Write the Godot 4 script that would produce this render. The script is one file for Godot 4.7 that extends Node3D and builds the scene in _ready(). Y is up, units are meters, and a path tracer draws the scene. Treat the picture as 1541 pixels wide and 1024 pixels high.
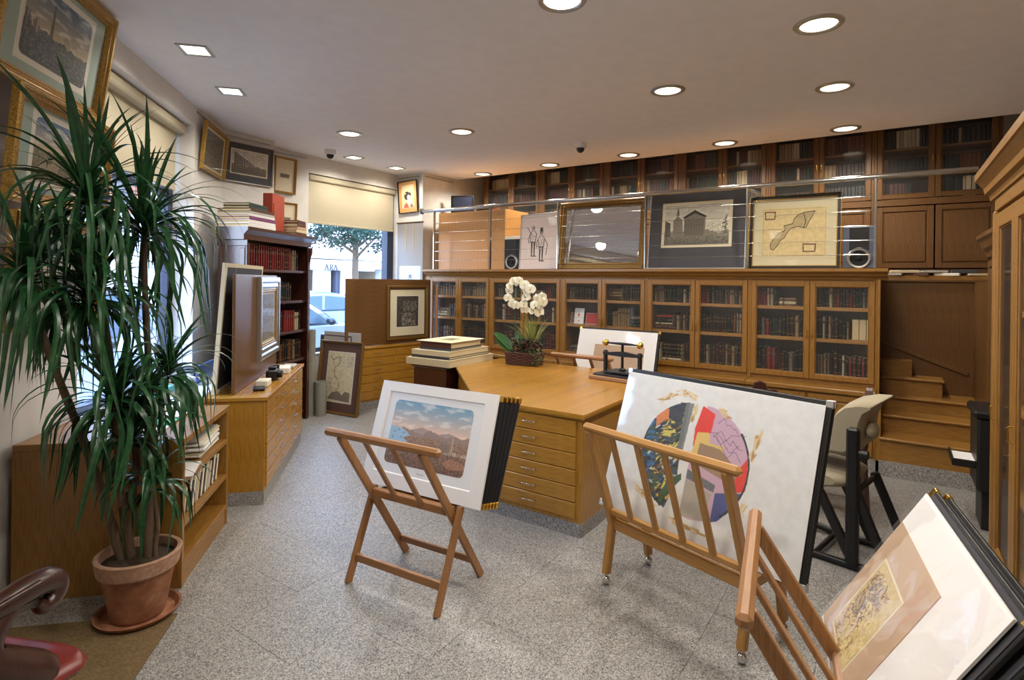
extends Node3D
# An antiquarian print shop: camera, sky and exposure first, then the shell, the fitted furniture, the objects, the street.
const HC := 3.12
const WALL_A := Vector3(-3.941, 0, -1.379)
const DL := Vector3(-0.7169, 0, -0.6972)
const NL := Vector3(0.6972, 0, -0.7169)
var LYAW := atan2(0.6972, -0.7169)
var rng := RandomNumberGenerator.new()
var M := {}
var used := {}
var book_mesh := {}

class MB:
	var v := PackedVector3Array()
	var n := PackedVector3Array()
	var uv := PackedVector2Array()
	var c := PackedColorArray()
	var col := Color.WHITE
	var xf := Transform3D()
	func vert(p: Vector3, nn: Vector3, u: Vector2) -> void:
		v.append(xf * p); n.append((xf.basis * nn).normalized()); uv.append(u); c.append(col)
	func tris(a: Vector3, b: Vector3, d: Vector3, na: Vector3, nb: Vector3, nd: Vector3, ua := Vector2.ZERO, ub := Vector2.ZERO, ud := Vector2.ZERO) -> void:
		if (b - a).cross(d - a).dot(na + nb + nd) < 0.0:
			vert(a, na, ua); vert(b, nb, ub); vert(d, nd, ud)
		else:
			vert(a, na, ua); vert(d, nd, ud); vert(b, nb, ub)
	func tri(a: Vector3, b: Vector3, d: Vector3, hint := Vector3.ZERO) -> void:
		var nn := (b - a).cross(d - a).normalized()
		if hint != Vector3.ZERO and nn.dot(hint) < 0.0:
			nn = -nn
		tris(a, b, d, nn, nn, nn)
	func quad(a: Vector3, b: Vector3, d: Vector3, e: Vector3, hint := Vector3.ZERO) -> void:
		var nn := (b - a).cross(e - a).normalized()
		if hint != Vector3.ZERO and nn.dot(hint) < 0.0:
			nn = -nn
		tris(a, b, d, nn, nn, nn, Vector2(0, 1), Vector2(1, 1), Vector2(1, 0))
		tris(a, d, e, nn, nn, nn, Vector2(0, 1), Vector2(1, 0), Vector2(0, 0))
	func box(ce: Vector3, s: Vector3, bev := 0.0) -> MB:
		var h := s / 2.0
		var b := minf(bev, minf(h.x, minf(h.y, h.z)) * 0.9)
		for ax in 3:
			var u := (ax + 1) % 3
			var w := (ax + 2) % 3
			for sg in [-1.0, 1.0]:
				var q := []
				for k in [[-1, -1], [1, -1], [1, 1], [-1, 1]]:
					var p := Vector3.ZERO
					p[ax] = sg * h[ax]; p[u] = k[0] * (h[u] - b); p[w] = k[1] * (h[w] - b)
					q.append(ce + p)
				var nn := Vector3.ZERO
				nn[ax] = sg
				quad(q[0], q[1], q[2], q[3], nn)
			if b > 0.0:
				for su in [-1.0, 1.0]:
					for sw in [-1.0, 1.0]:
						var q2 := []
						for k in [[-1, 0], [1, 0], [1, 1], [-1, 1]]:
							var p := Vector3.ZERO
							p[ax] = k[0] * (h[ax] - b)
							p[u] = su * (h[u] - (b if k[1] else 0.0)); p[w] = sw * (h[w] - (0.0 if k[1] else b))
							q2.append(ce + p)
						var hn := Vector3.ZERO
						hn[u] = su; hn[w] = sw
						quad(q2[0], q2[1], q2[2], q2[3], hn)
		if b > 0.0:
			for k in 8:
				var sx := 1.0 if k & 1 else -1.0
				var sy := 1.0 if k & 2 else -1.0
				var sz := 1.0 if k & 4 else -1.0
				tri(ce + Vector3(sx * h.x, sy * (h.y - b), sz * (h.z - b)), ce + Vector3(sx * (h.x - b), sy * h.y, sz * (h.z - b)), ce + Vector3(sx * (h.x - b), sy * (h.y - b), sz * h.z), Vector3(sx, sy, sz))
		return self
	# box from corner to corner
	func bb(a: Vector3, b: Vector3, bev := 0.0) -> MB:
		return box((a + b) / 2.0, (b - a).abs(), bev)
	# square bar from p to q; side is the direction of its width w, t its thickness
	func bar(p: Vector3, q: Vector3, w: float, t: float, side: Vector3, bev := 0.003) -> MB:
		var keep := xf
		var y := (q - p).normalized()
		var x := (side - y * side.dot(y)).normalized()
		xf = keep * Transform3D(Basis(x, y, x.cross(y)), (p + q) / 2.0)
		box(Vector3.ZERO, Vector3(w, (q - p).length(), t), bev)
		xf = keep
		return self
	func tube(pts: Array, rad, seg := 10, caps := true) -> MB:
		var rings := []
		var nrm := []
		var up := Vector3.UP
		var d0: Vector3 = (pts[1] - pts[0]).normalized()
		if absf(d0.dot(up)) > 0.95:
			up = Vector3.RIGHT
		for i in pts.size():
			var d: Vector3
			if i == 0: d = pts[1] - pts[0]
			elif i == pts.size() - 1: d = pts[i] - pts[i - 1]
			else: d = pts[i + 1] - pts[i - 1]
			d = d.normalized()
			up = (up - d * up.dot(d)).normalized()
			var s := d.cross(up)
			var r: float = rad[i] if rad is Array else rad
			var ring := []
			var nr := []
			for k in seg:
				var a := TAU * k / seg
				var nn := up * cos(a) + s * sin(a)
				ring.append(pts[i] + nn * r); nr.append(nn)
			rings.append(ring); nrm.append(nr)
		for i in pts.size() - 1:
			for k in seg:
				var k2 := (k + 1) % seg
				tris(rings[i][k], rings[i][k2], rings[i + 1][k2], nrm[i][k], nrm[i][k2], nrm[i + 1][k2])
				tris(rings[i][k], rings[i + 1][k2], rings[i + 1][k], nrm[i][k], nrm[i + 1][k2], nrm[i + 1][k])
		if caps:
			for e in [0, pts.size() - 1]:
				var out: Vector3 = (pts[0] - pts[1]) if e == 0 else (pts[e] - pts[e - 1])
				for k in range(1, seg - 1):
					tri(rings[e][0], rings[e][k], rings[e][k + 1], out)
		return self
	# profile: array of Vector2(radius, height), turned about the y axis at o
	func lathe(pr: Array, seg := 24, o := Vector3.ZERO) -> MB:
		for i in pr.size() - 1:
			var p: Vector2 = pr[i]
			var q: Vector2 = pr[i + 1]
			var e := q - p
			var fn := Vector2(e.y, -e.x).normalized()
			for k in seg:
				var a := TAU * k / seg
				var b := TAU * (k + 1) / seg
				var ca := Vector3(cos(a), 0, sin(a))
				var cb := Vector3(cos(b), 0, sin(b))
				var na := ca * fn.x + Vector3.UP * fn.y
				var nb := cb * fn.x + Vector3.UP * fn.y
				var p0 := o + ca * p.x + Vector3.UP * p.y
				var p1 := o + cb * p.x + Vector3.UP * p.y
				var q0 := o + ca * q.x + Vector3.UP * q.y
				var q1 := o + cb * q.x + Vector3.UP * q.y
				if p.x > 0.0001: tris(p0, p1, q1, na, nb, nb)
				if q.x > 0.0001: tris(p0, q1, q0, na, nb, na)
		return self
	func ball(ce: Vector3, r: Vector3, seg := 14, rows := 9) -> MB:
		for i in rows:
			for k in seg:
				var q := []
				for e in [[i, k], [i, k + 1], [i + 1, k + 1], [i + 1, k]]:
					var th: float = PI * e[0] / rows
					var ph: float = TAU * e[1] / seg
					q.append(Vector3(sin(th) * cos(ph), cos(th), sin(th) * sin(ph)))
				if i > 0: tris(ce + q[0] * r, ce + q[1] * r, ce + q[2] * r, q[0] / r, q[1] / r, q[2] / r)
				if i < rows - 1: tris(ce + q[0] * r, ce + q[2] * r, ce + q[3] * r, q[0] / r, q[2] / r, q[3] / r)
		return self
	# polygon in x, y extruded from z0 to z1
	func prism(poly: PackedVector2Array, z0: float, z1: float) -> MB:
		var idx := Geometry2D.triangulate_polygon(poly)
		for i in range(0, idx.size(), 3):
			for z in [[z0, -1.0], [z1, 1.0]]:
				tri(Vector3(poly[idx[i]].x, poly[idx[i]].y, z[0]), Vector3(poly[idx[i + 1]].x, poly[idx[i + 1]].y, z[0]), Vector3(poly[idx[i + 2]].x, poly[idx[i + 2]].y, z[0]), Vector3(0, 0, z[1] * signf(z1 - z0)))
		var area := 0.0
		for i in poly.size():
			var a := poly[i]
			var b := poly[(i + 1) % poly.size()]
			area += a.x * b.y - b.x * a.y
		for i in poly.size():
			var a := poly[i]
			var b := poly[(i + 1) % poly.size()]
			var hn := Vector3(b.y - a.y, a.x - b.x, 0) * signf(area)
			quad(Vector3(a.x, a.y, z0), Vector3(b.x, b.y, z0), Vector3(b.x, b.y, z1), Vector3(a.x, a.y, z1), hn)
		return self
	# rounded body: a profile in x, y with slices along z, each slice drawn in towards the middle
	func puff(poly: Array, zs: Array, sc: Array) -> MB:
		var ce := Vector2.ZERO
		for p in poly: ce += p
		ce /= poly.size()
		var m := poly.size()
		var pts := []
		for i in zs.size():
			var ring := []
			for p in poly:
				var q: Vector2 = ce + (p - ce) * sc[i]
				ring.append(Vector3(q.x, q.y, zs[i]))
			pts.append(ring)
		var nor := []
		for i in zs.size():
			var ring := []
			for k in m:
				var t: Vector3 = pts[i][(k + 1) % m] - pts[i][(k + m - 1) % m]
				var d: Vector3 = pts[mini(i + 1, zs.size() - 1)][k] - pts[maxi(i - 1, 0)][k]
				var nn := t.cross(d).normalized()
				var o2: Vector3 = pts[i][k] - Vector3(ce.x, ce.y, zs[i])
				var t2 := Vector2(t.x, t.y)
				var flat := Vector3(t2.y, -t2.x, 0)
				ring.append(nn if nn.dot(flat) * signf(_area(poly)) > 0.0 else -nn)
			nor.append(ring)
		for i in zs.size() - 1:
			for k in m:
				var k2 := (k + 1) % m
				tris(pts[i][k], pts[i][k2], pts[i + 1][k2], nor[i][k], nor[i][k2], nor[i + 1][k2])
				tris(pts[i][k], pts[i + 1][k2], pts[i + 1][k], nor[i][k], nor[i + 1][k2], nor[i + 1][k])
		for e in [0, zs.size() - 1]:
			var pp := PackedVector2Array()
			for p in pts[e]: pp.append(Vector2(p.x, p.y))
			var idx := Geometry2D.triangulate_polygon(pp)
			for i in range(0, idx.size(), 3):
				tri(pts[e][idx[i]], pts[e][idx[i + 1]], pts[e][idx[i + 2]], Vector3(0, 0, zs[e] - zs[0 if e else zs.size() - 1]))
		return self
	func _area(poly: Array) -> float:
		var area := 0.0
		for i in poly.size():
			var a: Vector2 = poly[i]
			var b: Vector2 = poly[(i + 1) % poly.size()]
			area += a.x * b.y - b.x * a.y
		return area
	# a leaf or band: centre line, half widths, and the direction its face looks; keel lifts the rim
	func ribbon(pts: Array, hw: Array, side: Vector3, keel := 0.0) -> MB:
		var nor := []
		for i in pts.size():
			var d: Vector3 = (pts[mini(i + 1, pts.size() - 1)] - pts[maxi(i - 1, 0)]).normalized()
			var nn := side.cross(d).normalized()
			nor.append(-nn if nn.y < 0.0 and i == 0 or i > 0 and nn.dot(nor[i - 1]) < 0.0 else nn)
		for i in pts.size() - 1:
			for sg in [-1.0, 1.0]:
				var a: Vector3 = pts[i]
				var b: Vector3 = pts[i + 1]
				var a2: Vector3 = a + side * hw[i] * sg + nor[i] * keel * hw[i]
				var b2: Vector3 = b + side * hw[i + 1] * sg + nor[i + 1] * keel * hw[i + 1]
				var na: Vector3 = nor[i] - side * sg * keel
				var nb: Vector3 = nor[i + 1] - side * sg * keel
				if hw[i + 1] < 0.0002: tris(a, a2, b, na, na, nb)
				elif hw[i] < 0.0002: tris(a, b2, b, na, nb, nb)
				else:
					tris(a, a2, b2, na, na, nb)
					tris(a, b2, b, na, nb, nb)
		return self
	# the same as tube, along a smooth curve through the points
	func bent(pts: Array, rad: Array, seg := 12, steps := 5) -> MB:
		var p2 := []
		var r2 := []
		var m := pts.size()
		for i in m - 1:
			for k in steps:
				var t := float(k) / steps
				p2.append(pts[i].cubic_interpolate(pts[i + 1], pts[maxi(i - 1, 0)], pts[mini(i + 2, m - 1)], t))
				r2.append(lerpf(rad[i], rad[i + 1], t))
		p2.append(pts[m - 1]); r2.append(rad[m - 1])
		return tube(p2, r2, seg)
	# four mitred bars round an opening: w x h outside, bar width f, from z0 to z1, with a bead that stands prouder outside
	func frame4(w: float, h: float, f: float, z0: float, z1: float, y0 := 0.0) -> MB:
		var o := [Vector2(-w / 2, y0), Vector2(w / 2, y0), Vector2(w / 2, y0 + h), Vector2(-w / 2, y0 + h)]
		var ins := [Vector2(1, 1), Vector2(-1, 1), Vector2(-1, -1), Vector2(1, -1)]
		var st := [[0.0, z0], [0.0, z1 * 0.8], [0.12, z1], [0.4, z1], [0.55, z1 * 0.72], [0.85, z1 * 0.72], [1.0, z1 * 0.4], [1.0, z0]]
		for i in 4:
			var j := (i + 1) % 4
			var mid: Vector2 = (o[i] + o[j]) / 2.0
			for k in st.size() - 1:
				var a: Vector2 = o[i] + ins[i] * f * st[k][0]
				var b: Vector2 = o[j] + ins[j] * f * st[k][0]
				var a2: Vector2 = o[i] + ins[i] * f * st[k + 1][0]
				var b2: Vector2 = o[j] + ins[j] * f * st[k + 1][0]
				var inward: Vector2 = (Vector2(0, y0 + h / 2) - mid).normalized()
				var dz: float = st[k + 1][1] - st[k][1]
				var di: float = (st[k + 1][0] - st[k][0]) * f
				var hn: Vector3 = Vector3(-inward.x * dz, -inward.y * dz, di)
				quad(Vector3(a.x, a.y, st[k][1]), Vector3(b.x, b.y, st[k][1]), Vector3(b2.x, b2.y, st[k + 1][1]), Vector3(a2.x, a2.y, st[k + 1][1]), hn)
		return self
	func mesh(mat: Material, into: ArrayMesh = null) -> ArrayMesh:
		var m := into if into else ArrayMesh.new()
		var a := []
		a.resize(Mesh.ARRAY_MAX)
		a[Mesh.ARRAY_VERTEX] = v; a[Mesh.ARRAY_NORMAL] = n; a[Mesh.ARRAY_TEX_UV] = uv; a[Mesh.ARRAY_COLOR] = c
		m.add_surface_from_arrays(Mesh.PRIMITIVE_TRIANGLES, a)
		m.surface_set_material(m.get_surface_count() - 1, mat)
		return m

# ---------- naming and grouping
func numbered(nm: String) -> String:
	used[nm] = used.get(nm, -1) + 1
	return nm if used[nm] == 0 else "%s_%03d" % [nm, used[nm]]

func tag(o: Node, label: String, category: String, group := "") -> void:
	o.set_meta("label", label)
	o.set_meta("category", category)
	if group: o.set_meta("group", group)

func thing(nm: String, label: String, category: String, at := Vector3.ZERO, yaw := 0.0, group := "") -> Node3D:
	var o := Node3D.new()
	o.name = numbered(nm)
	add_child(o)
	o.position = at
	o.rotation.y = yaw
	tag(o, label, category, group)
	return o

func inst(nm: String, mesh: Mesh, par: Node) -> MeshInstance3D:
	var o := MeshInstance3D.new()
	o.name = nm
	o.mesh = mesh
	par.add_child(o, true)
	return o

func part(par: Node, nm: String, mb: MB, mat: Material, label := "") -> MeshInstance3D:
	var o := inst(nm, mb.mesh(mat), par)
	if label: o.set_meta("label", label)
	return o

func solo(nm: String, mb: MB, mat: Material, label: String, category: String, group := "") -> MeshInstance3D:
	var o := inst(numbered(nm), mb.mesh(mat), self)
	tag(o, label, category, group)
	return o

func struct(nm: String, mb: MB, mat: Material) -> MeshInstance3D:
	var o := inst(numbered(nm), mb.mesh(mat), self)
	o.set_meta("kind", "structure")
	return o

func lp(a: float, n: float, y: float) -> Vector3:
	return WALL_A + DL * a + NL * n + Vector3.UP * y

# ---------- materials
func flat(nm: String, col: Color, rough := 0.6, metal := 0.0) -> StandardMaterial3D:
	var m := StandardMaterial3D.new()
	m.resource_name = nm
	m.albedo_color = col
	m.roughness = rough
	m.metallic = metal
	M[nm] = m
	return m

func noise_tex(seed_: int, freq: float, stops: Array, oct := 4, size := 512, kind := FastNoiseLite.TYPE_SIMPLEX_SMOOTH) -> NoiseTexture2D:
	var f := FastNoiseLite.new()
	f.seed = seed_
	f.noise_type = kind
	f.frequency = freq
	f.fractal_octaves = oct
	var g := Gradient.new()
	g.offsets = PackedFloat32Array()
	g.colors = PackedColorArray()
	var offs := PackedFloat32Array()
	var cols := PackedColorArray()
	for s in stops:
		offs.append(s[0]); cols.append(s[1])
	g.offsets = offs
	g.colors = cols
	var t := NoiseTexture2D.new()
	t.width = size
	t.height = size
	t.seamless = true
	t.noise = f
	t.color_ramp = g
	return t

func tri_mat(nm: String, tex: Texture2D, scale: Vector3, rough := 0.5, world := false, tint := Color.WHITE) -> StandardMaterial3D:
	var m := flat(nm, tint, rough)
	m.albedo_texture = tex
	m.uv1_triplanar = true
	m.uv1_world_triplanar = world
	m.uv1_scale = scale
	return m

func wood(nm: String, dark: Color, mid: Color, light: Color, rough: float, seed_: int) -> void:
	# three grains of one timber: upright (v), along x (x), along z (z)
	var t := noise_tex(seed_, 0.012, [[0.0, dark], [0.38, mid], [0.62, light], [0.8, mid], [1.0, light]], 5)
	var k := {"v": Vector3(16, 0.9, 16), "x": Vector3(0.9, 16, 16), "z": Vector3(16, 16, 0.9)}
	for g in k:
		var m := tri_mat(nm + "_" + g, t, k[g], rough)
		m.clearcoat_enabled = true
		m.clearcoat = 1.0 if nm == "mahogany" else 0.25
		m.clearcoat_roughness = 0.25

func speckle(size: int) -> ImageTexture:
	var im := Image.create(size, size, false, Image.FORMAT_RGB8)
	var r := RandomNumberGenerator.new()
	r.seed = 5
	for y in size:
		for x in size:
			var g := 0.60 + r.randf_range(-0.09, 0.09)
			im.set_pixel(x, y, Color(g, g * 0.985, g * 0.96))
	var tones := [Color(0.16, 0.16, 0.17), Color(0.28, 0.27, 0.26), Color(0.22, 0.21, 0.21), Color(0.80, 0.79, 0.76), Color(0.72, 0.65, 0.6), Color(0.46, 0.45, 0.44)]
	for i in size * size / 7:
		var tn: Color = tones[r.randi() % tones.size()]
		var x := r.randi() % size
		var y := r.randi() % size
		for k in r.randi_range(2, 6):
			im.set_pixel((x + r.randi_range(-1, 1) + size) % size, (y + r.randi_range(-1, 1) + size) % size, tn)
	return ImageTexture.create_from_image(im)

func make_materials() -> void:
	wood("oak", Color8(116, 77, 27), Color8(138, 95, 36), Color8(151, 107, 45), 0.42, 3)
	wood("desk", Color8(144, 99, 32), Color8(164, 115, 40), Color8(176, 127, 48), 0.26, 8)
	wood("walnut", Color8(80, 51, 20), Color8(98, 64, 25), Color8(110, 74, 31), 0.45, 12)
	wood("beech", Color8(150, 104, 50), Color8(168, 120, 58), Color8(179, 131, 67), 0.42, 14)
	wood("beech2", Color8(130, 87, 48), Color8(150, 102, 57), Color8(161, 113, 66), 0.45, 15)
	wood("ply", Color8(166, 116, 60), Color8(182, 130, 70), Color8(192, 140, 80), 0.5, 17)
	wood("mahogany", Color8(36, 16, 12), Color8(58, 26, 20), Color8(74, 34, 26), 0.3, 21)
	wood("carved", Color8(32, 15, 10), Color8(50, 24, 15), Color8(62, 32, 20), 0.28, 22)
	tri_mat("granite", speckle(512), Vector3(1.1, 1.1, 1.1), 0.42, true)
	M.plinth = M.granite
	flat("grout", Color8(128, 124, 118), 0.9)
	var paint := noise_tex(31, 0.02, [[0.0, Color8(214, 209, 202)], [1.0, Color8(224, 220, 214)]], 3, 256)
	tri_mat("wall", paint, Vector3.ONE, 0.85, true)
	tri_mat("ceiling", noise_tex(32, 0.02, [[0.0, Color8(228, 226, 225)], [1.0, Color8(234, 232, 231)]], 3, 256), Vector3.ONE, 0.9, true)
	var blind := tri_mat("blind", noise_tex(33, 0.2, [[0.0, Color8(184, 173, 146)], [1.0, Color8(197, 187, 161)]], 2, 256), Vector3(6, 6, 6), 0.9)
	blind.backlight_enabled = true
	blind.backlight = Color(0.10, 0.09, 0.07)
	flat("alu", Color8(176, 174, 168), 0.35, 0.9)
	flat("steel", Color8(190, 188, 182), 0.22, 1.0)
	flat("chrome", Color8(215, 214, 210), 0.08, 1.0)
	flat("silver_leaf", Color8(196, 194, 190), 0.3, 0.9)
	flat("brass", Color8(212, 172, 84), 0.22, 1.0)
	tri_mat("gold", noise_tex(35, 0.05, [[0.0, Color8(128, 94, 40)], [0.5, Color8(170, 132, 62)], [1.0, Color8(198, 162, 92)]], 4, 256), Vector3(5, 5, 5), 0.34)
	M.gold.metallic = 0.6
	tri_mat("old_gold", noise_tex(36, 0.05, [[0.0, Color8(70, 48, 20)], [0.5, Color8(128, 94, 42)], [1.0, Color8(176, 138, 70)]], 4, 256), Vector3(8, 8, 8), 0.42)
	M.old_gold.metallic = 0.5
	flat("black", Color8(20, 19, 20), 0.45)
	flat("black_metal", Color8(24, 23, 24), 0.4, 0.3)
	flat("frame_dark", Color8(38, 44, 62), 0.5)
	flat("rubber", Color8(14, 14, 14), 0.8)
	flat("white_board", Color8(232, 228, 226), 0.7)
	flat("paper", Color8(226, 220, 206), 0.8)
	flat("paper_grey", Color8(176, 172, 164), 0.8)
	flat("cream_board", Color8(220, 208, 176), 0.75)
	flat("sage_board", Color8(158, 176, 164), 0.75)
	flat("charcoal_board", Color8(58, 56, 62), 0.7)
	flat("brown_board", Color8(86, 50, 36), 0.7)
	flat("kraft_board", Color8(186, 154, 124), 0.75)
	flat("sand_board", Color8(200, 188, 152), 0.75)
	flat("pages", Color8(206, 190, 154), 0.85)
	flat("gilt", Color8(186, 146, 72), 0.4, 0.4)
	var sheet := flat("acetate", Color(1, 1, 1, 0.04), 0.06)
	sheet.transparency = BaseMaterial3D.TRANSPARENCY_ALPHA
	var gl := flat("glass", Color(0.96, 0.98, 0.97, 0.015), 0.02)
	gl.metallic_specular = 0.25
	gl.transparency = BaseMaterial3D.TRANSPARENCY_ALPHA
	var ag := flat("art_glass", Color(0.96, 0.98, 0.97, 0.012), 0.02)
	ag.transparency = BaseMaterial3D.TRANSPARENCY_ALPHA
	ag.metallic_specular = 0.14
	flat("mirror", Color8(224, 224, 226), 0.02, 1.0)
	tri_mat("terracotta", noise_tex(41, 0.015, [[0.0, Color8(118, 74, 48)], [0.55, Color8(146, 94, 64)], [1.0, Color8(168, 124, 96)]], 4, 256), Vector3(3, 3, 3), 0.85)
	tri_mat("soil", noise_tex(42, 0.08, [[0.0, Color8(28, 20, 14)], [0.6, Color8(60, 42, 28)], [1.0, Color8(110, 90, 66)]], 4, 256), Vector3(8, 8, 8), 0.95)
	tri_mat("bark", noise_tex(43, 0.05, [[0.0, Color8(66, 52, 40)], [1.0, Color8(132, 108, 84)]], 4, 256), Vector3(6, 22, 6), 0.9)
	var lf := tri_mat("leaf", noise_tex(44, 0.02, [[0.0, Color8(22, 58, 36)], [0.6, Color8(36, 80, 44)], [1.0, Color8(62, 108, 56)]], 3, 256), Vector3(4, 4, 4), 0.32)
	lf.backlight_enabled = true
	lf.backlight = Color(0.12, 0.2, 0.08)
	var ol := flat("orchid_leaf", Color8(44, 88, 36), 0.3)
	ol.backlight_enabled = true
	ol.backlight = Color(0.1, 0.16, 0.06)
	var gr := flat("grass_blade", Color8(134, 138, 62), 0.5)
	gr.backlight_enabled = true
	gr.backlight = Color(0.12, 0.14, 0.05)
	flat("fern", Color8(66, 98, 42), 0.6)
	flat("moss_dark", Color8(58, 30, 28), 0.8)
	var pe := flat("petal", Color8(240, 236, 214), 0.55)
	pe.backlight_enabled = true
	pe.backlight = Color(0.3, 0.3, 0.25)
	tri_mat("wicker", noise_tex(45, 0.06, [[0.0, Color8(48, 26, 18)], [1.0, Color8(112, 66, 44)]], 3, 256), Vector3(9, 9, 9), 0.6)
	tri_mat("mat_rug", noise_tex(46, 0.03, [[0.0, Color8(92, 74, 46)], [1.0, Color8(122, 100, 66)]], 4, 256), Vector3(3, 3, 9), 0.95)
	var lea := flat("red_leather", Color8(112, 32, 22), 0.32)
	lea.clearcoat_enabled = true
	lea.clearcoat = 0.3
	var fb := tri_mat("beige_cloth", noise_tex(47, 0.2, [[0.0, Color8(140, 128, 104)], [1.0, Color8(164, 152, 126)]], 2, 256), Vector3(9, 9, 9), 0.9)
	fb.rim_enabled = true
	fb.rim = 0.2
	tri_mat("tube_card", noise_tex(48, 0.04, [[0.0, Color8(126, 122, 110)], [1.0, Color8(148, 144, 132)]], 3, 256), Vector3(4, 4, 4), 0.85)
	flat("box_red", Color8(150, 52, 26), 0.55)
	flat("speaker_blue", Color8(92, 100, 116), 0.4, 0.3)
	flat("screen", Color8(54, 60, 82), 0.2)
	tri_mat("asphalt", noise_tex(51, 0.1, [[0.0, Color8(96, 96, 98)], [1.0, Color8(128, 127, 126)]], 3, 256), Vector3.ONE, 0.9, true)
	tri_mat("stucco", noise_tex(52, 0.03, [[0.0, Color8(200, 196, 190)], [1.0, Color8(214, 211, 206)]], 3, 256), Vector3.ONE, 0.9, true)
	flat("stucco_pink", Color8(206, 170, 156), 0.9)
	flat("shop_cream", Color8(168, 148, 122), 0.8)
	flat("teal", Color8(86, 156, 142), 0.7)
	flat("dark_glass", Color8(30, 36, 42), 0.06)
	flat("brick_brown", Color8(150, 84, 56), 0.8)
	var cp := flat("car_silver", Color8(132, 142, 152), 0.22, 0.5)
	cp.clearcoat_enabled = true
	cp.clearcoat = 1.0
	flat("car_grey", Color8(100, 110, 120), 0.25, 0.5)
	var tl := flat("tree_leaf", Color8(36, 66, 48), 0.6)
	tl.backlight_enabled = true
	tl.backlight = Color(0.10, 0.15, 0.08)
	var vc := flat("painted", Color.WHITE, 0.6)
	vc.vertex_color_use_as_albedo = true
	flat("violet_board", Color8(122, 62, 104), 0.7)
	flat("green_board", Color8(30, 54, 44), 0.6)
	flat("maroon_board", Color8(84, 26, 24), 0.6)
	flat("peach_board", Color8(214, 158, 92), 0.75)
	flat("card_tint", Color8(70, 160, 110), 0.7)
	tri_mat("blue_sea", noise_tex(71, 0.05, [[0.0, Color8(26, 44, 84)], [0.6, Color8(54, 84, 130)], [1.0, Color8(160, 176, 196)]], 4, 256), Vector3(5, 5, 5), 0.4)
	tri_mat("scroll_grey", noise_tex(72, 0.05, [[0.0, Color8(142, 136, 130)], [1.0, Color8(166, 160, 152)]], 4, 256), Vector3(3, 20, 3), 0.9)
	var pp := tri_mat("pattern_paper", ImageTexture.create_from_image(draw_art("pattern")), Vector3(14, 14, 14), 0.8)
	pp.roughness = 0.8
	flat("slate_board", Color8(74, 84, 104), 0.7)
	var cg := flat("car_glass", Color8(60, 84, 96), 0.06)
	cg.clearcoat_enabled = true
	flat("print_paper", Color8(226, 226, 228), 0.7)
	flat("petal_heart", Color8(206, 186, 96), 0.6)
	tri_mat("limed_clay", noise_tex(73, 0.02, [[0.0, Color8(146, 104, 78)], [0.5, Color8(166, 128, 104)], [1.0, Color8(184, 158, 138)]], 4, 256), Vector3(5, 5, 5), 0.9)

# ---------- the start: camera, sky, exposure
func _ready() -> void:
	rng.seed = 11
	set_view()
	make_materials()
	build_shell()
	build_lamps()
	build_lower_bookcase()
	build_upper_bookcase()
	build_mezzanine_edge()
	build_stairs()
	build_right_cabinets()
	build_desk()
	build_left_furniture()
	build_window_cabinet()
	build_dark_bookcase()
	build_wall_pictures()
	build_print_stands()
	build_seats()
	build_plant()
	build_desk_things()
	build_street()

func set_view() -> void:
	var cam := Camera3D.new()
	cam.name = "view_camera"
	add_child(cam)
	cam.projection = Camera3D.PROJECTION_FRUSTUM
	cam.near = 0.05
	cam.far = 200.0
	cam.size = 1024.0 / 845.0 * 0.05
	cam.frustum_offset = Vector2(0, -88.5 / 845.0 * 0.05)
	cam.position = Vector3(0, 1.6, 0)
	cam.rotation = Vector3(0, deg_to_rad(34.1), deg_to_rad(0.7))
	cam.current = true
	var sm := ProceduralSkyMaterial.new()
	sm.sky_top_color = Color(0.60, 0.76, 1.0)
	sm.sky_horizon_color = Color(0.90, 0.95, 1.0)
	sm.ground_bottom_color = Color(0.45, 0.45, 0.45)
	sm.ground_horizon_color = Color(0.75, 0.76, 0.78)
	sm.sky_energy_multiplier = 3.1
	var sky := Sky.new()
	sky.sky_material = sm
	var e := Environment.new()
	e.background_mode = Environment.BG_SKY
	e.sky = sky
	e.tonemap_mode = Environment.TONE_MAPPER_LINEAR
	e.tonemap_exposure = 1.1
	e.sdfgi_enabled = true
	e.ssao_enabled = true
	e.ssil_enabled = true
	var we := WorldEnvironment.new()
	we.name = "environment"
	we.environment = e
	add_child(we)

func slab(mb: MB, poly: PackedVector2Array, y0: float, y1: float) -> MB:
	var keep := mb.xf
	mb.xf = keep * Transform3D(Basis(Vector3(1, 0, 0), Vector3(0, 0, 1), Vector3(0, -1, 0)), Vector3.ZERO)
	mb.prism(poly, -y1, -y0)
	mb.xf = keep
	return mb

func lmb() -> MB:
	var mb := MB.new()
	mb.xf = Transform3D(Basis(DL, Vector3.UP, NL), WALL_A)
	return mb

func struct_node(nm: String) -> Node3D:
	var o := Node3D.new()
	o.name = nm
	o.set_meta("kind", "structure")
	add_child(o)
	return o

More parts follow.
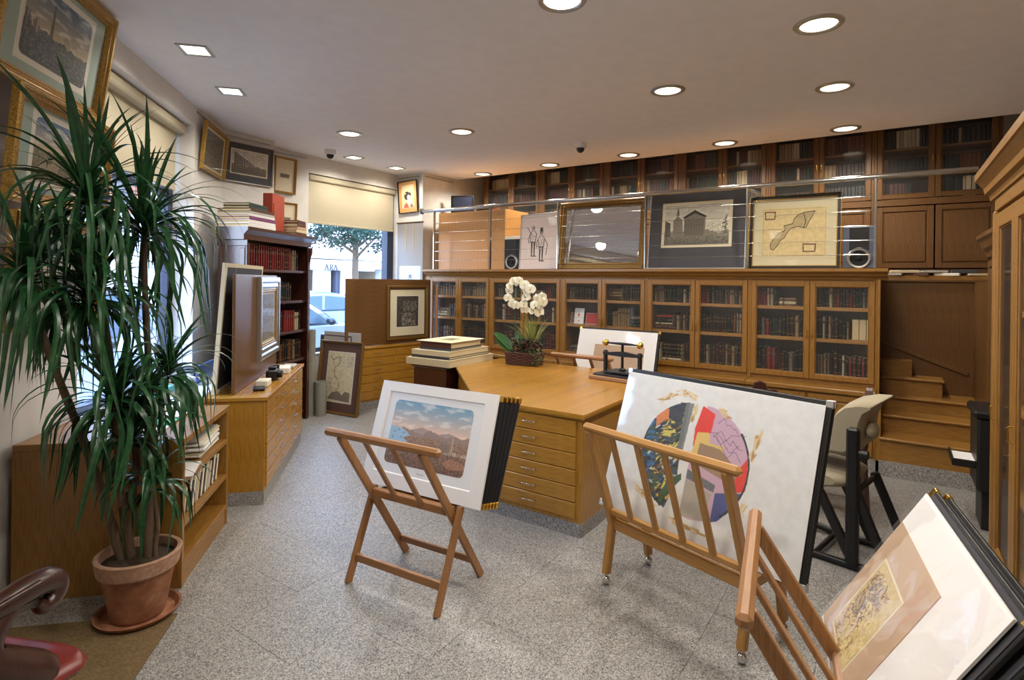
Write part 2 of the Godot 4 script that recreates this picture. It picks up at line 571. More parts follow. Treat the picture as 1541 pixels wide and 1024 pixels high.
func build_shell() -> void:
	var plan := PackedVector2Array([Vector2(-6.27, -7.6), Vector2(1.4, -7.6), Vector2(1.4, 2.0), Vector2(-0.895, 2.0), Vector2(-6.27, -3.226)])
	var fl := struct("floor", slab(MB.new(), plan, -0.15, -0.004), M.grout)
	# granite slabs in running bond, each a piece of its own with an open joint round it
	var tile := MB.new().box(Vector3(0, -0.002, 0), Vector3(0.4486, 0.004, 0.6986), 0.0005).mesh(M.granite)
	for ix in range(-9, 8):
		var x := -1.825 + ix * 0.45
		for iz in range(-9, 5):
			var z := -1.77 + iz * 0.7 + (0.0 if ix % 2 else 0.35)
			var rel := Vector3(x, 0, z) - WALL_A
			if rel.dot(NL) < 0.16 or x < -5.85 or x > 1.0 or z < -6.6 or z > 1.6:
				continue
			inst("floor_tile", tile, fl).position = Vector3(x, 0, z)
	var cp := PackedVector2Array([Vector2(-6.27, -6.54), Vector2(1.4, -6.54), Vector2(1.4, 2.0), Vector2(-0.895, 2.0), Vector2(-6.27, -3.226)])
	struct("ceiling", slab(MB.new(), cp, HC, HC + 0.14), M.ceiling)
	struct("ceiling_gallery", MB.new().bb(Vector3(-6.27, 3.9, -7.6), Vector3(1.4, 4.0, -6.4)).bb(Vector3(-5.5, HC + 0.14, -6.54), Vector3(1.4, 3.9, -6.46)), M.ceiling)
	# window wall on the left, set at forty-five degrees
	var w := lmb()
	w.bb(Vector3(-4.6, 0, -0.3), Vector3(0.03, HC, -0.1))
	w.bb(Vector3(-4.6, 2.95, -0.3), Vector3(1.66, HC, 0.0))
	w.bb(Vector3(0.03, 0, -0.3), Vector3(1.66, 0.7, -0.02))
	w.bb(Vector3(1.66, 0, -0.3), Vector3(2.9, HC, 0.0))
	struct("wall_left", w, M.wall)
	struct("wall_street", MB.new().bb(Vector3(-6.27, 0, -4.32), Vector3(-5.97, HC, -3.3)).bb(Vector3(-6.27, 0, -5.9), Vector3(-5.97, 0.65, -4.32)).bb(Vector3(-6.27, 2.91, -5.9), Vector3(-5.97, HC, -4.32)).bb(Vector3(-6.2, 0, -3.68), Vector3(-5.7, HC, -3.05), 0.004), M.wall)
	struct("wall_corner", MB.new().bb(Vector3(-6.27, 0, -7.6), Vector3(-5.47, 3.9, -5.82), 0.004), M.wall)
	struct("wall_back", MB.new().bb(Vector3(-5.5, 0, -7.6), Vector3(1.4, 3.9, -7.35)), M.wall)
	struct("wall_right", MB.new().bb(Vector3(1.15, 0, -7.6), Vector3(1.4, 3.9, 2.0)), M.wall)
	struct("wall_front", MB.new().bb(Vector3(-1.3, 0, 1.75), Vector3(1.4, HC, 2.0)), M.wall)
	# picture rails under the ceiling
	var r1 := lmb()
	r1.bb(Vector3(1.7, 3.075, 0.0), Vector3(2.44, 3.087, 0.014))
	struct("trim_1", r1, M.alu)
	struct("trim_2", MB.new().bb(Vector3(-5.7, 3.065, -3.62), Vector3(-5.686, 3.077, -3.1)), M.alu)
	struct("trim_3", MB.new().bb(Vector3(-5.97, 3.07, -4.28), Vector3(-5.956, 3.082, -3.72)), M.alu)
	struct("trim_4", MB.new().bb(Vector3(-5.93, 3.06, -5.82), Vector3(-5.53, 3.072, -5.806)).bb(Vector3(-5.47, 3.06, -6.45), Vector3(-5.456, 3.072, -5.86)), M.alu)
	# windows
	var w1 := struct_node("window_1")
	var f1 := lmb()
	f1.bb(Vector3(0.03, 0.7, -0.25), Vector3(0.10, 2.95, -0.17), 0.004).bb(Vector3(1.57, 0.7, -0.25), Vector3(1.66, 2.95, -0.17), 0.004)
	f1.bb(Vector3(0.10, 0.7, -0.25), Vector3(1.57, 0.77, -0.17), 0.004).bb(Vector3(0.10, 2.88, -0.25), Vector3(1.57, 2.95, -0.17), 0.004).bb(Vector3(0.10, 2.30, -0.24), Vector3(1.57, 2.365, -0.18), 0.004)
	part(w1, "window_frame", f1, M.frame_dark)
	part(w1, "pane", lmb().bb(Vector3(0.10, 0.77, -0.212), Vector3(1.57, 2.30, -0.208)), M.glass)
	part(w1, "pane", lmb().bb(Vector3(0.10, 2.365, -0.212), Vector3(1.57, 2.88, -0.208)), M.glass)
	part(w1, "window_sill", lmb().bb(Vector3(0.03, 0.70, -0.17), Vector3(1.66, 0.715, 0.0)), M.wall)
	var w2 := struct_node("window_2")
	var f2 := MB.new()
	f2.bb(Vector3(-6.16, 0.65, -4.38), Vector3(-6.08, 2.91, -4.32), 0.004).bb(Vector3(-6.16, 0.65, -5.82), Vector3(-6.04, 2.91, -5.70), 0.004)
	f2.bb(Vector3(-6.16, 0.65, -5.70), Vector3(-6.08, 0.72, -4.38), 0.004).bb(Vector3(-6.16, 2.84, -5.70), Vector3(-6.08, 2.91, -4.38), 0.004)
	part(w2, "window_frame", f2, M.frame_dark)
	part(w2, "pane", MB.new().bb(Vector3(-6.122, 0.72, -5.70), Vector3(-6.118, 2.84, -4.38)), M.glass)
	part(w2, "window_sill", MB.new().bb(Vector3(-6.08, 0.65, -5.82), Vector3(-5.96, 0.665, -4.32)), M.wall)
	# roller blinds, half drawn
	var b1 := thing("roller_blind", "beige roller blind half drawn over the window behind the tall plant", "blind", lp(0, 0, 0), LYAW)
	var cas := MB.new().bb(Vector3(0.04, 2.862, -0.15), Vector3(1.64, 2.94, -0.06), 0.012)
	part(b1, "blind_cassette", cas, M.blind)
	part(b1, "blind_fabric", MB.new().bb(Vector3(0.06, 2.375, -0.142), Vector3(1.61, 2.866, -0.139)), M.blind)
	part(b1, "bottom_bar", MB.new().bb(Vector3(0.06, 2.352, -0.148), Vector3(1.61, 2.376, -0.134), 0.004), M.blind)
	var b2 := thing("roller_blind", "beige roller blind half drawn over the window facing the tree", "blind", Vector3(-5.97, 0, -4.32))
	part(b2, "blind_cassette", MB.new().bb(Vector3(-0.09, 2.83, -1.475), Vector3(-0.01, 2.90, -0.015), 0.012), M.blind)
	part(b2, "blind_fabric", MB.new().bb(Vector3(-0.045, 2.315, -1.46), Vector3(-0.042, 2.835, -0.02)), M.blind)
	part(b2, "bottom_bar", MB.new().bb(Vector3(-0.051, 2.292, -1.46), Vector3(-0.036, 2.318, -0.02), 0.004), M.blind)

# ---------- lamps: recessed downlights and two camera domes
func build_lamps() -> void:
	var ring := MB.new().lathe([Vector2(0.098, 0.0), Vector2(0.098, -0.004), Vector2(0.104, -0.012), Vector2(0.128, -0.010), Vector2(0.134, -0.002), Vector2(0.134, 0.0)], 32).mesh(M.alu)
	var glow := flat("lamp_glow", Color8(255, 248, 232), 0.5)
	glow.emission_enabled = true
	glow.emission = Color(1.0, 0.95, 0.84)
	glow.emission_energy_multiplier = 2.6
	var lens := MB.new().lathe([Vector2(0.0, -0.006), Vector2(0.06, -0.0055), Vector2(0.098, -0.003)], 32).mesh(glow)
	var sq_ring := MB.new().frame4(0.19, 0.19, 0.022, 0.0, 0.01, -0.095).mesh(M.alu)
	var sq_lens := MB.new().bb(Vector3(-0.075, -0.075, 0.0), Vector3(0.075, 0.075, 0.004)).mesh(glow)
	var spots := [[-0.37, -3.70, "over the big collage stand"], [-0.38, -4.94, "over the beige desk chair"], [-0.39, -6.30, "above the loudspeaker beside the framed map"], [-1.51, -6.29, "above the church engraving"], [-1.48, -4.34, "over the copying press"], [-2.61, -6.29, "above the gilt mirror"], [-3.70, -6.30, "above the ink sketch"], [-3.65, -4.44, "over the pedestal of old volumes"], [-4.70, -3.89, "beside the dome camera near the window"], [-4.83, -6.36, "above the plywood cabinet"], [-1.49, -2.65, "over the folding print stand"], [-0.37, -2.45, "in the front part of the shop"], [-0.37, -1.2, "in the front part of the shop"], [-1.49, -0.9, "in the front part of the shop"]]
	for p in spots:
		var t := thing("downlight", "round recessed ceiling downlight " + p[2], "light", Vector3(p[0], HC, p[1]), 0.0, "round ceiling downlights")
		inst("trim_ring", ring, t)
		inst("lamp_lens", lens, t)
		lamp(t, 1.85)
	var sq := [[-3.87, -1.91, LYAW, "over the window behind the tall plant"], [-4.47, -2.49, LYAW, "over the window beside the small etching"], [-5.57, -4.68, 0.0, "beside the dome camera"], [-5.59, -5.42, 0.0, "above the portrait print"]]
	for p in sq:
		var t := thing("square_spotlight", "square recessed ceiling spotlight " + p[3], "light", Vector3(p[0], HC, p[1]), p[2], "square ceiling spotlights")
		var a := inst("trim_ring", sq_ring, t)
		a.rotation.x = PI / 2
		var b := inst("lamp_lens", sq_lens, t)
		b.rotation.x = PI / 2
		lamp(t, 0.95)
	for p in [[Vector3(-5.50, HC, -4.27), "window facing the tree"], [Vector3(-2.84, HC, -5.50), "middle of the gallery railing"]]:
		var t := thing("security_camera", "small white dome camera on the ceiling near the " + p[1], "camera", p[0])
		part(t, "base", MB.new().lathe([Vector2(0.0, -0.055), Vector2(0.058, -0.055), Vector2(0.066, -0.045), Vector2(0.068, 0.0)], 24), M.white_board)
		part(t, "dome", MB.new().ball(Vector3(0, -0.055, 0), Vector3(0.045, 0.05, 0.045), 16, 10), M.dark_glass)

func lamp(t: Node3D, energy: float) -> void:
	var l := SpotLight3D.new()
	l.name = "lamp"
	l.light_color = Color(1.0, 0.975, 0.925)
	l.light_energy = energy
	l.light_size = 0.09
	l.spot_angle = 80.0
	l.spot_angle_attenuation = 0.6
	l.spot_range = 20.0
	l.spot_attenuation = 2.0
	l.shadow_enabled = true
	l.position = Vector3(0, -0.03, 0)
	l.rotation.x = -PI / 2
	t.add_child(l)

# ---------- books
const BOOKS := {
	"b": ["dark brown leather", Color(0.20, 0.12, 0.075), true], "t": ["pale tan vellum", Color(0.56, 0.46, 0.32), false], "c": ["cream bound", Color(0.70, 0.64, 0.52), false],
	"k": ["black leather", Color(0.085, 0.075, 0.07), true], "g": ["dark green", Color(0.12, 0.19, 0.13), true], "r": ["bright red", Color(0.50, 0.10, 0.07), false],
	"m": ["maroon leather", Color(0.26, 0.09, 0.08), true], "y": ["worn grey", Color(0.42, 0.38, 0.33), false], "o": ["orange brown leather", Color(0.42, 0.22, 0.10), true], "n": ["slate blue", Color(0.22, 0.24, 0.29), true],
}

func make_book_meshes() -> void:
	for k in BOOKS:
		var mat := tri_mat("book_" + k, noise_tex(60 + k.unicode_at(0), 0.03, [[0.0, BOOKS[k][1].darkened(0.28)], [0.5, BOOKS[k][1]], [1.0, BOOKS[k][1].lightened(0.14)]], 4, 128), Vector3(2.3, 1.1, 2.3), 0.5)
		var arc := []
		for i in 6:
			var a := PI * i / 5.0
			arc.append(Vector2(-0.5 * cos(a), 0.075 * sin(a)))
		var cv := MB.new()
		var gi := MB.new()
		var pg := MB.new()
		for i in 5:
			var p: Vector2 = arc[i]
			var q: Vector2 = arc[i + 1]
			var n0 := Vector3(p.x, 0, maxf(0.12, p.y * 5.0)).normalized()
			var n1 := Vector3(q.x, 0, maxf(0.12, q.y * 5.0)).normalized()
			cv.tris(Vector3(p.x, 0, p.y), Vector3(q.x, 0, q.y), Vector3(q.x, 1, q.y), n0, n1, n1)
			cv.tris(Vector3(p.x, 0, p.y), Vector3(q.x, 1, q.y), Vector3(p.x, 1, p.y), n0, n1, n0)
			cv.tri(Vector3(p.x, 1, p.y), Vector3(q.x, 1, q.y), Vector3(0, 1, -0.03), Vector3.UP)
			if BOOKS[k][2]:
				for y in {"b": [0.10, 0.62, 0.84], "k": [0.16, 0.80], "m": [0.12, 0.34, 0.70, 0.90], "g": [0.22, 0.74], "o": [0.14, 0.30, 0.48, 0.66, 0.84], "n": [0.18, 0.78]}[k]:
					gi.quad(Vector3(p.x, y, p.y + 0.012), Vector3(q.x, y, q.y + 0.012), Vector3(q.x, y + 0.014, q.y + 0.012), Vector3(p.x, y + 0.014, p.y + 0.012), n0 + n1)
			else:
				gi.quad(Vector3(p.x * 0.9, 0.68, p.y + 0.01), Vector3(q.x * 0.9, 0.68, q.y + 0.01), Vector3(q.x * 0.9, 0.80, q.y + 0.01), Vector3(p.x * 0.9, 0.80, p.y + 0.01), n0 + n1)
		for s in [-1.0, 1.0]:
			cv.box(Vector3(s * 0.46, 0.5, -0.5), Vector3(0.08, 1.0, 1.0))
		pg.bb(Vector3(-0.42, 0.01, -0.98), Vector3(0.42, 0.975, -0.02))
		var m := cv.mesh(mat)
		pg.mesh(M.pages, m)
		gi.mesh(M.gilt if BOOKS[k][2] else M["brown_board"], m)
		book_mesh[k] = m

func ordinal(i: int) -> String:
	return ["first", "second", "third", "fourth", "fifth", "sixth", "seventh", "eighth", "ninth", "tenth"][i]

func place_book(k: String, at: Vector3, size: Vector3, lying: bool, label: String, group: String, tilt := 0.0, yaw := 0.0) -> MeshInstance3D:
	var o := inst(numbered("book"), book_mesh[k], self)
	var b := Basis(Vector3.UP, yaw)
	if lying:
		b = b * Basis(Vector3(0, 0, 1), PI / 2)
	elif tilt:
		b = b * Basis(Vector3(0, 0, 1), tilt)
	o.transform = Transform3D(b * Basis.from_scale(size), at)
	tag(o, label, "book", group)
	return o

# spec: one letter an upright book, [..] a lying pile, _ a gap
func fill_row(spec: String, x0: float, x1: float, y: float, hmax: float, z: float, place: String, group: String) -> void:
	var items := []
	var i := 0
	var total := 0.0
	while i < spec.length():
		var ch := spec[i]
		if ch == "_":
			items.append(["_", 0.035]); total += 0.035
		elif ch == "[":
			var e := spec.find("]", i)
			items.append(["pile", 0.17, spec.substr(i + 1, e - i - 1)]); total += 0.17
			i = e
		else:
			var w := rng.randf_range(0.022, 0.04)
			items.append([ch, w]); total += w
		i += 1
	var k := (x1 - x0) / total
	var x := x0
	var h0 := hmax * rng.randf_range(0.74, 0.9)
	for it in items:
		var w: float = it[1] * k
		if it[0] == "pile":
			var yy := y
			for ch in it[2]:
				var th := minf(rng.randf_range(0.028, 0.05), hmax * 0.9 / it[2].length())
				var ln := (w - 0.006) * rng.randf_range(0.86, 0.99)
				place_book(ch, Vector3(x + w - 0.003, yy + th / 2, z - rng.randf_range(0.0, 0.01)), Vector3(th, ln, 0.15), true, BOOKS[ch][0] + " book piled flat on " + place, group)
				yy += th
		elif it[0] != "_":
			if rng.randf() < 0.35: h0 = hmax * rng.randf_range(0.72, 0.95)
			var h := minf(h0 * rng.randf_range(0.96, 1.03), hmax * 0.98)
			place_book(it[0], Vector3(x + w / 2, y, z - rng.randf_range(0.0, 0.012)), Vector3(w * 0.97, h, 0.15), false, BOOKS[it[0]][0] + " book upright on " + place, group)
		x += w

func xprism(mb: MB, poly: PackedVector2Array, x0: float, x1: float) -> MB:
	var keep := mb.xf
	mb.xf = keep * Transform3D(Basis(Vector3(0, 0, 1), Vector3(0, 1, 0), Vector3(-1, 0, 0)), Vector3.ZERO)
	mb.prism(poly, -x1, -x0)
	mb.xf = keep
	return mb

func bow_handle(par: Node, at: Vector3, half: float, upright := false, mat: Material = null) -> MeshInstance3D:
	var d := Vector3.UP if upright else Vector3.RIGHT
	var o := Vector3(0, 0, 0.022)
	var mb := MB.new().tube([at - d * half, at - d * half + o * 0.8, at - d * half * 0.85 + o, at + d * half * 0.85 + o, at + d * half + o * 0.8, at + d * half], 0.0038, 8)
	return part(par, "handle", mb, mat if mat else M.steel)

# a glazed door: frame from x0 to x1 and y0 to y1, front at z 0.02; pane and handle are its sub-parts
func glazed_door(par: Node, x0: float, x1: float, y0: float, y1: float, st: float, rail_b: float, rail_t: float, timber: String, handle_x: float, handle_y: float) -> void:
	var f := MB.new()
	f.bb(Vector3(x0, y0, 0), Vector3(x0 + st, y1, 0.022), 0.003).bb(Vector3(x1 - st, y0, 0), Vector3(x1, y1, 0.022), 0.003)
	f.bb(Vector3(x0 + st, y0, 0), Vector3(x1 - st, y0 + rail_b, 0.021), 0.003).bb(Vector3(x0 + st, y1 - rail_t, 0), Vector3(x1 - st, y1, 0.021), 0.003)
	var b := 0.008
	for s in [[x0 + st, x0 + st + b, y0 + rail_b, y1 - rail_t], [x1 - st - b, x1 - st, y0 + rail_b, y1 - rail_t], [x0 + st, x1 - st, y0 + rail_b, y0 + rail_b + b], [x0 + st, x1 - st, y1 - rail_t - b, y1 - rail_t]]:
		f.bb(Vector3(s[0], s[2], 0.004), Vector3(s[1], s[3], 0.014), 0.003)
	var d := part(par, "door", f, M[timber + "_v"])
	part(d, "pane", MB.new().bb(Vector3(x0 + st, y0 + rail_b, 0.006), Vector3(x1 - st, y1 - rail_t, 0.009)), M.glass)
	bow_handle(d, Vector3(handle_x, handle_y, 0.02), 0.035, true, M.brass)

func panel_door(par: Node, x0: float, x1: float, y0: float, y1: float, z: float, timber: String) -> void:
	var f := MB.new().bb(Vector3(x0, y0, z - 0.012), Vector3(x1, y1, z + 0.006))
	var s := 0.05
	f.bb(Vector3(x0, y0, z), Vector3(x0 + s, y1, z + 0.02), 0.003).bb(Vector3(x1 - s, y0, z), Vector3(x1, y1, z + 0.02), 0.003)
	f.bb(Vector3(x0 + s, y0, z), Vector3(x1 - s, y0 + s, z + 0.02), 0.003).bb(Vector3(x0 + s, y1 - s, z), Vector3(x1 - s, y1, z + 0.02), 0.003)
	var d := part(par, "panel_door", f, M[timber + "_v"])
	part(d, "panel", MB.new().bb(Vector3(x0 + s + 0.012, y0 + s + 0.012, z), Vector3(x1 - s - 0.012, y1 - s - 0.012, z + 0.016), 0.01), M[timber + "_v"])

func build_lower_bookcase() -> void:
	make_book_meshes()
	var side := ["next to the street corner", "behind the orchid", "behind the low print stand", "with piles of lying books", "beside the staircase"]
	for i in 5:
		var c := -4.815 + 1.047 * i
		var t := thing("glazed_bookcase", "oak bookcase bay with two glazed doors " + side[i], "bookcase", Vector3(c, 0, -5.85), 0.0, "bays of the lower glazed bookcase")
		var h := 0.5235
		part(t, "plinth", MB.new().bb(Vector3(-h, 0, -0.3), Vector3(h, 0.12, 0.155)), M.plinth)
		part(t, "base_cabinet", MB.new().bb(Vector3(-h, 0.12, -0.3), Vector3(h, 0.645, 0.15)), M.oak_v)
		for s in [-1, 1]:
			panel_door(t, minf(s * 0.012, s * 0.5), maxf(s * 0.012, s * 0.5), 0.14, 0.63, 0.15, "oak")
		part(t, "ledge", MB.new().bb(Vector3(-h, 0.645, -0.3), Vector3(h, 0.69, 0.185), 0.008), M.oak_x)
		part(t, "back_panel", MB.new().bb(Vector3(-h, 0.69, -0.30), Vector3(h, 1.65, -0.285)), M.walnut_v)
		for s in [-1, 1]:
			part(t, "side_panel", MB.new().bb(Vector3(s * h, 0.69, -0.285), Vector3(s * (h - 0.018), 1.65, 0.0)), M.oak_v)
		part(t, "bottom_board", MB.new().bb(Vector3(-h + 0.018, 0.69, -0.285), Vector3(h - 0.018, 0.77, 0.0), 0.002), M.oak_x)
		part(t, "top_board", MB.new().bb(Vector3(-h + 0.018, 1.62, -0.285), Vector3(h - 0.018, 1.65, 0.0)), M.oak_x)
		for y in [1.075, 1.365]:
			part(t, "shelf", MB.new().bb(Vector3(-h + 0.018, y, -0.285), Vector3(h - 0.018, y + 0.032, -0.012), 0.002), M.oak_x)
		part(t, "divider", MB.new().bb(Vector3(-0.011, 0.77, -0.285), Vector3(0.011, 1.62, -0.012)), M.oak_v)
		for s in [-1, 1]:
			part(t, "pilaster", MB.new().bb(Vector3(s * h, 0.69, 0.0), Vector3(s * (h - 0.017), 1.65, 0.012), 0.002), M.oak_v)
		glazed_door(t, -0.505, -0.002, 0.735, 1.635, 0.043, 0.045, 0.05, "oak", -0.022, 1.15)
		glazed_door(t, 0.002, 0.505, 0.735, 1.635, 0.043, 0.045, 0.05, "oak", 0.022, 1.15)
	var co := PackedVector2Array([Vector2(-6.15, 1.65), Vector2(-5.835, 1.65), Vector2(-5.825, 1.672), Vector2(-5.80, 1.682), Vector2(-5.79, 1.70), Vector2(-5.765, 1.716), Vector2(-5.752, 1.722), Vector2(-5.752, 1.75), Vector2(-6.15, 1.75)])
	solo("bookcase_cornice", xprism(MB.new(), co, -5.41, -0.03), M.oak_x, "long moulded oak cornice running along the top of the lower bookcase", "cornice")
	solo("bookcase_end_panel", MB.new().bb(Vector3(-0.101, 0.12, -6.15), Vector3(-0.083, 1.65, -5.70)).bb(Vector3(-0.101, 0.12, -5.70), Vector3(-0.068, 0.645, -5.67)), M.oak_v, "oak end panel closing the lower bookcase beside the staircase", "panel")
	solo("bookcase_filler", MB.new().bb(Vector3(-5.46, 0.0, -6.15), Vector3(-5.342, 1.65, -5.84)), M.oak_v, "narrow oak filler strip between lower bookcase and white corner column", "panel")
	var rows := [
		["yytytyyttyt", "[ccy]_nnynn", "bkmyymymyt"], ["yybttttttcy", "bbtbkbtbkotcy", "kkbkkbkkbkkt"], ["ytkmtkykbm", "kkcmmmkmmmm", "__mmm_mmm"], ["[ttt]_rorbkbk", "bkmt_bkmcb_", "___kmmrmrm"],
		["tybbbkbbkbtb", "", "[yy]_____"], ["[bttt]bbkbbbbbb", "kkttttttt[gky]", ""], ["tyttkgkgkbkcbtb", "[mckr]btbtbtb", "rc[cbkbb]_bk"], ["rrokykbmkyrctbtb", "bbbbbbbbbkbotcy", "kbc_bmbmtbtbbb"],
		["rrrcck[ct]___", "kyrkkkgkbbtkk", "gbrr_mkykkm"], ["bmkkcmrgkmrbkgyt", "kkcktbmkkt", "yyttykmkckrmmrk"]]
	var lv := [[1.397, 0.185, "top"], [1.107, 0.215, "middle"], [0.77, 0.245, "bottom"]]
	for d in 10:
		var c := -4.815 + 1.047 * (d / 2)
		var x0 := c - 0.47 if d % 2 == 0 else c + 0.03
		for r in 3:
			if rows[d][r] == "": continue
			fill_row(rows[d][r], x0, x0 + (0.44 if not (d == 9 and r == 1) else 0.28), lv[r][0], lv[r][1], -5.93, "%s shelf behind %s glazed door from staircase" % [lv[r][2], ordinal(9 - d)], "books in the lower glazed bookcase")
	# three slipcased volumes with patterned covers at the end of the middle shelf
	for k in 3:
		solo("slipcased_book", MB.new().bb(Vector3(-0.295 + k * 0.055, 1.107, -6.08), Vector3(-0.243 + k * 0.055, 1.292, -5.93), 0.003), M.pattern_paper, "cream patterned slipcased volume at the end of middle shelf beside the staircase", "book", "patterned slipcased volumes")
	# cards and booklets shown face out behind the fifth pair of doors
	var cx := -4.815 + 1.047 * 2
	card("greeting_card", "small white card with red figures standing on the bookcase middle shelf", Vector3(cx - 0.35, 1.107, -5.95), 0.125, 0.185, 10, "card_white")
	card("booklet", "red booklet standing beside the white card on the middle shelf", Vector3(cx - 0.18, 1.107, -5.96), 0.17, 0.135, 14, "card_red")
	card("greeting_card", "small patterned card half hidden behind the white card on the shelf", Vector3(cx - 0.44, 1.107, -5.99), 0.09, 0.13, 12, "card_multi")
	card("photo_card", "blue photo card leaning on the bottom shelf behind the metal press", Vector3(cx + 0.17, 0.77, -5.95), 0.2, 0.2, 16, "card_blue")

func card(nm: String, label: String, at: Vector3, w: float, h: float, tilt: float, art: String) -> void:
	var t := thing(nm, label, "card", at)
	t.rotation.x = -deg_to_rad(tilt)
	part(t, "card_board", MB.new().bb(Vector3(-w / 2, 0, -0.006), Vector3(w / 2, h, 0.0)), M.white_board)
	var q := MB.new()
	q.quad(Vector3(-w / 2 * 0.96, h * 0.02, 0.0008), Vector3(w / 2 * 0.96, h * 0.02, 0.0008), Vector3(w / 2 * 0.96, h * 0.98, 0.0008), Vector3(-w / 2 * 0.96, h * 0.98, 0.0008), Vector3(0, 0, 1))
	part(t, "print", q, art_mat(art))

func build_upper_bookcase() -> void:
	var mass := MB.new()
	var r := RandomNumberGenerator.new()
	r.seed = 77
	var tones := [BOOKS.b[1], BOOKS.k[1], BOOKS.m[1], BOOKS.o[1], BOOKS.b[1], BOOKS.t[1], BOOKS.k[1], BOOKS.c[1], BOOKS.g[1]]
	for i in 6:
		var c := 0.34 - 1.007 * i
		var t := thing("gallery_bookcase", "tall dark oak bookcase bay with glazed doors, " + ordinal(i) + " from the staircase", "bookcase", Vector3(c, 1.72, -6.9), 0.0, "bays of the gallery bookcase")
		var h := 0.5035
		part(t, "back_panel", MB.new().bb(Vector3(-h, 0.0, -0.32), Vector3(h, 2.1, -0.305)), M.walnut_v)
		for s in [-1, 1]:
			part(t, "side_panel", MB.new().bb(Vector3(s * h, 0.0, -0.305), Vector3(s * (h - 0.02), 2.1, 0.0)), M.walnut_v)
			part(t, "pilaster", MB.new().bb(Vector3(s * h, 0.0, 0.0), Vector3(s * (h - 0.025), 2.1, 0.014), 0.003), M.walnut_v)
			panel_door(t, minf(s * 0.006, s * 0.475), maxf(s * 0.006, s * 0.475), 0.06, 0.68, 0.0, "walnut")
		part(t, "base_board", MB.new().bb(Vector3(-h + 0.02, 0.0, -0.305), Vector3(h - 0.02, 0.05, 0.0)), M.walnut_x)
		part(t, "middle_rail", MB.new().bb(Vector3(-h + 0.02, 0.69, -0.305), Vector3(h - 0.02, 0.755, 0.016), 0.003), M.walnut_x)
		for y in [0.985, 1.25, 1.52, 1.8]:
			part(t, "shelf", MB.new().bb(Vector3(-h + 0.02, y, -0.305), Vector3(h - 0.02, y + 0.024, -0.012), 0.002), M.walnut_x)
		glazed_door(t, -0.477, -0.002, 0.76, 2.08, 0.045, 0.045, 0.05, "walnut", -0.022, 1.14)
		glazed_door(t, 0.002, 0.477, 0.76, 2.08, 0.045, 0.045, 0.05, "walnut", 0.022, 1.14)
		for lvl in [0.755, 1.009, 1.274, 1.544]:
			for s in [-1, 1]:
				var x := -0.45 if s < 0 else 0.02
				var end := x + 0.43
				var tone: Color = tones[r.randi() % tones.size()]
				var h0 := r.randf_range(0.15, 0.21)
				if r.randf() < 0.15: end -= 0.15
				while x < end - 0.02:
					var w := r.randf_range(0.022, 0.042)
					if r.randf() < 0.3: tone = tones[r.randi() % tones.size()]
					mass.col = tone.srgb_to_linear() * r.randf_range(0.8, 1.2)
					mass.box(Vector3(c + x + w / 2, 1.72 + lvl + h0 / 2, -7.06 + r.randf_range(0, 0.01)), Vector3(w * 0.95, h0 * r.randf_range(0.97, 1.03), 0.16), 0.005)
					x += w
	var o := solo("book_rows", mass, M.painted, "rows of old leather books filling the gallery bookcases behind glass", "books")
	o.set_meta("kind", "stuff")

# ---------- prints: flat pictures drawn pixel by pixel
var art := {}

func art_mat(nm: String) -> StandardMaterial3D:
	if M.has("art_" + nm): return M["art_" + nm]
	var m := flat("art_" + nm, Color.WHITE, 0.75)
	m.albedo_texture = ImageTexture.create_from_image(draw_art(nm))
	return m

func blend(im: Image, x: int, y: int, col: Color, k := 1.0) -> void:
	if x >= 0 and y >= 0 and x < im.get_width() and y < im.get_height():
		im.set_pixel(x, y, im.get_pixel(x, y).lerp(col, k))

func line(im: Image, a: Vector2, b: Vector2, w: float, col: Color, k := 1.0) -> void:
	var n := int(maxf(1.0, (b - a).length() * 1.5))
	for i in n + 1:
		var p := a.lerp(b, float(i) / n)
		var h := int(ceil(w / 2.0))
		for dy in range(-h, h + 1):
			for dx in range(-h, h + 1):
				if Vector2(dx, dy).length() <= w / 2.0 + 0.2:
					blend(im, int(p.x) + dx, int(p.y) + dy, col, k)

func path(im: Image, pts: Array, w: float, col: Color, k := 1.0) -> void:
	for i in pts.size() - 1:
		line(im, pts[i], pts[i + 1], w, col, k)

func poly(im: Image, pts: Array, col: Color, k := 1.0, rough := 0.0) -> void:
	var pp := PackedVector2Array(pts)
	var lo := pp[0]
	var hi := pp[0]
	for p in pp:
		lo = lo.min(p); hi = hi.max(p)
	for y in range(int(lo.y), int(hi.y) + 1):
		for x in range(int(lo.x), int(hi.x) + 1):
			if Geometry2D.is_point_in_polygon(Vector2(x + 0.5, y + 0.5), pp):
				blend(im, x, y, col.lightened(rng.randf() * rough), k)

func oval(im: Image, c: Vector2, r: Vector2, col: Color, k := 1.0) -> void:
	for y in range(int(c.y - r.y), int(c.y + r.y) + 1):
		for x in range(int(c.x - r.x), int(c.x + r.x) + 1):
			if ((Vector2(x, y) - c) / r).length() <= 1.0: blend(im, x, y, col, k)

func canvas(w: int, h: int, col: Color, grain := 0.03, seed_ := 1) -> Image:
	var im := Image.create(w, h, false, Image.FORMAT_RGB8)
	var f := FastNoiseLite.new()
	f.seed = seed_
	f.frequency = 0.04
	for y in h:
		for x in w:
			var g := f.get_noise_2d(x, y) * grain * 1.6 + rng.randf_range(-grain, grain) * 0.6
			im.set_pixel(x, y, Color(col.r + g, col.g + g, col.b + g * 0.9))
	return im

